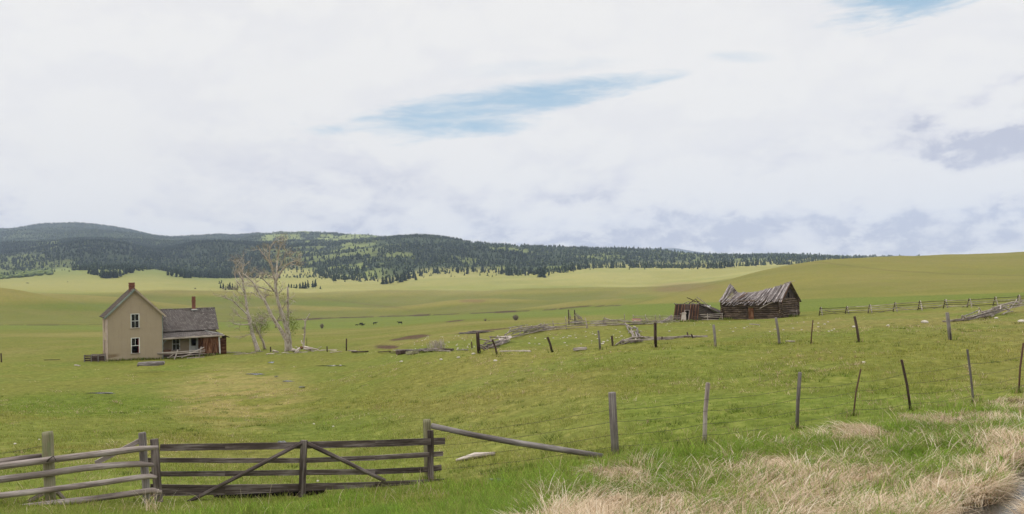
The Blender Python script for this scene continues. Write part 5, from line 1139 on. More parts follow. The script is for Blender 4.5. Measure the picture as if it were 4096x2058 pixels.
# ------------------------------------------------------------------ cottonwoods beside the house
C2 = lambda x, y: (850 + x / 2.3533, 930 + y / 2.3527)
def leaves(name, pts, size, mat, root, spread=0.3, per=6, jit=0.5):
    V = []; F = []; 
    for p in pts:
        for _ in range(per):
            c = np.array(p) + np.random.default_rng(random.randint(0, 10 ** 8)).normal(0, spread, 3); s = size * random.uniform(1 - jit, 1 + jit)
            a = np.array([random.gauss(0, 1) for _ in range(3)]); a /= np.linalg.norm(a); b = np.cross(a, [random.gauss(0, 1) for _ in range(3)]); b /= max(np.linalg.norm(b), 1e-6)
            k = len(V); V += [c - a * s, c + b * s * 0.6, c + a * s, c - b * s * 0.6]; F.append((k, k + 1, k + 2, k + 3))
    m = MB(); m.v = [tuple(v) for v in V]; m.g = [(0, 0, 0)] * len(V); m.f = F
    return m.build(name, mat, root)
def bare_tree(name, label, base, limbs, y_off=0.0, twig=1.0, buds=None, shoots=(), bark='bark', tw_len=1.3, cat='tree', nt=9, tw_mat=None):
    """limbs: lists of (crop x, crop y, radius); the first starts at the foot"""
    f = G(*C2(*base)); y0 = f[1] + y_off; root = empty(name, (f[0], y0, float(gz(f[0], y0))), label, cat); tr = MB(); tips = []; allp = []
    for li, lm in enumerate(limbs):
        dy = 0.0; drift = random.uniform(-0.16, 0.16); P = []; Rr = []
        d0 = 0.0
        if li and len(lm[0]) > 3: d0 = lm[0][3]
        for k, q in enumerate(lm):
            u, v = C2(q[0], q[1]); P.append(at(u, v, y0 + d0 + drift * k * 2)); Rr.append(q[2] * (1.40 if len(lm) > 2 else 1.0) + .020)
        # smooth the polyline
        Q = []; S = []
        for k in range(len(P) - 1):
            for j in range(3):
                t = j / 3; a = P[max(k - 1, 0)]; b = P[k]; c = P[k + 1]; d = P[min(k + 2, len(P) - 1)]
                Q.append(0.5 * ((2 * b) + (-a + c) * t + (2 * a - 5 * b + 4 * c - d) * t * t + (-a + 3 * b - 3 * c + d) * t ** 3) + np.array([random.uniform(-1, 1) for _ in range(3)]) * 0.04 * (k + j > 0)); S.append(Rr[k] + (Rr[k + 1] - Rr[k]) * t)
        Q.append(P[-1]); S.append(Rr[-1])
        if li == 0:
            Q[0] = Q[0] - np.array([0, 0, 0.3]); S[0] *= 1.25
        tr.tube(Q, S, nt if Rr[0] > 0.1 else 6, 0.06, True); allp.append((Q, S))
    tr.build('trunk', bark, root, smooth=True)
    tw = MB()
    def sprout(p, d, L, r, lv):
        n = 3; P = [np.array(p)]; dd = np.array(d, float)
        for k in range(n):
            dd = dd + np.array([random.gauss(0, 0.22), random.gauss(0, 0.22), random.gauss(0.05, 0.14)]); dd /= np.linalg.norm(dd); P.append(P[-1] + dd * L / n)
        tw.tube(P, [r, r * 0.8, r * 0.6, r * 0.35], 4 if lv else 5, 0, False); tips.append(P[-1]); tips.append((P[-1] + P[-2]) / 2)
        if lv < 2:
            for k in range(1, n + 1):
                for _ in range(random.choice([1, 1, 2])):
                    e = dd + np.array([random.gauss(0, 0.8), random.gauss(0, 0.8), random.gauss(0.15, 0.5)]); e /= np.linalg.norm(e); sprout(P[k], e, L * random.uniform(0.4, 0.65), r * 0.6, lv + 1)
    for li, (Q, S) in enumerate(allp):
        for k in range(2, len(Q)):
            if S[k] > 0.17: continue
            p_ = twig * (0.55 if k < len(Q) * 0.4 else 1.0)
            for _ in range(2):
                if random.random() < p_ * 0.55:
                    d = Q[k] - Q[k - 1]; d = d / max(np.linalg.norm(d), 1e-6) * 0.7 + np.array([random.gauss(0, 0.7), random.gauss(0, 0.7), random.gauss(0.12, 0.4)]); d /= np.linalg.norm(d)
                    sprout(Q[k], d, tw_len * random.uniform(0.5, 1.25), 0.036 * random.uniform(0.7, 1.2), 0)
    if tw.v: tw.build('twigs', tw_mat or bark, root)
    if buds:
        sel = [t for t in tips if buds[0](*[float(q) for q in proj(t)])]
        if sel: leaves('buds', sel, 0.05, 'leaf_bud', root, 0.14, buds[1])
    for (x, y, rx, ry, n) in shoots:
        P = []
        for _ in range(n):
            a = random.uniform(0, 2 * math.pi); q = random.random() ** 0.6; u, v = C2(x + rx * q * math.cos(a), y + ry * q * math.sin(a)); P.append(at(u, v, y0 + random.uniform(-1.2, 1.2)))
        leaves('foliage', P, 0.06, 'leaf_spring', root, 0.22, 5)
    return root
def trees():
    top = lambda lim: (lambda u, v: v < lim)
    bare_tree('cottonwood_tree', 'tallest half-bare cottonwood with twin forking trunks and white branches', (712, 1118),
        [[(718, 1115, .40), (715, 1060, .30), (712, 960, .235), (690, 870, .20), (655, 770, .17), (627, 685, .15), (603, 590, .135), (595, 500, .12), (580, 415, .10), (556, 320, .085), (532, 235, .06), (540, 130, .03)],
         [(706, 1100, .25), (690, 1010, .21), (632, 905, .165), (570, 810, .15), (525, 720, .13), (490, 642, .115), (440, 582, .09), (395, 490, .07), (330, 425, .045), (288, 385, .025)],
         [(597, 500, .11), (606, 380, .085), (613, 240, .055), (640, 125, .025)], [(598, 455, .085), (660, 350, .07), (735, 285, .05), (822, 255, .02)], [(556, 322, .06), (505, 240, .045), (438, 160, .02)],
         [(580, 560, .07), (535, 498, .05), (470, 440, .03), (470, 425, .02)], [(575, 425, .05), (525, 405, .035), (490, 400, .02)], [(492, 638, .06), (500, 605, .045), (535, 590, .02)], [(488, 640, .055), (420, 600, .04), (355, 560, .02)],
         [(560, 555, .05), (440, 520, .035), (330, 510, .018)], [(610, 370, .04), (670, 250, .03), (700, 180, .015)], [(532, 240, .04), (540, 170, .03), (575, 100, .015)], [(590, 900, .05), (640, 770, .03), (700, 640, .02)], [(565, 800, .045), (510, 800, .03), (440, 845, .015)],
         [(600, 590, .045), (640, 560, .03), (650, 540, .02)], [(690, 870, .06), (665, 830, .05), (660, 790, .03)], [(720, 300, .03), (760, 300, .02), (800, 310, .012)]],
        twig=0.95, buds=(top(1080), 1), shoots=((740, 880, 60, 90, 170), (560, 500, 90, 130, 50), (640, 640, 60, 90, 40), (700, 800, 40, 60, 25)))
    bare_tree('cottonwood_tree', 'leaning half-dead cottonwood nearest the house with a thin broken crown', (428, 1122),
        [[(430, 1120, .28), (410, 1070, .20), (385, 985, .17), (358, 880, .155), (338, 800, .14), (325, 715, .125), (308, 600, .105), (290, 490, .08), (284, 385, .055), (270, 290, .02)],
         [(330, 775, .075), (255, 705, .055), (185, 640, .035), (118, 612, .015)], [(350, 865, .06), (285, 868, .045), (195, 862, .018)], [(302, 575, .06), (252, 485, .045), (212, 425, .03), (222, 320, .012)],
         [(292, 470, .05), (250, 385, .05), (246, 370, .03)], [(322, 712, .05), (260, 650, .03), (190, 560, .015)], [(345, 830, .04), (270, 800, .025), (225, 770, .012)], [(285, 400, .04), (320, 400, .03), (350, 430, .015)], [(308, 600, .035), (240, 560, .02), (225, 540, .012)], [(375, 950, .03), (300, 980, .02), (240, 1005, .01)], [(280, 370, .03), (300, 290, .015)]],
        twig=0.85, buds=(top(1110), 1), shoots=((375, 900, 40, 60, 60), (290, 560, 60, 130, 40)))
    bare_tree('young_tree', 'short leafing tree between the two cottonwoods', (492, 1106),
        [[(494, 1105, .16), (480, 1050, .11), (455, 990, .10), (435, 950, .085), (415, 910, .06), (400, 860, .04)], [(436, 955, .06), (455, 880, .04), (470, 800, .02)], [(420, 915, .04), (380, 870, .03), (360, 800, .015)], [(455, 890, .03), (500, 840, .02), (525, 780, .012)]],
        y_off=1.5, twig=1.1, shoots=((440, 870, 80, 80, 300), (500, 900, 40, 60, 30), (460, 770, 60, 50, 25)), tw_len=1.0)
    bare_tree('dead_snag', 'straight dead trunk without branches rising behind the tallest cottonwood', (714, 1075),
        [[(716, 1075, .15), (714, 960, .13), (712, 800, .12), (709, 650, .11), (706, 510, .09)], [(709, 615, .04), (750, 635, .025), (785, 660, .012)]], y_off=6, twig=0.0, bark='bark', tw_len=0.9)
    bare_tree('dead_sapling', 'pale bare dead stem with a forked tip standing in the root pile', (856, 1092),
        [[(857, 1092, .10), (862, 1020, .075), (866, 950, .07), (871, 860, .06), (878, 830, .05), (900, 795, .04), (916, 765, .025)], [(874, 838, .035), (855, 822, .025), (848, 815, .015)], [(858, 1060, .05), (842, 1040, .045), (838, 1018, .03)], [(864, 970, .03), (845, 962, .02)]], twig=0.0, bark='dead_bark')
    # roots and logs piled at its foot
    Kp = lambda x, y: (1060 + x / 9.2, 1340 + y / 9.2); y0 = G(*Kp(1400, 640))[1]
    def log(pts, r, label, dy=0.0, r1=None, mat='dead_bark', name='fallen_log'):
        m = MB(); P = [at(*Kp(*p), y0 + dy + random.uniform(-.1, .1)) for p in pts]; n = len(P)
        m.tube(P, [r + ((r1 or r * 0.6) - r) * k / max(1, n - 1) for k in range(n)], 8, 0.10); o = m.build(name, mat, None, loc=tuple(P[0]), smooth=True); tag(o, label, 'log', 'logs and roots piled under the cottonwoods')
    log([(1290, 500), (1200, 560), (1110, 660)], .19, 'short thick log stub pointing at the viewer in the root pile', -0.4, .13)
    log([(1230, 500), (1160, 455), (1110, 420)], .06, 'thin broken limb sticking up on the left of the root pile')
    log([(1440, 450), (1600, 480), (1740, 500)], .16, 'bleached log on top of the root pile', 0.6, .12)
    log([(1420, 520), (1560, 540), (1740, 505), (1880, 530), (2020, 600), (2150, 650)], .13, 'long curved pale root arching down to the right of the root pile', -0.2, .06)
    log([(1930, 525), (2000, 480), (2090, 435)], .055, 'thin pale branch pointing up at the right of the root pile', 0.1)
    log([(1360, 660), (1500, 640), (1640, 660), (1800, 690), (1920, 705)], .095, 'pale crooked root lying in front of the root pile', -0.9, .06)
    log([(1880, 690), (1960, 655), (2060, 660), (2150, 640)], .06, 'slim pale root at the right foot of the root pile', -0.8)
    log([(1620, 570), (1700, 560), (1790, 590)], .13, 'dark short log in the hollow under the arching root', 0.3, .10, 'bark')
    log([(1000, 560), (1090, 560), (1170, 590)], .20, 'grey round boulder-like log end beside the big trunk', 0.8, .17)
    log([(290, 590), (380, 600), (520, 640)], .16, 'pale slanting slab of wood beside the left stump', 0.2, .05)
    log([(470, 740), (640, 742), (850, 738)], .075, 'straight pale pole lying on the grass before the big trunk', -1.2, .06)
    log([(40, 730), (120, 695), (230, 695), (340, 700)], .07, 'crooked pale branch on the grass left of the big trunk', -1.0, .05)
    log([(1300, 470), (1340, 480), (1390, 460)], .19, 'upturned brown root plate at the heart of the root pile', 0.1, .17, 'brown_wood')
    log([(1130, 690), (1200, 630), (1250, 580)], .06, 'narrow pale split branch leaning on the short log stub', -0.6)
    log([(620, 670), (760, 655), (860, 650)], .06, 'low broken branch against the roots of the big trunk', -0.3)
    for (u, v, uu, vv, r, lb) in ((1082, 1388, 1083, 1408, .085, 'short dark stump post left of the tallest cottonwood'), (1308, 1386, 1309, 1408, .075, 'short dark stump post right of the root pile'), (4, 1414, 6, 1450, .09, 'short grey post at the far left edge of the pasture')):
        f = G(uu, vv); m = MB(); m.tube([(f[0], f[1], f[2] - .2), at(u, v, f[1])], [r, r * 0.95], 8, 0.05); o = m.build('stump_post', 'dark_wood', None, loc=tuple(f), smooth=True); tag(o, lb, 'post')
trees()

# ------------------------------------------------------------------ things lying round the house
def yard():
    o = G(380, 1449); y = o[1] ; root = empty('wooden_trough', o, 'dark box-like plank trough standing left of the farmhouse', 'trough')
    T = lambda cx, cy, dy=0: at(300 + cx / 3.234, 1080 + cy / 3.234, y + dy)
    for j in range(3):
        m = MB(); zz = np.array([0, 0, 0.05 + 0.28 * j]); a = T(125, 1190, 0); b = T(395, 1182, 0.4); m.beam(a + zz + [0, 0, .1], b + zz + [0, 0, .1], 0.06, 0.22, seg=5, rag=0.08); m.build('side_board', 'dark_wood', root)
        m = MB(); m.beam(a + zz + [0.1, 1.6, .1], b + zz + [0, 1.6, .1], 0.06, 0.22, seg=5, rag=0.08); m.build('side_board', 'dark_wood', root)
    for q in (0.0, 0.33, 0.66, 1.0):
        m = MB(); a = T(125, 1190, 0) * (1 - q) + T(395, 1182, 0.4) * q; m.beam(a + [0, -0.06, -0.1], a + [0, -0.06, 0.85], 0.09, 0.12, seg=2); m.build('stake', 'post_wood', root)
    m = MB(); a = T(135, 1112, 0); b = T(395, 1108, 0.4); m.beam(a + [0, 0.05, 0], b + [0, 0.05, 0], 0.16, 0.06, seg=5, rag=0.1).build('rim_board', 'grey_wood', root)
    m = MB(); m.beam(a + [0, 1.6, 0.03], b + [0, 1.6, 0.03], 0.16, 0.06, seg=5, rag=0.1).build('rim_board', 'grey_wood', root)
    # log crib in front of the house
    o = G(600, 1466); y = o[1]; root = empty('log_crib', o, 'low hollow crib of short rotting logs in front of the farmhouse', 'log crib')
    for (c0, c1, d0, d1, r) in (((815, 1232), (1140, 1222), 0, 0.3, .11), ((820, 1215), (1150, 1200), 0.05, 0.35, .11), ((825, 1210), (1145, 1190), 1.2, 1.5, .12), ((815, 1240), (830, 1205), 0, 1.4, .11), ((1145, 1215), (1150, 1192), 0.3, 1.5, .11), ((860, 1205), (1060, 1232), 0.7, 0.2, .07), ((880, 1240), (1080, 1238), -0.3, -0.2, .04)):
        m = MB(); m.pole(T(*c0, d0 + y - G(380, 1449)[1]), T(*c1, d1 + y - G(380, 1449)[1]), r, r * 0.9, 8, 0.01); m.build('log', 'post_wood', root, smooth=True)
    r, Y = rail_fence('rail_fence', 'short broken grey rail fence standing in front of the farmhouse porch', 'fence', [(711, 1400, 715, 1434), (805, 1388, 813, 1424)],
        [[(604, 1414), (700, 1410), (820, 1401)], [(630, 1417), (720, 1415), (820, 1408)], [(668, 1431), (730, 1426), (748, 1422), (822, 1415.5)], [(725, 1432), (748, 1422), (816, 1390)], [(678, 1429), (695, 1417)]], 0.085, 0.07, 'pale_wood', 'pale_wood', ydelta=-1.6)
    def plank(u0, v0, u1, v1, w, h, label, mat='pale_wood', group=None, name='plank', lift=0.03):
        a = G(u0, v0); b = G(u1, v1); m = MB(); m.beam(a + [0, 0, lift + h / 2], b + [0, 0, lift + h / 2], w, h, seg=4, rag=0.1); o = m.build(name, mat, None, loc=tuple(a)); tag(o, label, 'plank', group)
    plank(748, 1435, 817, 1431, .22, .08, 'single pale plank lying on the grass before the plank screen of the porch')
    plank(300, 1463, 318, 1466, .2, .08, 'small pale board on the grass left of the log crib')
    plank(175, 1443, 240, 1441, .2, .06, 'dark narrow board lying in the pasture left of the house', 'dark_wood')
    plank(3000, 1300, 3036, 1302, .2, .06, 'pale board lying in front of the barn door')
    plank(3150, 1370, 3172, 1371, .22, .06, 'bright splinter of board beside a leaning far post')
    plank(2295, 1404, 2345, 1400, .3, .14, 'grey weathered log-like plank lying between two leaning far posts', 'grey_wood')
    for k, q in enumerate([(2000, 1410, 2118, 1408), (2090, 1407, 2122, 1410)]): plank(*q, .1, .07, ['long pale rail lying flat right of the leaning dark post', 'short pale rail crossing the tip of the long flat rail'][k], 'pale_wood', name='rail')
    lum = [(1514, 1415, 1560, 1412), (1560, 1414, 1640, 1411), (1575, 1411, 1650, 1409), (1590, 1407, 1690, 1410), (1600, 1409, 1720, 1406), (1620, 1413, 1700, 1411), (1640, 1412, 1710, 1405), (1680, 1405, 1760, 1404), (1690, 1402, 1730, 1408), (1700, 1411, 1740, 1409), (1720, 1404, 1800, 1407), (1740, 1407, 1810, 1403), (1755, 1404, 1812, 1406), (1660, 1408, 1705, 1411), (1780, 1402, 1812, 1405), (1830, 1404, 1870, 1403)]
    for q in lum: plank(*q, .18, random.uniform(.05, .10), 'grey board in the low lumber pile left of the thick brown post', random.choice(['grey_wood', 'post_wood', 'grey_wood', 'dark_wood']), 'boards of the low lumber pile', lift=random.uniform(0, .2))
    plank(1593, 1418, 1614, 1418, .5, .32, 'dark square beam end in front of the low lumber pile', 'dark_wood'); plank(1634, 1419, 1664, 1417, .5, .25, 'mossy short beam in front of the low lumber pile', 'green_post')
    plank(1410, 1411, 1470, 1410, .3, .12, 'dark plank on the grass between the root pile and the lumber pile', 'dark_wood'); plank(1396, 1405, 1425, 1407, .3, .08, 'grey plank on the grass at the foot of a far post', 'grey_wood')
    deb = []
    for k in range(26):
        u = random.uniform(885, 1330); v = float(np.interp(u, [885, 1000, 1200, 1330], [1411, 1413, 1409, 1406])) + random.uniform(-4, 8); a = G(u, v); an = random.uniform(-0.5, 0.5); L = random.uniform(.4, 1.6)
        m = MB(); b = ground(a[0] + L * math.cos(an), a[1] + L * math.sin(an), 0.05); m.pole(a + [0, 0, .05], b, random.uniform(.025, .05), None, 5); o = m.build('stick', random.choice(['dead_bark', 'grey_wood']), None, loc=tuple(a)); tag(o, 'pale stick in the litter line under the cottonwoods', 'stick', 'sticks littering the grass under the cottonwoods')
    # far wire fence posts
    P = [(1910, 1330, 1917, 1414, .115, 'dark_wood', 'thick dark brown post beside the flattened rail heap'), (1969, 1359, 1991, 1418, .062, 'dark_wood', 'dark post leaning left just right of the thick brown post'), (2190, 1349, 2213, 1409, .07, 'dark_wood', 'strongly leaning dark post alone in the pasture below the tumbled rails'),
         (2393, 1323, 2402, 1401, .06, 'post_wood', 'tall slim grey post left of the fallen rail end'), (2447, 1344, 2453, 1384, .07, 'dark_wood', 'short dark post close to the fallen rail end'), (2621, 1291, 2623, 1390, .085, 'dark_wood', 'tall rough dark post before the sagging dark rail fence'), (2854, 1300, 2862, 1387, .07, 'post_wood', 'grey post in front of the gap between shed and barn'),
         (3103, 1271, 3120, 1377, .065, 'post_wood', 'tall grey post leaning left before the right end of the log barn'), (3252, 1281, 3241, 1377, .030, 'rust', 'very thin rusty post leaning right, right of the log barn'), (3418, 1266, 3438, 1369, .062, 'dark_wood', 'dark post leaning left below the left part of the jackleg fence'),
         (3788, 1251, 3802, 1360, .085, 'post_wood', 'thick brown-grey post at the tip of the collapsed jackleg fence'), (1386, 1355, 1385, 1404, .085, 'dark_wood', 'dark upright post right of the root pile'), (1886, 1368, 1889, 1396, .05, 'dark_wood', 'small dark post just behind the thick brown post'), (1227, 1353, 1227, 1388, .035, 'dark_wood', 'thin dark stake behind the root pile')]
    for (ut, vt, ub, vb, r, mat, lb) in P:
        f = G(ub, vb); t = at(ut, vt, f[1] + random.uniform(-.1, .1)); m = MB(); m.tube([(f[0], f[1], f[2] - .3), f * .5 + t * .5 + np.array([random.uniform(-.02, .02), 0, 0]), t * .97 + f * .03, t], [r * 1.05, r, r * .97, r * .8], 9, .05)
        o = m.build('fence_post', mat, None, loc=tuple(f), smooth=True); tag(o, lb, 'post', 'posts of the far wire fence')
    # stones
    spots = []
    for k in range(46): spots.append((random.uniform(1640, 1900), random.uniform(1343, 1402), 'white stone strewn on the grass between soil patches and thick brown post', 'white stones near the thick brown post'))
    for k in range(40): spots.append((random.gauss(2400, 70), random.uniform(1318, 1378), 'white stone strewn on the slope below the long jumble of rails', 'white stones below the long jumble of rails'))
    for k in range(16): spots.append((random.uniform(2030, 2280), random.uniform(1322, 1385), 'white stone on the bank below the tumbled rails', 'white stones below the tumbled rails'))
    for k in range(34): spots.append((random.uniform(2640, 3340), random.uniform(1288, 1330), 'white stone strewn on the grass in front of the log barn', 'white stones in front of the log barn'))
    for q in spots:
        a = G(q[0], q[1]); m = MB(); r = random.uniform(.035, .085); m.rock(a + [0, 0, r * .3], r); o = m.build('stone', 'stone', None, loc=tuple(a), smooth=True); tag(o, q[2], 'stone', q[3])
    for (u, v, r, lb) in ((3701, 1293, .42, 'large white stone left of the collapsed jackleg fence'), (4086, 1291, .42, 'large pinkish stone at the right edge of the picture'), (3415, 1310, .2, 'pale stone beside the dark leaning far post'), (3552, 1305, .2, 'small pale stone on the crest below the jackleg fence'), (3986, 1276, .25, 'white stone in the dip below the collapsed jackleg fence'), (1605, 1449, .22, 'pinkish stone in the pasture below the lumber pile'),
                          (1764, 1441, .2, 'flat white stone below the right end of the lumber pile'), (1834, 1433, .22, 'white stone in the pasture before the thick brown post'), (1894, 1418, .22, 'white stone at the foot of the thick brown post'), (1337, 1465, .22, 'left one of two pale stones right of the puddles below the cottonwoods'), (1362, 1464, .2, 'right one of two pale stones right of the puddles below the cottonwoods'), (1981, 1446, .2, 'white stone alone below the leaning dark post'),
                          (1255, 1698, .09, 'pale stone in the near pasture left of the latch post'), (1333, 1708, .08, 'small white stone in the near pasture by the latch post'), (1272, 1927, .06, 'brown stone under the right half of the gate'), (3455, 1452, .12, 'flat pale stone in the pasture beyond the rusty post'), (157, 1760, .07, 'white stone behind the greenish post'), (60, 1778, .09, 'long white bone-like stone left of the greenish post')):
        r *= 0.5; a = G(u, v); m = MB(); m.rock(a + [0, 0, r * .3], r); o = m.build('stone', 'stone', None, loc=tuple(a), smooth=True); tag(o, lb, 'stone')
    # puddles
    for (u, v, ru, rv, lb) in ((1085, 1451, 17, 3, ''), (1025, 1498, 40, 3.5, ''), (1105, 1508, 9, 3, ''), (1208, 1551, 14, 4, ''), (400, 1574, 70, 4, ''), (1150, 1527, 30, 2.5, ''), (1330, 1465, 70, 1.6, ''), (1995, 1925, 42, 7, ''), (1130, 1772, 26, 5, '')):
        n = 20; c = G(u, v); P = []
        for k in range(n):
            a = 2 * math.pi * k / n; q = random.uniform(.55, 1.15); p = G(u + ru * math.cos(a) * q, v + rv * math.sin(a) * q); P.append(p)
        z = np.mean([p[2] for p in P]); 
        V = [(c[0], c[1], c[2] + 0.035)] + [(p[0], p[1], p[2] + 0.035) for p in P]; F = [(0, 1 + k, 1 + (k + 1) % n) for k in range(n)]
        o = mesh_np('puddle', V, F, MATS['water']); tag(o, kind='structure')
    # ditch water
    V = []; F = []; n = 60
    for k in range(n + 1):
        s = -8 + 16 * k / n; w = 0.10 * math.sin(s * 1.9) + 0.05 * math.sin(s * 5.3 + 1)
        c = DITCH0 + DITCHD * s; nn = np.array([DITCHD[1], -DITCHD[0]]); z = float(gz(*(c - nn * w))) + 0.24
        for o_ in (-0.42, 0.42): p = c + nn * (o_ - w); V.append((p[0], p[1], z))
    Z = np.array([v[2] for v in V]); Z = np.convolve(np.pad(Z, 12, 'edge'), np.ones(25) / 25, 'valid'); V = [(v[0], v[1], z) for v, z in zip(V, Z)]
    for k in range(n): F.append((2 * k, 2 * k + 1, 2 * k + 3, 2 * k + 2))
    o = mesh_np('water', V, F, MATS['water'], quads=True); tag(o, kind='structure')
yard()
# ------------------------------------------------------------------ cattle, shrubs
def skin_body(name, nodes, edges, mat, loc, rot, parent=None, sub=1):
    me = bpy.data.meshes.new(name); me.from_pydata([n[:3] for n in nodes], edges, []); o = bpy.data.objects.new(name, me); COL.objects.link(o)
    md = o.modifiers.new('skin', 'SKIN'); md.use_smooth_shade = True
    for k, n in enumerate(nodes):
        r = n[3]; me.skin_vertices[0].data[k].radius = (r, n[4] if len(n) > 4 else r)
    me.skin_vertices[0].data[0].use_root = True
    s = o.modifiers.new('sub', 'SUBSURF'); s.levels = sub; s.render_levels = sub
    me.materials.append(MATS[mat]); o.location = tuple(loc); o.rotation_euler = (0, 0, rot)
    return o
def cow(u, v, h, rot, label, graze=False, group='black cattle grazing on the valley floor'):
    f = G(u, v, 120); k = h / 1.4
    nd = [(-.55, 0, 1.02, .27, .33), (-.85, 0, 1.05, .22, .27), (0.1, 0, 1.0, .30, .38), (.55, 0, 1.05, .25, .34), (.85, 0, 1.18, .15, .2), (1.12, 0, 1.30 if not graze else .75, .12, .14), (1.30, 0, 1.33 if not graze else .42, .11, .13), (1.55, 0, 1.20 if not graze else .18, .075, .08),
          (-.80, .17, .95, .16), (-.78, .19, .60, .10), (-.88, .19, .38, .06), (-.84, .19, .03, .06), (-.80, -.17, .95, .16), (-.70, -.19, .60, .10), (-.80, -.19, .38, .06), (-.76, -.19, .03, .06),
          (.60, .16, .85, .13), (.60, .17, .42, .07), (.60, .17, .03, .06), (.56, -.16, .85, .13), (.50, -.17, .42, .07), (.50, -.17, .03, .06), (-1.02, 0, 1.10, .05), (-1.08, 0, .75, .03), (-1.08, 0, .45, .05),
          (1.27, .17, 1.40 if not graze else .58, .035), (1.27, -.17, 1.40 if not graze else .58, .035)]
    ed = [(0, 1), (0, 2), (2, 3), (3, 4), (4, 5), (5, 6), (6, 7), (1, 8), (8, 9), (9, 10), (10, 11), (1, 12), (12, 13), (13, 14), (14, 15), (3, 16), (16, 17), (17, 18), (3, 19), (19, 20), (20, 21), (1, 22), (22, 23), (23, 24), (6, 25), (6, 26)]
    nd = [tuple(q * k for q in n) for n in nd]
    o = skin_body('cow', nd, ed, 'cow', f, rot); tag(o, label, 'cow', group)
cow(1445, 1303, 1.5, 2.6, 'largest black cow, left of the two other grown cattle', True)
cow(1500, 1300, 1.4, 0.4, 'middle black cow standing between the largest cow and the right-hand one')
cow(1600, 1299, 1.4, 3.6, 'right-hand black cow standing alone on the valley floor')
cow(1427, 1305, 0.9, 0.2, 'small black calf just left of the largest cow'); cow(1449, 1305, 0.9, 2.9, 'small black calf lying closest below the largest cow'); cow(1455, 1303, 0.9, 0.5, 'small black calf just right of the largest cow')
cow(110, 1136, 2.2, 0.3, 'distant black cow on the sunlit meadow at far left', True, 'distant cattle on the sunlit meadow'); cow(271, 1131, 2.2, 2.0, 'distant black cow on the sunlit meadow above the house', False, 'distant cattle on the sunlit meadow'); cow(781, 1158, 2.2, 2.9, 'distant black cow on the meadow right of the house', False, 'distant cattle on the sunlit meadow')

def shrub(u, v, h, w, label, n=70, leafy=0):
    f = G(u, v, 60); h = h * f[1] / FPX; w = w * f[1] / FPX; root = empty('shrub', f, label, 'shrub'); m = MB(); tips = []
    for k in range(n):
        a = random.uniform(0, 2 * math.pi); q = random.random() ** .6; t = np.array([f[0] + w / 2 * q * math.cos(a), f[1] + w / 2 * q * math.sin(a), f[2] + h * (1 - .35 * q * q) * random.uniform(.7, 1)])
        b = f + np.array([math.cos(a) * w * .12 * q, math.sin(a) * w * .12 * q, -.05]); mid = b * .5 + t * .5 + np.array([math.cos(a), math.sin(a), 0]) * w * .06
        m.tube([b, mid, t], [h * .018, h * .013, h * .006], 4, 0, False); tips += [t, (t + mid) / 2]
    m.build('stems', 'shrub_twig', root)
    leaves('twigs', tips, h * .028, 'shrub_twig', root, h * .05, 2)
shrub(2063, 1282, 25, 26, 'round bare willow shrub on the green valley floor behind the tumbled rails', 130)
shrub(1941, 1285, 11, 17, 'low grey shrub left of the round willow shrub', 60); shrub(1956, 1284, 5, 8, 'tiny dark shrub touching the low grey shrub', 25)
shrub(1288, 1315, 22, 16, 'lone bare shrub on the valley floor right of the cottonwoods', 80); shrub(1212, 1318, 12, 9, 'small bare bush just left of the dead forked stem', 30)
def dry_clump(u, v, h, w, label, n=60):
    f = G(u, v); m = MB()
    for k in range(n):
        a = random.uniform(0, 6.28); q = random.random(); b = ground(f[0] + q * w * .5 * math.cos(a), f[1] + q * w * .2 * math.sin(a), 0)
        t = b + np.array([random.gauss(0, .15) * h, random.gauss(0, .1) * h, h * random.uniform(.6, 1)]); m.tube([b, (b + t) / 2 + [.03, 0, 0], t], [.012, .01, .005], 3, 0, False)
    o = m.build('grass_clump', 'pale_wood', None, loc=tuple(f)); tag(o, label, 'grass clump')
dry_clump(1744, 1400, .9, 1.6, 'upright straw clump behind the low lumber pile', 130)

# ------------------------------------------------------------------ conifers
rngF = np.random.default_rng(11)
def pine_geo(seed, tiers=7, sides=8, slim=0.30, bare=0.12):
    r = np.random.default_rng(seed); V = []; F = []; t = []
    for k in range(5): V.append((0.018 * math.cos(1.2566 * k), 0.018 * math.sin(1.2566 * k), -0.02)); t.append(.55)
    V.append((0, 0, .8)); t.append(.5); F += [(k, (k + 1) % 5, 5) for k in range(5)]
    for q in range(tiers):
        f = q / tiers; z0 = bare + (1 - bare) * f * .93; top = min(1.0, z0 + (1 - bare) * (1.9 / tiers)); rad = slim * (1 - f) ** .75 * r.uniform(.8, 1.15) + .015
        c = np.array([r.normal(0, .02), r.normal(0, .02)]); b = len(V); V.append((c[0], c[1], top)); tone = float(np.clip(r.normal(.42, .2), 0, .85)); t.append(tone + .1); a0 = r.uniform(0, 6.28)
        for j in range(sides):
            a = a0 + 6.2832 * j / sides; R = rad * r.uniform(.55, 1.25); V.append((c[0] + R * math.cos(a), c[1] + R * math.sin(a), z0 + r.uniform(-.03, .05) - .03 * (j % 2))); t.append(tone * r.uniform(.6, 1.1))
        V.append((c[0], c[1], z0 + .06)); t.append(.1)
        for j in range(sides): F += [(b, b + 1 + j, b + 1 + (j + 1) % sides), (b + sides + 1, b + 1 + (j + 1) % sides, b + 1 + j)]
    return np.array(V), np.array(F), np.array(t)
PINES = [pine_geo(s, 7, 9, sl, br) for s, sl, br in ((1, .20, .10), (2, .24, .06), (3, .17, .16), (4, .27, .04), (5, .22, .20))]
FARP = [pine_geo(s, 4, 6, sl, br) for s, sl, br in ((21, .20, .08), (22, .25, .05), (23, .17, .14), (24, .22, .1))]
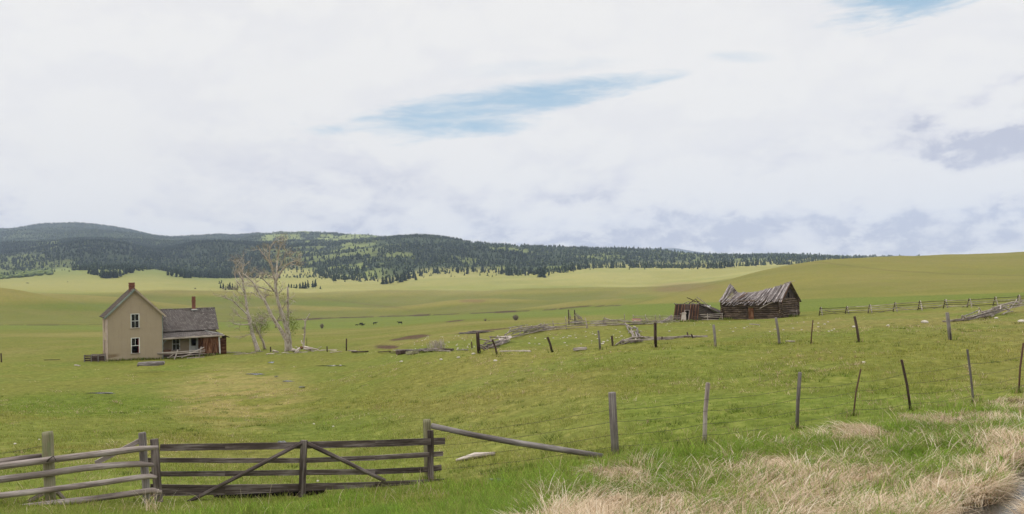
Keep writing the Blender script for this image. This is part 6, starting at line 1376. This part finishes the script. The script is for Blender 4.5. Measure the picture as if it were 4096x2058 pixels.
def woods():
    # candidates all over the wooded hills
    P = []
    def samp(n, y0, y1, t0=-.70, t1=.66):
        y = np.exp(rngF.uniform(math.log(y0), math.log(y1), n)); x = rngF.uniform(t0, t1, n) * y; return x, y
    x, y = samp(80000, 1850, 7000); xb, yb = samp(52000, 3300, 7000, -.70, -.05); x = np.concatenate([x, xb]); y = np.concatenate([y, yb])
    z = gz(x, y); u, v = proj(np.stack([x, y, z], -1)); n3 = fbm(x / 160, y / 160, 51, 4)
    fe = forest_edge(u) + (fbm(x / 90, y / 90, 77, 3) - .5) * 26
    ins = (v < fe) & (u > -350) & (u < 4200)
    clr = np.zeros(len(x)); i = np.clip(np.searchsorted(LD, np.log(y)), 0, ND_ - 1); j = np.clip(((x / y - TS[0]) / (TS[1] - TS[0])).astype(int), 0, NT_ - 1); clr = CLEARING[i, j]
    keep = ins & (rngF.random(len(x)) > clr * .88)
    dens = np.where(u > 1050, np.where(u > 2600, .75, .85), 1.0) * 1.0
    dens = np.where((u > 1300) & (u < 3100) & (v > fe - 30), .42, dens)
    dens = dens * np.where(y > 3400, 1, np.clip(.45 + 1.7 * (fbm(x / 70, y / 110, 99, 3) - .28), .2, 1))
    keep &= rngF.random(len(x)) < dens
    # scattered outliers on the meadow below the edge
    out = (~ins) & (v < forest_edge(u) + 45) & (rngF.random(len(x)) < np.where((u > 1000) & (u < 1600), .16, .03)) & (u > -350) & (u < 3000)
    keep |= out
    x, y, z, u, v = x[keep], y[keep], z[keep], u[keep], v[keep]
    h = rngF.uniform(5, 14, len(x)) * (1 + .22 * (rngF.random(len(x)) < .15)) * (.75 + .5 * fbm(x / 120, y / 120, 66, 3)) * np.where(out[keep], .55, 1) * np.where(u < 1000, .95, 1.05)
    # named clumps on the meadow (photo u, v of the foot, height in photo px)
    ex = [(878, 1136, 14), (886, 1134, 16), (883, 1155, 22), (893, 1157, 26), (904, 1160, 20), (912, 1160, 26), (920, 1160, 34), (930, 1161, 30), (940, 1161, 22), (950, 1160, 26), (1155, 1152, 20), (1166, 1153, 20), (1176, 1153, 18), (1186, 1154, 20), (1200, 1155, 26), (1212, 1155, 30), (1222, 1156, 32), (1232, 1156, 38), (1252, 1155, 36), (1262, 1154, 40), (1281, 1157, 14),
          (1335, 1131, 34), (1342, 1130, 26), (1380, 1128, 14), (1440, 1128, 22), (1530, 1138, 34), (1545, 1137, 38), (1560, 1140, 44), (1572, 1138, 40), (1590, 1133, 44), (1605, 1130, 40), (1620, 1124, 40), (1636, 1118, 44), (1655, 1115, 38), (1663, 1122, 28), (1680, 1107, 44), (1750, 1098, 36), (1830, 1095, 40), (1870, 1098, 38), (1893, 1094, 34), (1930, 1090, 38), (2008, 1100, 46), (2060, 1092, 34), (2150, 1105, 38), (2163, 1110, 44), (2172, 1109, 40), (2178, 1112, 36), (2196, 1107, 30), (2343, 1074, 46), (2350, 1074, 40), (2376, 1072, 30), (2448, 1074, 36), (2545, 1070, 32), (2610, 1068, 26), (2900, 1073, 38), (2880, 1074, 30), (3025, 1068, 34), (2990, 1066, 30),
          (98, 1104, 24), (8, 1108, 22), (18, 1109, 24), (30, 1109, 24), (42, 1108, 22), (55, 1107, 24), (68, 1106, 20)]
    for q in range(26): ex.append((rngF.uniform(400, 465), 1106 + rngF.uniform(0, 10), rngF.uniform(24, 34)))
    for q in range(40): uu = rngF.uniform(350, 540); ex.append((uu, np.interp(uu, [350, 400, 460, 540], [1096, 1104, 1112, 1088]) + rngF.uniform(-6, 3), rngF.uniform(24, 32)))
    for q in range(60): uu = rngF.uniform(670, 960); ex.append((uu, np.interp(uu, [670, 700, 960], [1108, 1115, 1110]) + rngF.uniform(-10, 1), rngF.uniform(26, 34)))
    E = []
    for (uu, vv, px) in ex: g = G(uu, vv, 1200); E.append((g[0], g[1], g[2], px * g[1] / FPX, uu, vv))
    E = np.array(E)
    # the 300 nearest-looking ones become trees of their own
    x2 = np.concatenate([E[:, 0], x]); y2 = np.concatenate([E[:, 1], y]); z2 = np.concatenate([E[:, 2], z]); h2 = np.concatenate([E[:, 3], h]); u2 = np.concatenate([E[:, 4], u]); v2 = np.concatenate([E[:, 5], v])
    vis = np.ones(len(x2), bool)
    for k in range(len(x2)):                               # hidden behind nearer ground?
        if k < len(E): continue
    key = h2 / y2 * ((u2 > 0) & (u2 < 4090)); order = np.argsort(-key); own = order[:295]; rest = np.setdiff1d(np.arange(len(x2)), own)
    meshes = []
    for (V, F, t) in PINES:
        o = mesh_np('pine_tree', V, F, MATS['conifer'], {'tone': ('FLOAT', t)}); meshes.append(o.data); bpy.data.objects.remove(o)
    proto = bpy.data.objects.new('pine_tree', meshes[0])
    def lab(uu, vv, yy):
        if uu < 110 and vv > 1098: return ('dark conifer in the little row at the far left edge of the meadow', 'conifers in the far left row')
        if uu < 600: return ('dark conifer of the wooded spur reaching onto the meadow above the house', 'conifers of the left spur')
        if uu < 868: return ('dark conifer on the straight wood edge above the house wing', 'conifers along the straight wood edge')
        if uu < 985 and vv > 1125: return ('dark conifer in the small clump on the meadow behind the leaning cottonwood', 'conifers in the left meadow clump')
        if uu < 985: return ('dark conifer on the wood edge behind the leaning cottonwood', 'conifers behind the leaning cottonwood')
        if uu < 1300 and vv > 1140: return ('dark conifer in the clump standing on the meadow right of the tallest cottonwood', 'conifers in the meadow clump right of the cottonwood')
        if uu < 1300: return ('conifer on the hillside right behind the tallest cottonwood', 'conifers on the slope behind the cottonwood')
        if uu < 1690: return ('tall conifer of the dark wooded point in the middle of the meadow edge', 'conifers of the wooded point')
        if uu < 2260: return ('conifer along the open wood edge above the middle of the sunlit meadow', 'conifers along the middle wood edge')
        if uu < 2760: return ('conifer along the wood edge above the right part of the sunlit meadow', 'conifers along the right wood edge')
        return ('conifer on the sparse wooded slope beside the bare right hill', 'conifers beside the bare hill')
    single = {}
    for n, k in enumerate(own):
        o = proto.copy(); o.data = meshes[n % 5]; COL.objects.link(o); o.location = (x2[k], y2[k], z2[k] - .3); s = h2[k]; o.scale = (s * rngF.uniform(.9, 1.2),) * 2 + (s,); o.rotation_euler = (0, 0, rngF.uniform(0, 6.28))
        l, g = lab(u2[k], v2[k], y2[k])
        if k < len(E):
            uv = (round(E[k, 4]), round(E[k, 5]))
            sp = {(1281, 1157): 'small round conifer standing alone right of the meadow clump', (98, 1104): 'single conifer apart from the little row at far left', (1680, 1107): 'lone tall conifer at the right foot of the wooded point', (1663, 1122): 'short bushy conifer at the tip of the wooded point', (2008, 1100): 'broad conifer standing forward of the middle wood edge', (1335, 1131): 'conifer standing forward at the left end of the wooded point', (2343, 1074): 'tallest conifer of the pair on the right wood edge'}
            if uv in sp: l, g = sp[uv], None
        tag(o, l, 'tree', g)
    # everything farther off is one mass of woods
    VV = []; FF = []; TT = []; off = 0
    for q in range(4):
        V, F, t = FARP[q]; ids = rest[rest % 4 == q]; n = len(ids); ang = rngF.uniform(0, 6.28, n); s = h2[ids]; s = s * np.where(y2[ids] > 3000, .85, 1.0); w = s * rngF.uniform(1.0, 1.4, n) * np.where(y2[ids] > 2800, 1.35, 1.0)
        ca, sa = np.cos(ang), np.sin(ang)
        X = (V[None, :, 0] * ca[:, None] - V[None, :, 1] * sa[:, None]) * w[:, None] + x2[ids][:, None]; Y = (V[None, :, 0] * sa[:, None] + V[None, :, 1] * ca[:, None]) * w[:, None] + y2[ids][:, None]; Z = V[None, :, 2] * s[:, None] + z2[ids][:, None] - .5
        VV.append(np.stack([X, Y, Z], -1).reshape(-1, 3)); FF.append((F[None] + off + (np.arange(n) * len(V))[:, None, None]).reshape(-1, 3)); off += n * len(V)
        tn = t[None, :] * (rngF.uniform(.6, 1.2, n) + .5 * (fbm(x2[ids] / 150, y2[ids] / 200, 55, 3) - .4))[:, None] + np.where(rngF.random(n) < .12, .30, 0)[:, None] + (.20 * sstep(y2[ids], 3600, 4600) * (u2[ids] < 1300) + .10 * (u2[ids] > 1050) * (y2[ids] < 4000))[:, None]; TT.append(np.clip(tn, 0, 1).ravel())  # far left trees toned paler, standing in for sunlight on the back ridge
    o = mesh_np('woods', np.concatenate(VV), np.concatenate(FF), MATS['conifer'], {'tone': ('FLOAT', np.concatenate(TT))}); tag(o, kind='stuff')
    # light green thicket along the wood edge at far left
    V = []; F = []; T_ = []
    ico = PINES[0]
    for k in range(300):
        uu = rngF.uniform(-60, 205); vv = np.interp(uu, [-60, 0, 205], [1118, 1118, 1100]) - abs(rngF.normal(0, 13)); g = G(uu, vv, 1500); s = rngF.uniform(4, 8); b = len(V)
        ring = [(math.cos(a) * s * rngF.uniform(.6, 1.1), math.sin(a) * s * rngF.uniform(.6, 1.1)) for a in np.linspace(0, 6.28, 7)[:-1]]
        V.append((g[0], g[1], g[2] + s * .9)); V += [(g[0] + p[0], g[1] + p[1], g[2] + s * .45 * rngF.uniform(.7, 1.2)) for p in ring]; V += [(g[0] + p[0] * .7, g[1] + p[1] * .7, g[2] - .5) for p in ring]
        tn = rngF.uniform(.84, 1.0); T_ += [tn] + [tn * .97] * 6 + [.8] * 6
        for j in range(6): F += [(b, b + 1 + j, b + 1 + (j + 1) % 6), (b + 1 + j, b + 7 + j, b + 7 + (j + 1) % 6), (b + 1 + j, b + 7 + (j + 1) % 6, b + 1 + (j + 1) % 6)]
    o = mesh_np('thicket', V, F, MATS['conifer'], {'tone': ('FLOAT', T_)}); tag(o, kind='stuff')
woods()
# ------------------------------------------------------------------ grasses
rngG = np.random.default_rng(5)
def albedo(x, y):
    i = np.clip(np.searchsorted(LD, np.log(y)), 0, ND_ - 1); j = np.clip(((x / y - TS[0]) / (TS[1] - TS[0]) + .5).astype(int), 0, NT_ - 1); return ALB[i, j]
def blade_mesh(name, mat, x, y, L, w, az, th0, th1, tone, nseg=3, z0=None, col=None):
    n = len(x); z = gz(x, y) if z0 is None else z0; H = np.stack([np.cos(az), np.sin(az)], -1); side = np.stack([-np.sin(az), np.cos(az)], -1)
    # blades turn their flat side somewhat at random
    tw = rngG.uniform(-1.2, 1.2, n); sd = np.stack([side[:, 0] * np.cos(tw) + H[:, 0] * np.sin(tw), side[:, 1] * np.cos(tw) + H[:, 1] * np.sin(tw)], -1)
    P = np.stack([x, y, z - 0.01], -1); V = []; T_ = []; U = []; c = P.copy()
    for k in range(nseg + 1):
        s = k / nseg
        if k < nseg:
            ww = (w * (1 - .75 * s) / 2)[:, None]
            V += [c - np.concatenate([sd * ww, np.zeros((n, 1))], 1), c + np.concatenate([sd * ww, np.zeros((n, 1))], 1)]; U += [np.full(n, s)] * 2
        else: V.append(c.copy()); U.append(np.full(n, 1.0))
        th = th0 + (th1 - th0) * ((k + .5) / nseg); st = (L / nseg)[:, None]
        c = c + np.concatenate([H * np.sin(th)[:, None], np.cos(th)[:, None]], 1) * st
        c[:, 2] = np.maximum(c[:, 2], gz(c[:, 0], c[:, 1]) + 0.008)
    m = 2 * nseg + 1; V = np.stack(V, 1).reshape(-1, 3); U = np.stack(U, 1).ravel(); T_ = np.repeat(tone, m)
    tri = []
    for k in range(nseg - 1): a = 2 * k; tri += [(a, a + 1, a + 3), (a, a + 3, a + 2)]
    a = 2 * (nseg - 1); tri.append((a, a + 1, a + 2)); tri = np.array(tri)
    F = (tri[None] + (np.arange(n) * m)[:, None, None]).reshape(-1, 3)
    A = BLADES.setdefault((name, mat), {'V': [], 'F': [], 'tone': [], 'up': [], 'col': [], 'n': 0})
    A['F'].append(F + A['n']); A['n'] += len(V); A['V'].append(V); A['tone'].append(T_); A['up'].append(U)
    A['col'].append(np.repeat(np.concatenate([np.clip(col if col is not None else np.zeros((n, 3)), 0, .9), np.ones((n, 1))], 1), m, 0))
def grow():
    for (name, mat), A in BLADES.items():
        cat = lambda k: np.concatenate(A[k])
        tag(mesh_np(name, cat('V'), cat('F'), MATS[mat], {'tone': ('FLOAT', cat('tone')), 'up': ('FLOAT', cat('up')), 'col': ('FLOAT_COLOR', cat('col'))}), kind='stuff')
BLADES = {}
def spots(n, y0, y1, tmax=.76):
    y = np.exp(rngG.uniform(math.log(y0), math.log(y1), n)); x = rngG.uniform(-tmax, tmax, n) * y; u, v = proj(np.stack([x, y, gz(x, y)], -1)); return x, y, u, v
def grasses():
    def dry(x, y): s, o = ditch_dist(x, y); return ~((np.abs(o) < 0.44) & (np.abs(s) < 13))
    # short pasture turf
    x, y, u, v = spots(310000, 11, 75); k = dry(x, y); x, y, u, v = x[k], y[k], u[k], v[k]; n = len(x)
    st = straw_mask(x, y, u, v); lush = np.clip((fbm(x / 3, y / 3, 31, 3) - .42) * 4, 0, 1); pt = fbm(x / 9, y / 9, 31, 4)
    tone = np.clip(.30 + rngG.normal(0, .16, n) + (pt < .46) * .18 + sstep(y, 22, 40) * .12 - lush * .1, 0, 1)
    L = rngG.uniform(.05, .13, n) * (1 + lush * .7) * (1 + .6 * (1 - sstep(y, 17, 24))); k = rngG.random(n) > st * .75
    L = L * np.where((u > 560) & (u < 900) & (v > 1985), .45, 1)
    k &= rngG.random(n) < np.clip((fbm(x / 2.0, y / 2.0, 141, 3) - .30) * 3.2, .12, 1) * (1 - sstep(y, 45, 74) * .8)
    al = albedo(x, y); col = al * (1.62 * np.exp(rngG.normal(0, .22, n)))[:, None]; dr = rngG.random(n) < .16; col[dr] = al[dr] * .6 + np.array([.36, .29, .13]) * .75
    blade_mesh('grass', 'green_blades', x[k], y[k], L[k] * (1 - .4 * sstep(y, 40, 70))[k], (.006 + .00042 * y)[k], rngG.uniform(0, 6.28, n)[k], rngG.uniform(.0, .7, n)[k], rngG.uniform(.5, 1.6, n)[k], tone[k], 2, col=col[k])
    # tall lush grass along the gate and on the road bank
    x, y, u, v = spots(310000, 10.2, 30); k = dry(x, y); x, y, u, v = x[k], y[k], u[k], v[k]
    line = np.interp(u, [-200, 600, 1000, 1750, 2450, 2850, 3250, 3650, 4100], [2060, 2075, 2015, 1915, 1815, 1775, 1725, 1650, 1585])
    near = sstep(v - line, -12, 45); bank = sstep(v - np.interp(u, [1700, 2500, 3400, 4096], [2000, 1850, 1740, 1640]), 0, 60) * (u > 1500)
    cl = fbm(x / 1.1, y / 1.1, 101, 3); st = straw_mask(x, y, u, v)
    p = near * (.25 + .75 * sstep(cl, .42, .6)) * (1 - .80 * st) * np.where(u > 1900, .8, 1)
    k = rngG.random(len(x)) < p; x, y, u, v, cl, bank = x[k], y[k], u[k], v[k], cl[k], bank[k]; n = len(x)
    L = rngG.uniform(.07, .22, n) * (.7 + .8 * sstep(cl, .45, .65)) * (1 + .2 * (u > 1900)); tone = np.clip(.16 + rngG.normal(0, .15, n) + .25 * (cl < .45), 0, 1)
    blade_mesh('grass', 'green_blades', x, y, L, np.full(n, .011), rngG.uniform(0, 6.28, n), rngG.uniform(0, .35, n), rngG.uniform(.5, 2.0, n), tone, 3, col=np.array([.185, .295, .032])[None] * np.exp(rngG.normal(0, .28, n))[:, None] + (rngG.random(n) < .2)[:, None] * np.array([.16, .08, .05]))
    # matted dry grass on the bank: drooping tussocks, the stems splayed from each crown
    def tussocks(nc, per, test, rad, Lr, w, th1r, mat, tonef, colf=None, seg=4, lean=0.5, zone=(10.2, 27), lay=0.1, rr_=1.0):
        x, y, u, v = spots(nc, *zone, .76); k = test(x, y, u, v); x, y, u, v = x[k], y[k], u[k], v[k]; m = len(x)
        N = m * per; big = np.repeat(rngG.uniform(.6, 1.4, m), per); a = rngG.uniform(0, 6.28, N); q = np.sqrt(rngG.random(N)) * rad * big
        ct = np.repeat(rngG.normal(0, 1, m), per); X = np.repeat(x, per) + q * np.cos(a); Y = np.repeat(y, per) + q * np.sin(a) * 1.2
        la = np.repeat(fbm(x / 2.2, y / 2.2, 111, 3) * 9.0 - 5.2, per); hx = rr_ * np.cos(a) * (q / rad) + lean * np.cos(la) + rngG.normal(0, .35, N); hy = rr_ * np.sin(a) * (q / rad) + lean * np.sin(la) + rngG.normal(0, .35, N)
        k = dry(X, Y); Z = gz(X, Y) + np.repeat(rngG.uniform(0, .08, m), per) * (1 - np.minimum(1, q / rad))
        L = rngG.uniform(*Lr, N) * big; th0 = np.abs(rngG.normal(lay, .28, N)) + .45 * np.minimum(1.2, q / rad); th1 = rngG.uniform(*th1r, N)
        col = None if colf is None else colf(N, ct)
        blade_mesh('dry_grass' if mat == 'straw_blades' else 'grass', mat, X[k], Y[k], L[k], w * rngG.uniform(.7, 1.3, N)[k], np.arctan2(hy, hx)[k], th0[k], th1[k], tonef(N, ct)[k], seg, Z[k], None if col is None else col[k])
    smk = lambda x, y, u, v: straw_mask(x, y, u, v)
    edge = lambda x, y: (lambda s, o: (np.abs(np.abs(o) - .64) < .26) & (np.abs(s) < 12))(*ditch_dist(x, y))
    tone1 = lambda N, ct: np.clip(.50 + rngG.normal(0, .22, N) + .10 * ct, 0, 1)
    tussocks(7600, 80, lambda x, y, u, v: (rngG.random(len(x)) < np.maximum(smk(x, y, u, v) ** 1.1 * 1.0 * np.clip((fbm(x / .9, y / .9, 161, 3) - .22) * 4, .12, 1), edge(x, y) * .8)) & (u > 1900), .26, (.14, .44), .0130, (1.3, 2.4), 'straw_blades', tone1, lean=1.1, lay=.75, rr_=.7)
    tussocks(2400, 36, lambda x, y, u, v: (rngG.random(len(x)) < sstep(v - np.interp(u, [1700, 2500, 3400, 4096], [2020, 1850, 1700, 1600]), 0, 60) * .5) & (u > 2150), .34, (.25, .55), .0115, (1.2, 2.6), 'straw_blades', tone1)
    gcol = lambda N, ct: np.array([.175, .290, .030])[None] * np.exp(rngG.normal(0, .25, N) + .12 * ct)[:, None]
    tussocks(3700, 80, lambda x, y, u, v: (rngG.random(len(x)) < (.55 - .40 * smk(x, y, u, v)) * sstep(v - np.interp(u, [1300, 1900, 2500, 3400, 4096], [2040, 1960, 1840, 1690, 1600]), 0, 50) * (u > 1300)), .24, (.12, .32), .011, (.6, 2.0), 'green_blades', tone1, gcol, 3, .25)
    dcol = lambda N, ct: np.array([.105, .150, .020])[None] * np.exp(rngG.normal(0, .3, N) + .25 * ct)[:, None]
    tussocks(900, 34, lambda x, y, u, v: rngG.random(len(x)) < sstep(fbm(x / 5, y / 5, 171, 3), .48, .62) * (1 - smk(x, y, u, v)) * (v < 1900), .22, (.08, .20), .014, (.5, 1.6), 'green_blades', tone1, dcol, 3, .25, zone=(19, 62))
    # weeds grown up against walls, posts and wrecks
    P = [];
    def along(a, b, n, sp): 
        for k in range(n): t = rngG.random(); P.append((a[0] + (b[0] - a[0]) * t + rngG.normal(0, sp), a[1] + (b[1] - a[1]) * t + rngG.normal(0, sp)))
    along(HF(0, -.15, 0), HF(6.6, -.15, 0), 420, .10); along(HF(6.6, .35, 0), HF(14.1, .35, 0), 420, .12); along(HF(-.15, 0, 0), HF(-.15, 8, 0), 150, .1); along(HF(3.4, -.3, 0), HF(4.4, -.3, 0), 150, .15)
    along(G(2885, 1280), G(3120, 1269), 600, .18); along(G(3122, 1269), G(3190, 1267), 200, .15); along(G(2690, 1289), G(2790, 1288), 250, .2)
    for q in [(u, v) for u, v in ((1917, 1415), (1991, 1418), (2213, 1409), (2402, 1401), (2453, 1384), (2623, 1391), (2862, 1387), (3120, 1377), (3241, 1377), (3438, 1369), (3802, 1361), (1154, 1406), (1032, 1408), (1058, 1402))]: g = G(*q); along(g - [.25, .05, 0], g + [.25, -.05, 0], 16, .12)
    for q in ((202, 2014), (590, 2015), (2463, 1818), (2814, 1773), (3183, 1716), (3405, 1663), (3648, 1641), (3897, 1611), (4070, 1571), (1713, 1920), (1723, 1923)): g = G(*q); along(g - [.12, .05, 0], g + [.12, -.05, 0], 45, .07)
    P = np.array(P); N = len(P); col = np.array([.14, .20, .026])[None] * np.exp(rngG.normal(0, .3, N))[:, None]; kd = rngG.random(N) < .3; col[kd] = np.array([.40, .32, .17])
    blade_mesh('grass', 'green_blades', P[:, 0], P[:, 1], rngG.uniform(.10, .32, N) * np.clip(.6 + P[:, 1] / 120, .6, 1.5), .008 + .0006 * P[:, 1], rngG.uniform(0, 6.28, N), rngG.uniform(0, .4, N), rngG.uniform(.4, 1.2, N), rngG.random(N), 3, col=col)
    # straw tufts over the pasture
    def tufts(nc, y0, y1, per, spread, Lr, wk, prob, seed):
        x, y, u, v = spots(nc, y0, y1); k = rngG.random(nc) < prob(x, y, u, v); x, y = x[k], y[k]; m = len(x); sp = spread * rngG.uniform(.4, 1.5, m)
        X = np.repeat(x, per) + rngG.normal(0, 1, m * per) * np.repeat(sp, per); Y = np.repeat(y, per) + rngG.normal(0, 1, m * per) * np.repeat(sp, per); N = m * per
        k = dry(X, Y); X, Y = X[k], Y[k]; N = len(X)
        blade_mesh('dry_grass', 'straw_blades', X, Y, rngG.uniform(*Lr, N), wk * (.6 + .02 * Y), rngG.uniform(0, 6.28, N), rngG.uniform(.1, 1.0, N), rngG.uniform(.7, 2.1, N), np.clip(rngG.normal(.26, .2, N), 0, 1), 3)
    patch = lambda x, y: sstep(fbm(x / 6, y / 6, 131, 4), .50, .64)
    extra = lambda u, v: np.clip(ell(u, v, 960, 1590, 300, 130, .2) + ell(u, v, 3000, 1460, 1200, 90, .3) * .5 + ell(u, v, 2300, 1470, 700, 60, .3) * .4 + ell(u, v, 800, 1500, 900, 50, .3) * .3, 0, 1)
    tufts(2600, 22, 62, 16, .16, (.08, .26), .010, lambda x, y, u, v: (.03 + .8 * patch(x, y)) * .6 + .5 * extra(u, v) * (.3 + patch(x, y)), 1)
    tufts(1700, 45, 120, 12, .28, (.10, .30), .012, lambda x, y, u, v: (.03 + .7 * patch(x, y)) * .6 + .3 * extra(u, v) * (.3 + patch(x, y)), 2)
    tufts(500, 13.5, 22, 12, .18, (.10, .30), .007, lambda x, y, u, v: .55 * (u < 1800) + .3, 3)
    # pale seed stalks bent over beside the fence
    X = []; Y = []; 
    for (u, v, nn, sp) in ((2185, 1975, 26, .16), (2410, 1905, 30, .18), (2575, 1860, 46, .16), (2545, 1900, 40, .22), (2230, 1900, 8, .05), (605, 2040, 34, .12), (640, 2050, 12, .2), (300, 2058, 14, .4), (1010, 2050, 14, .5), (1550, 2010, 14, .5), (1650, 1960, 10, .3), (3620, 1700, 30, .35), (3950, 1640, 30, .4), (3440, 1790, 20, .3)):
        g = G(u, v); X.append(rngG.normal(g[0], sp, nn)); Y.append(rngG.normal(g[1], sp, nn))
    X = np.concatenate(X); Y = np.concatenate(Y); N = len(X)
    blade_mesh('dry_grass', 'straw_blades', X, Y, rngG.uniform(.30, .62, N), np.full(N, .0085), rngG.uniform(0, 6.28, N), np.abs(rngG.normal(.05, .15, N)), rngG.uniform(.6, 2.9, N), np.clip(rngG.normal(.55, .2, N), 0, 1), 6)
grasses()
grow()
# ------------------------------------------------------------------ air
def haze():
    x0, x1, y0, y1, z0, z1 = -10800, 10800, -60, 9480, float(GZ.min()) - 1.0, float(GZ.max()) + 60
    V = [(x, y, z) for z in (z0, z1) for y in (y0, y1) for x in (x0, x1)]
    F = [(0, 2, 3, 1), (4, 5, 7, 6), (0, 1, 5, 4), (2, 6, 7, 3), (0, 4, 6, 2), (1, 3, 7, 5)]
    m = bpy.data.materials.new('haze'); m.use_nodes = True; T = NT(m.node_tree); T.n.clear()
    pv = T.new('ShaderNodeVolumePrincipled'); pv.inputs['Color'].default_value = (0.62, 0.76, 1.0, 1); pv.inputs['Density'].default_value = HAZE
    out = T.new('ShaderNodeOutputMaterial'); T.l.new(pv.outputs[0], out.inputs['Volume'])
    o = mesh_np('haze', V, F, m, quads=True); tag(o, kind='stuff')
HAZE = 6.6e-5
haze()
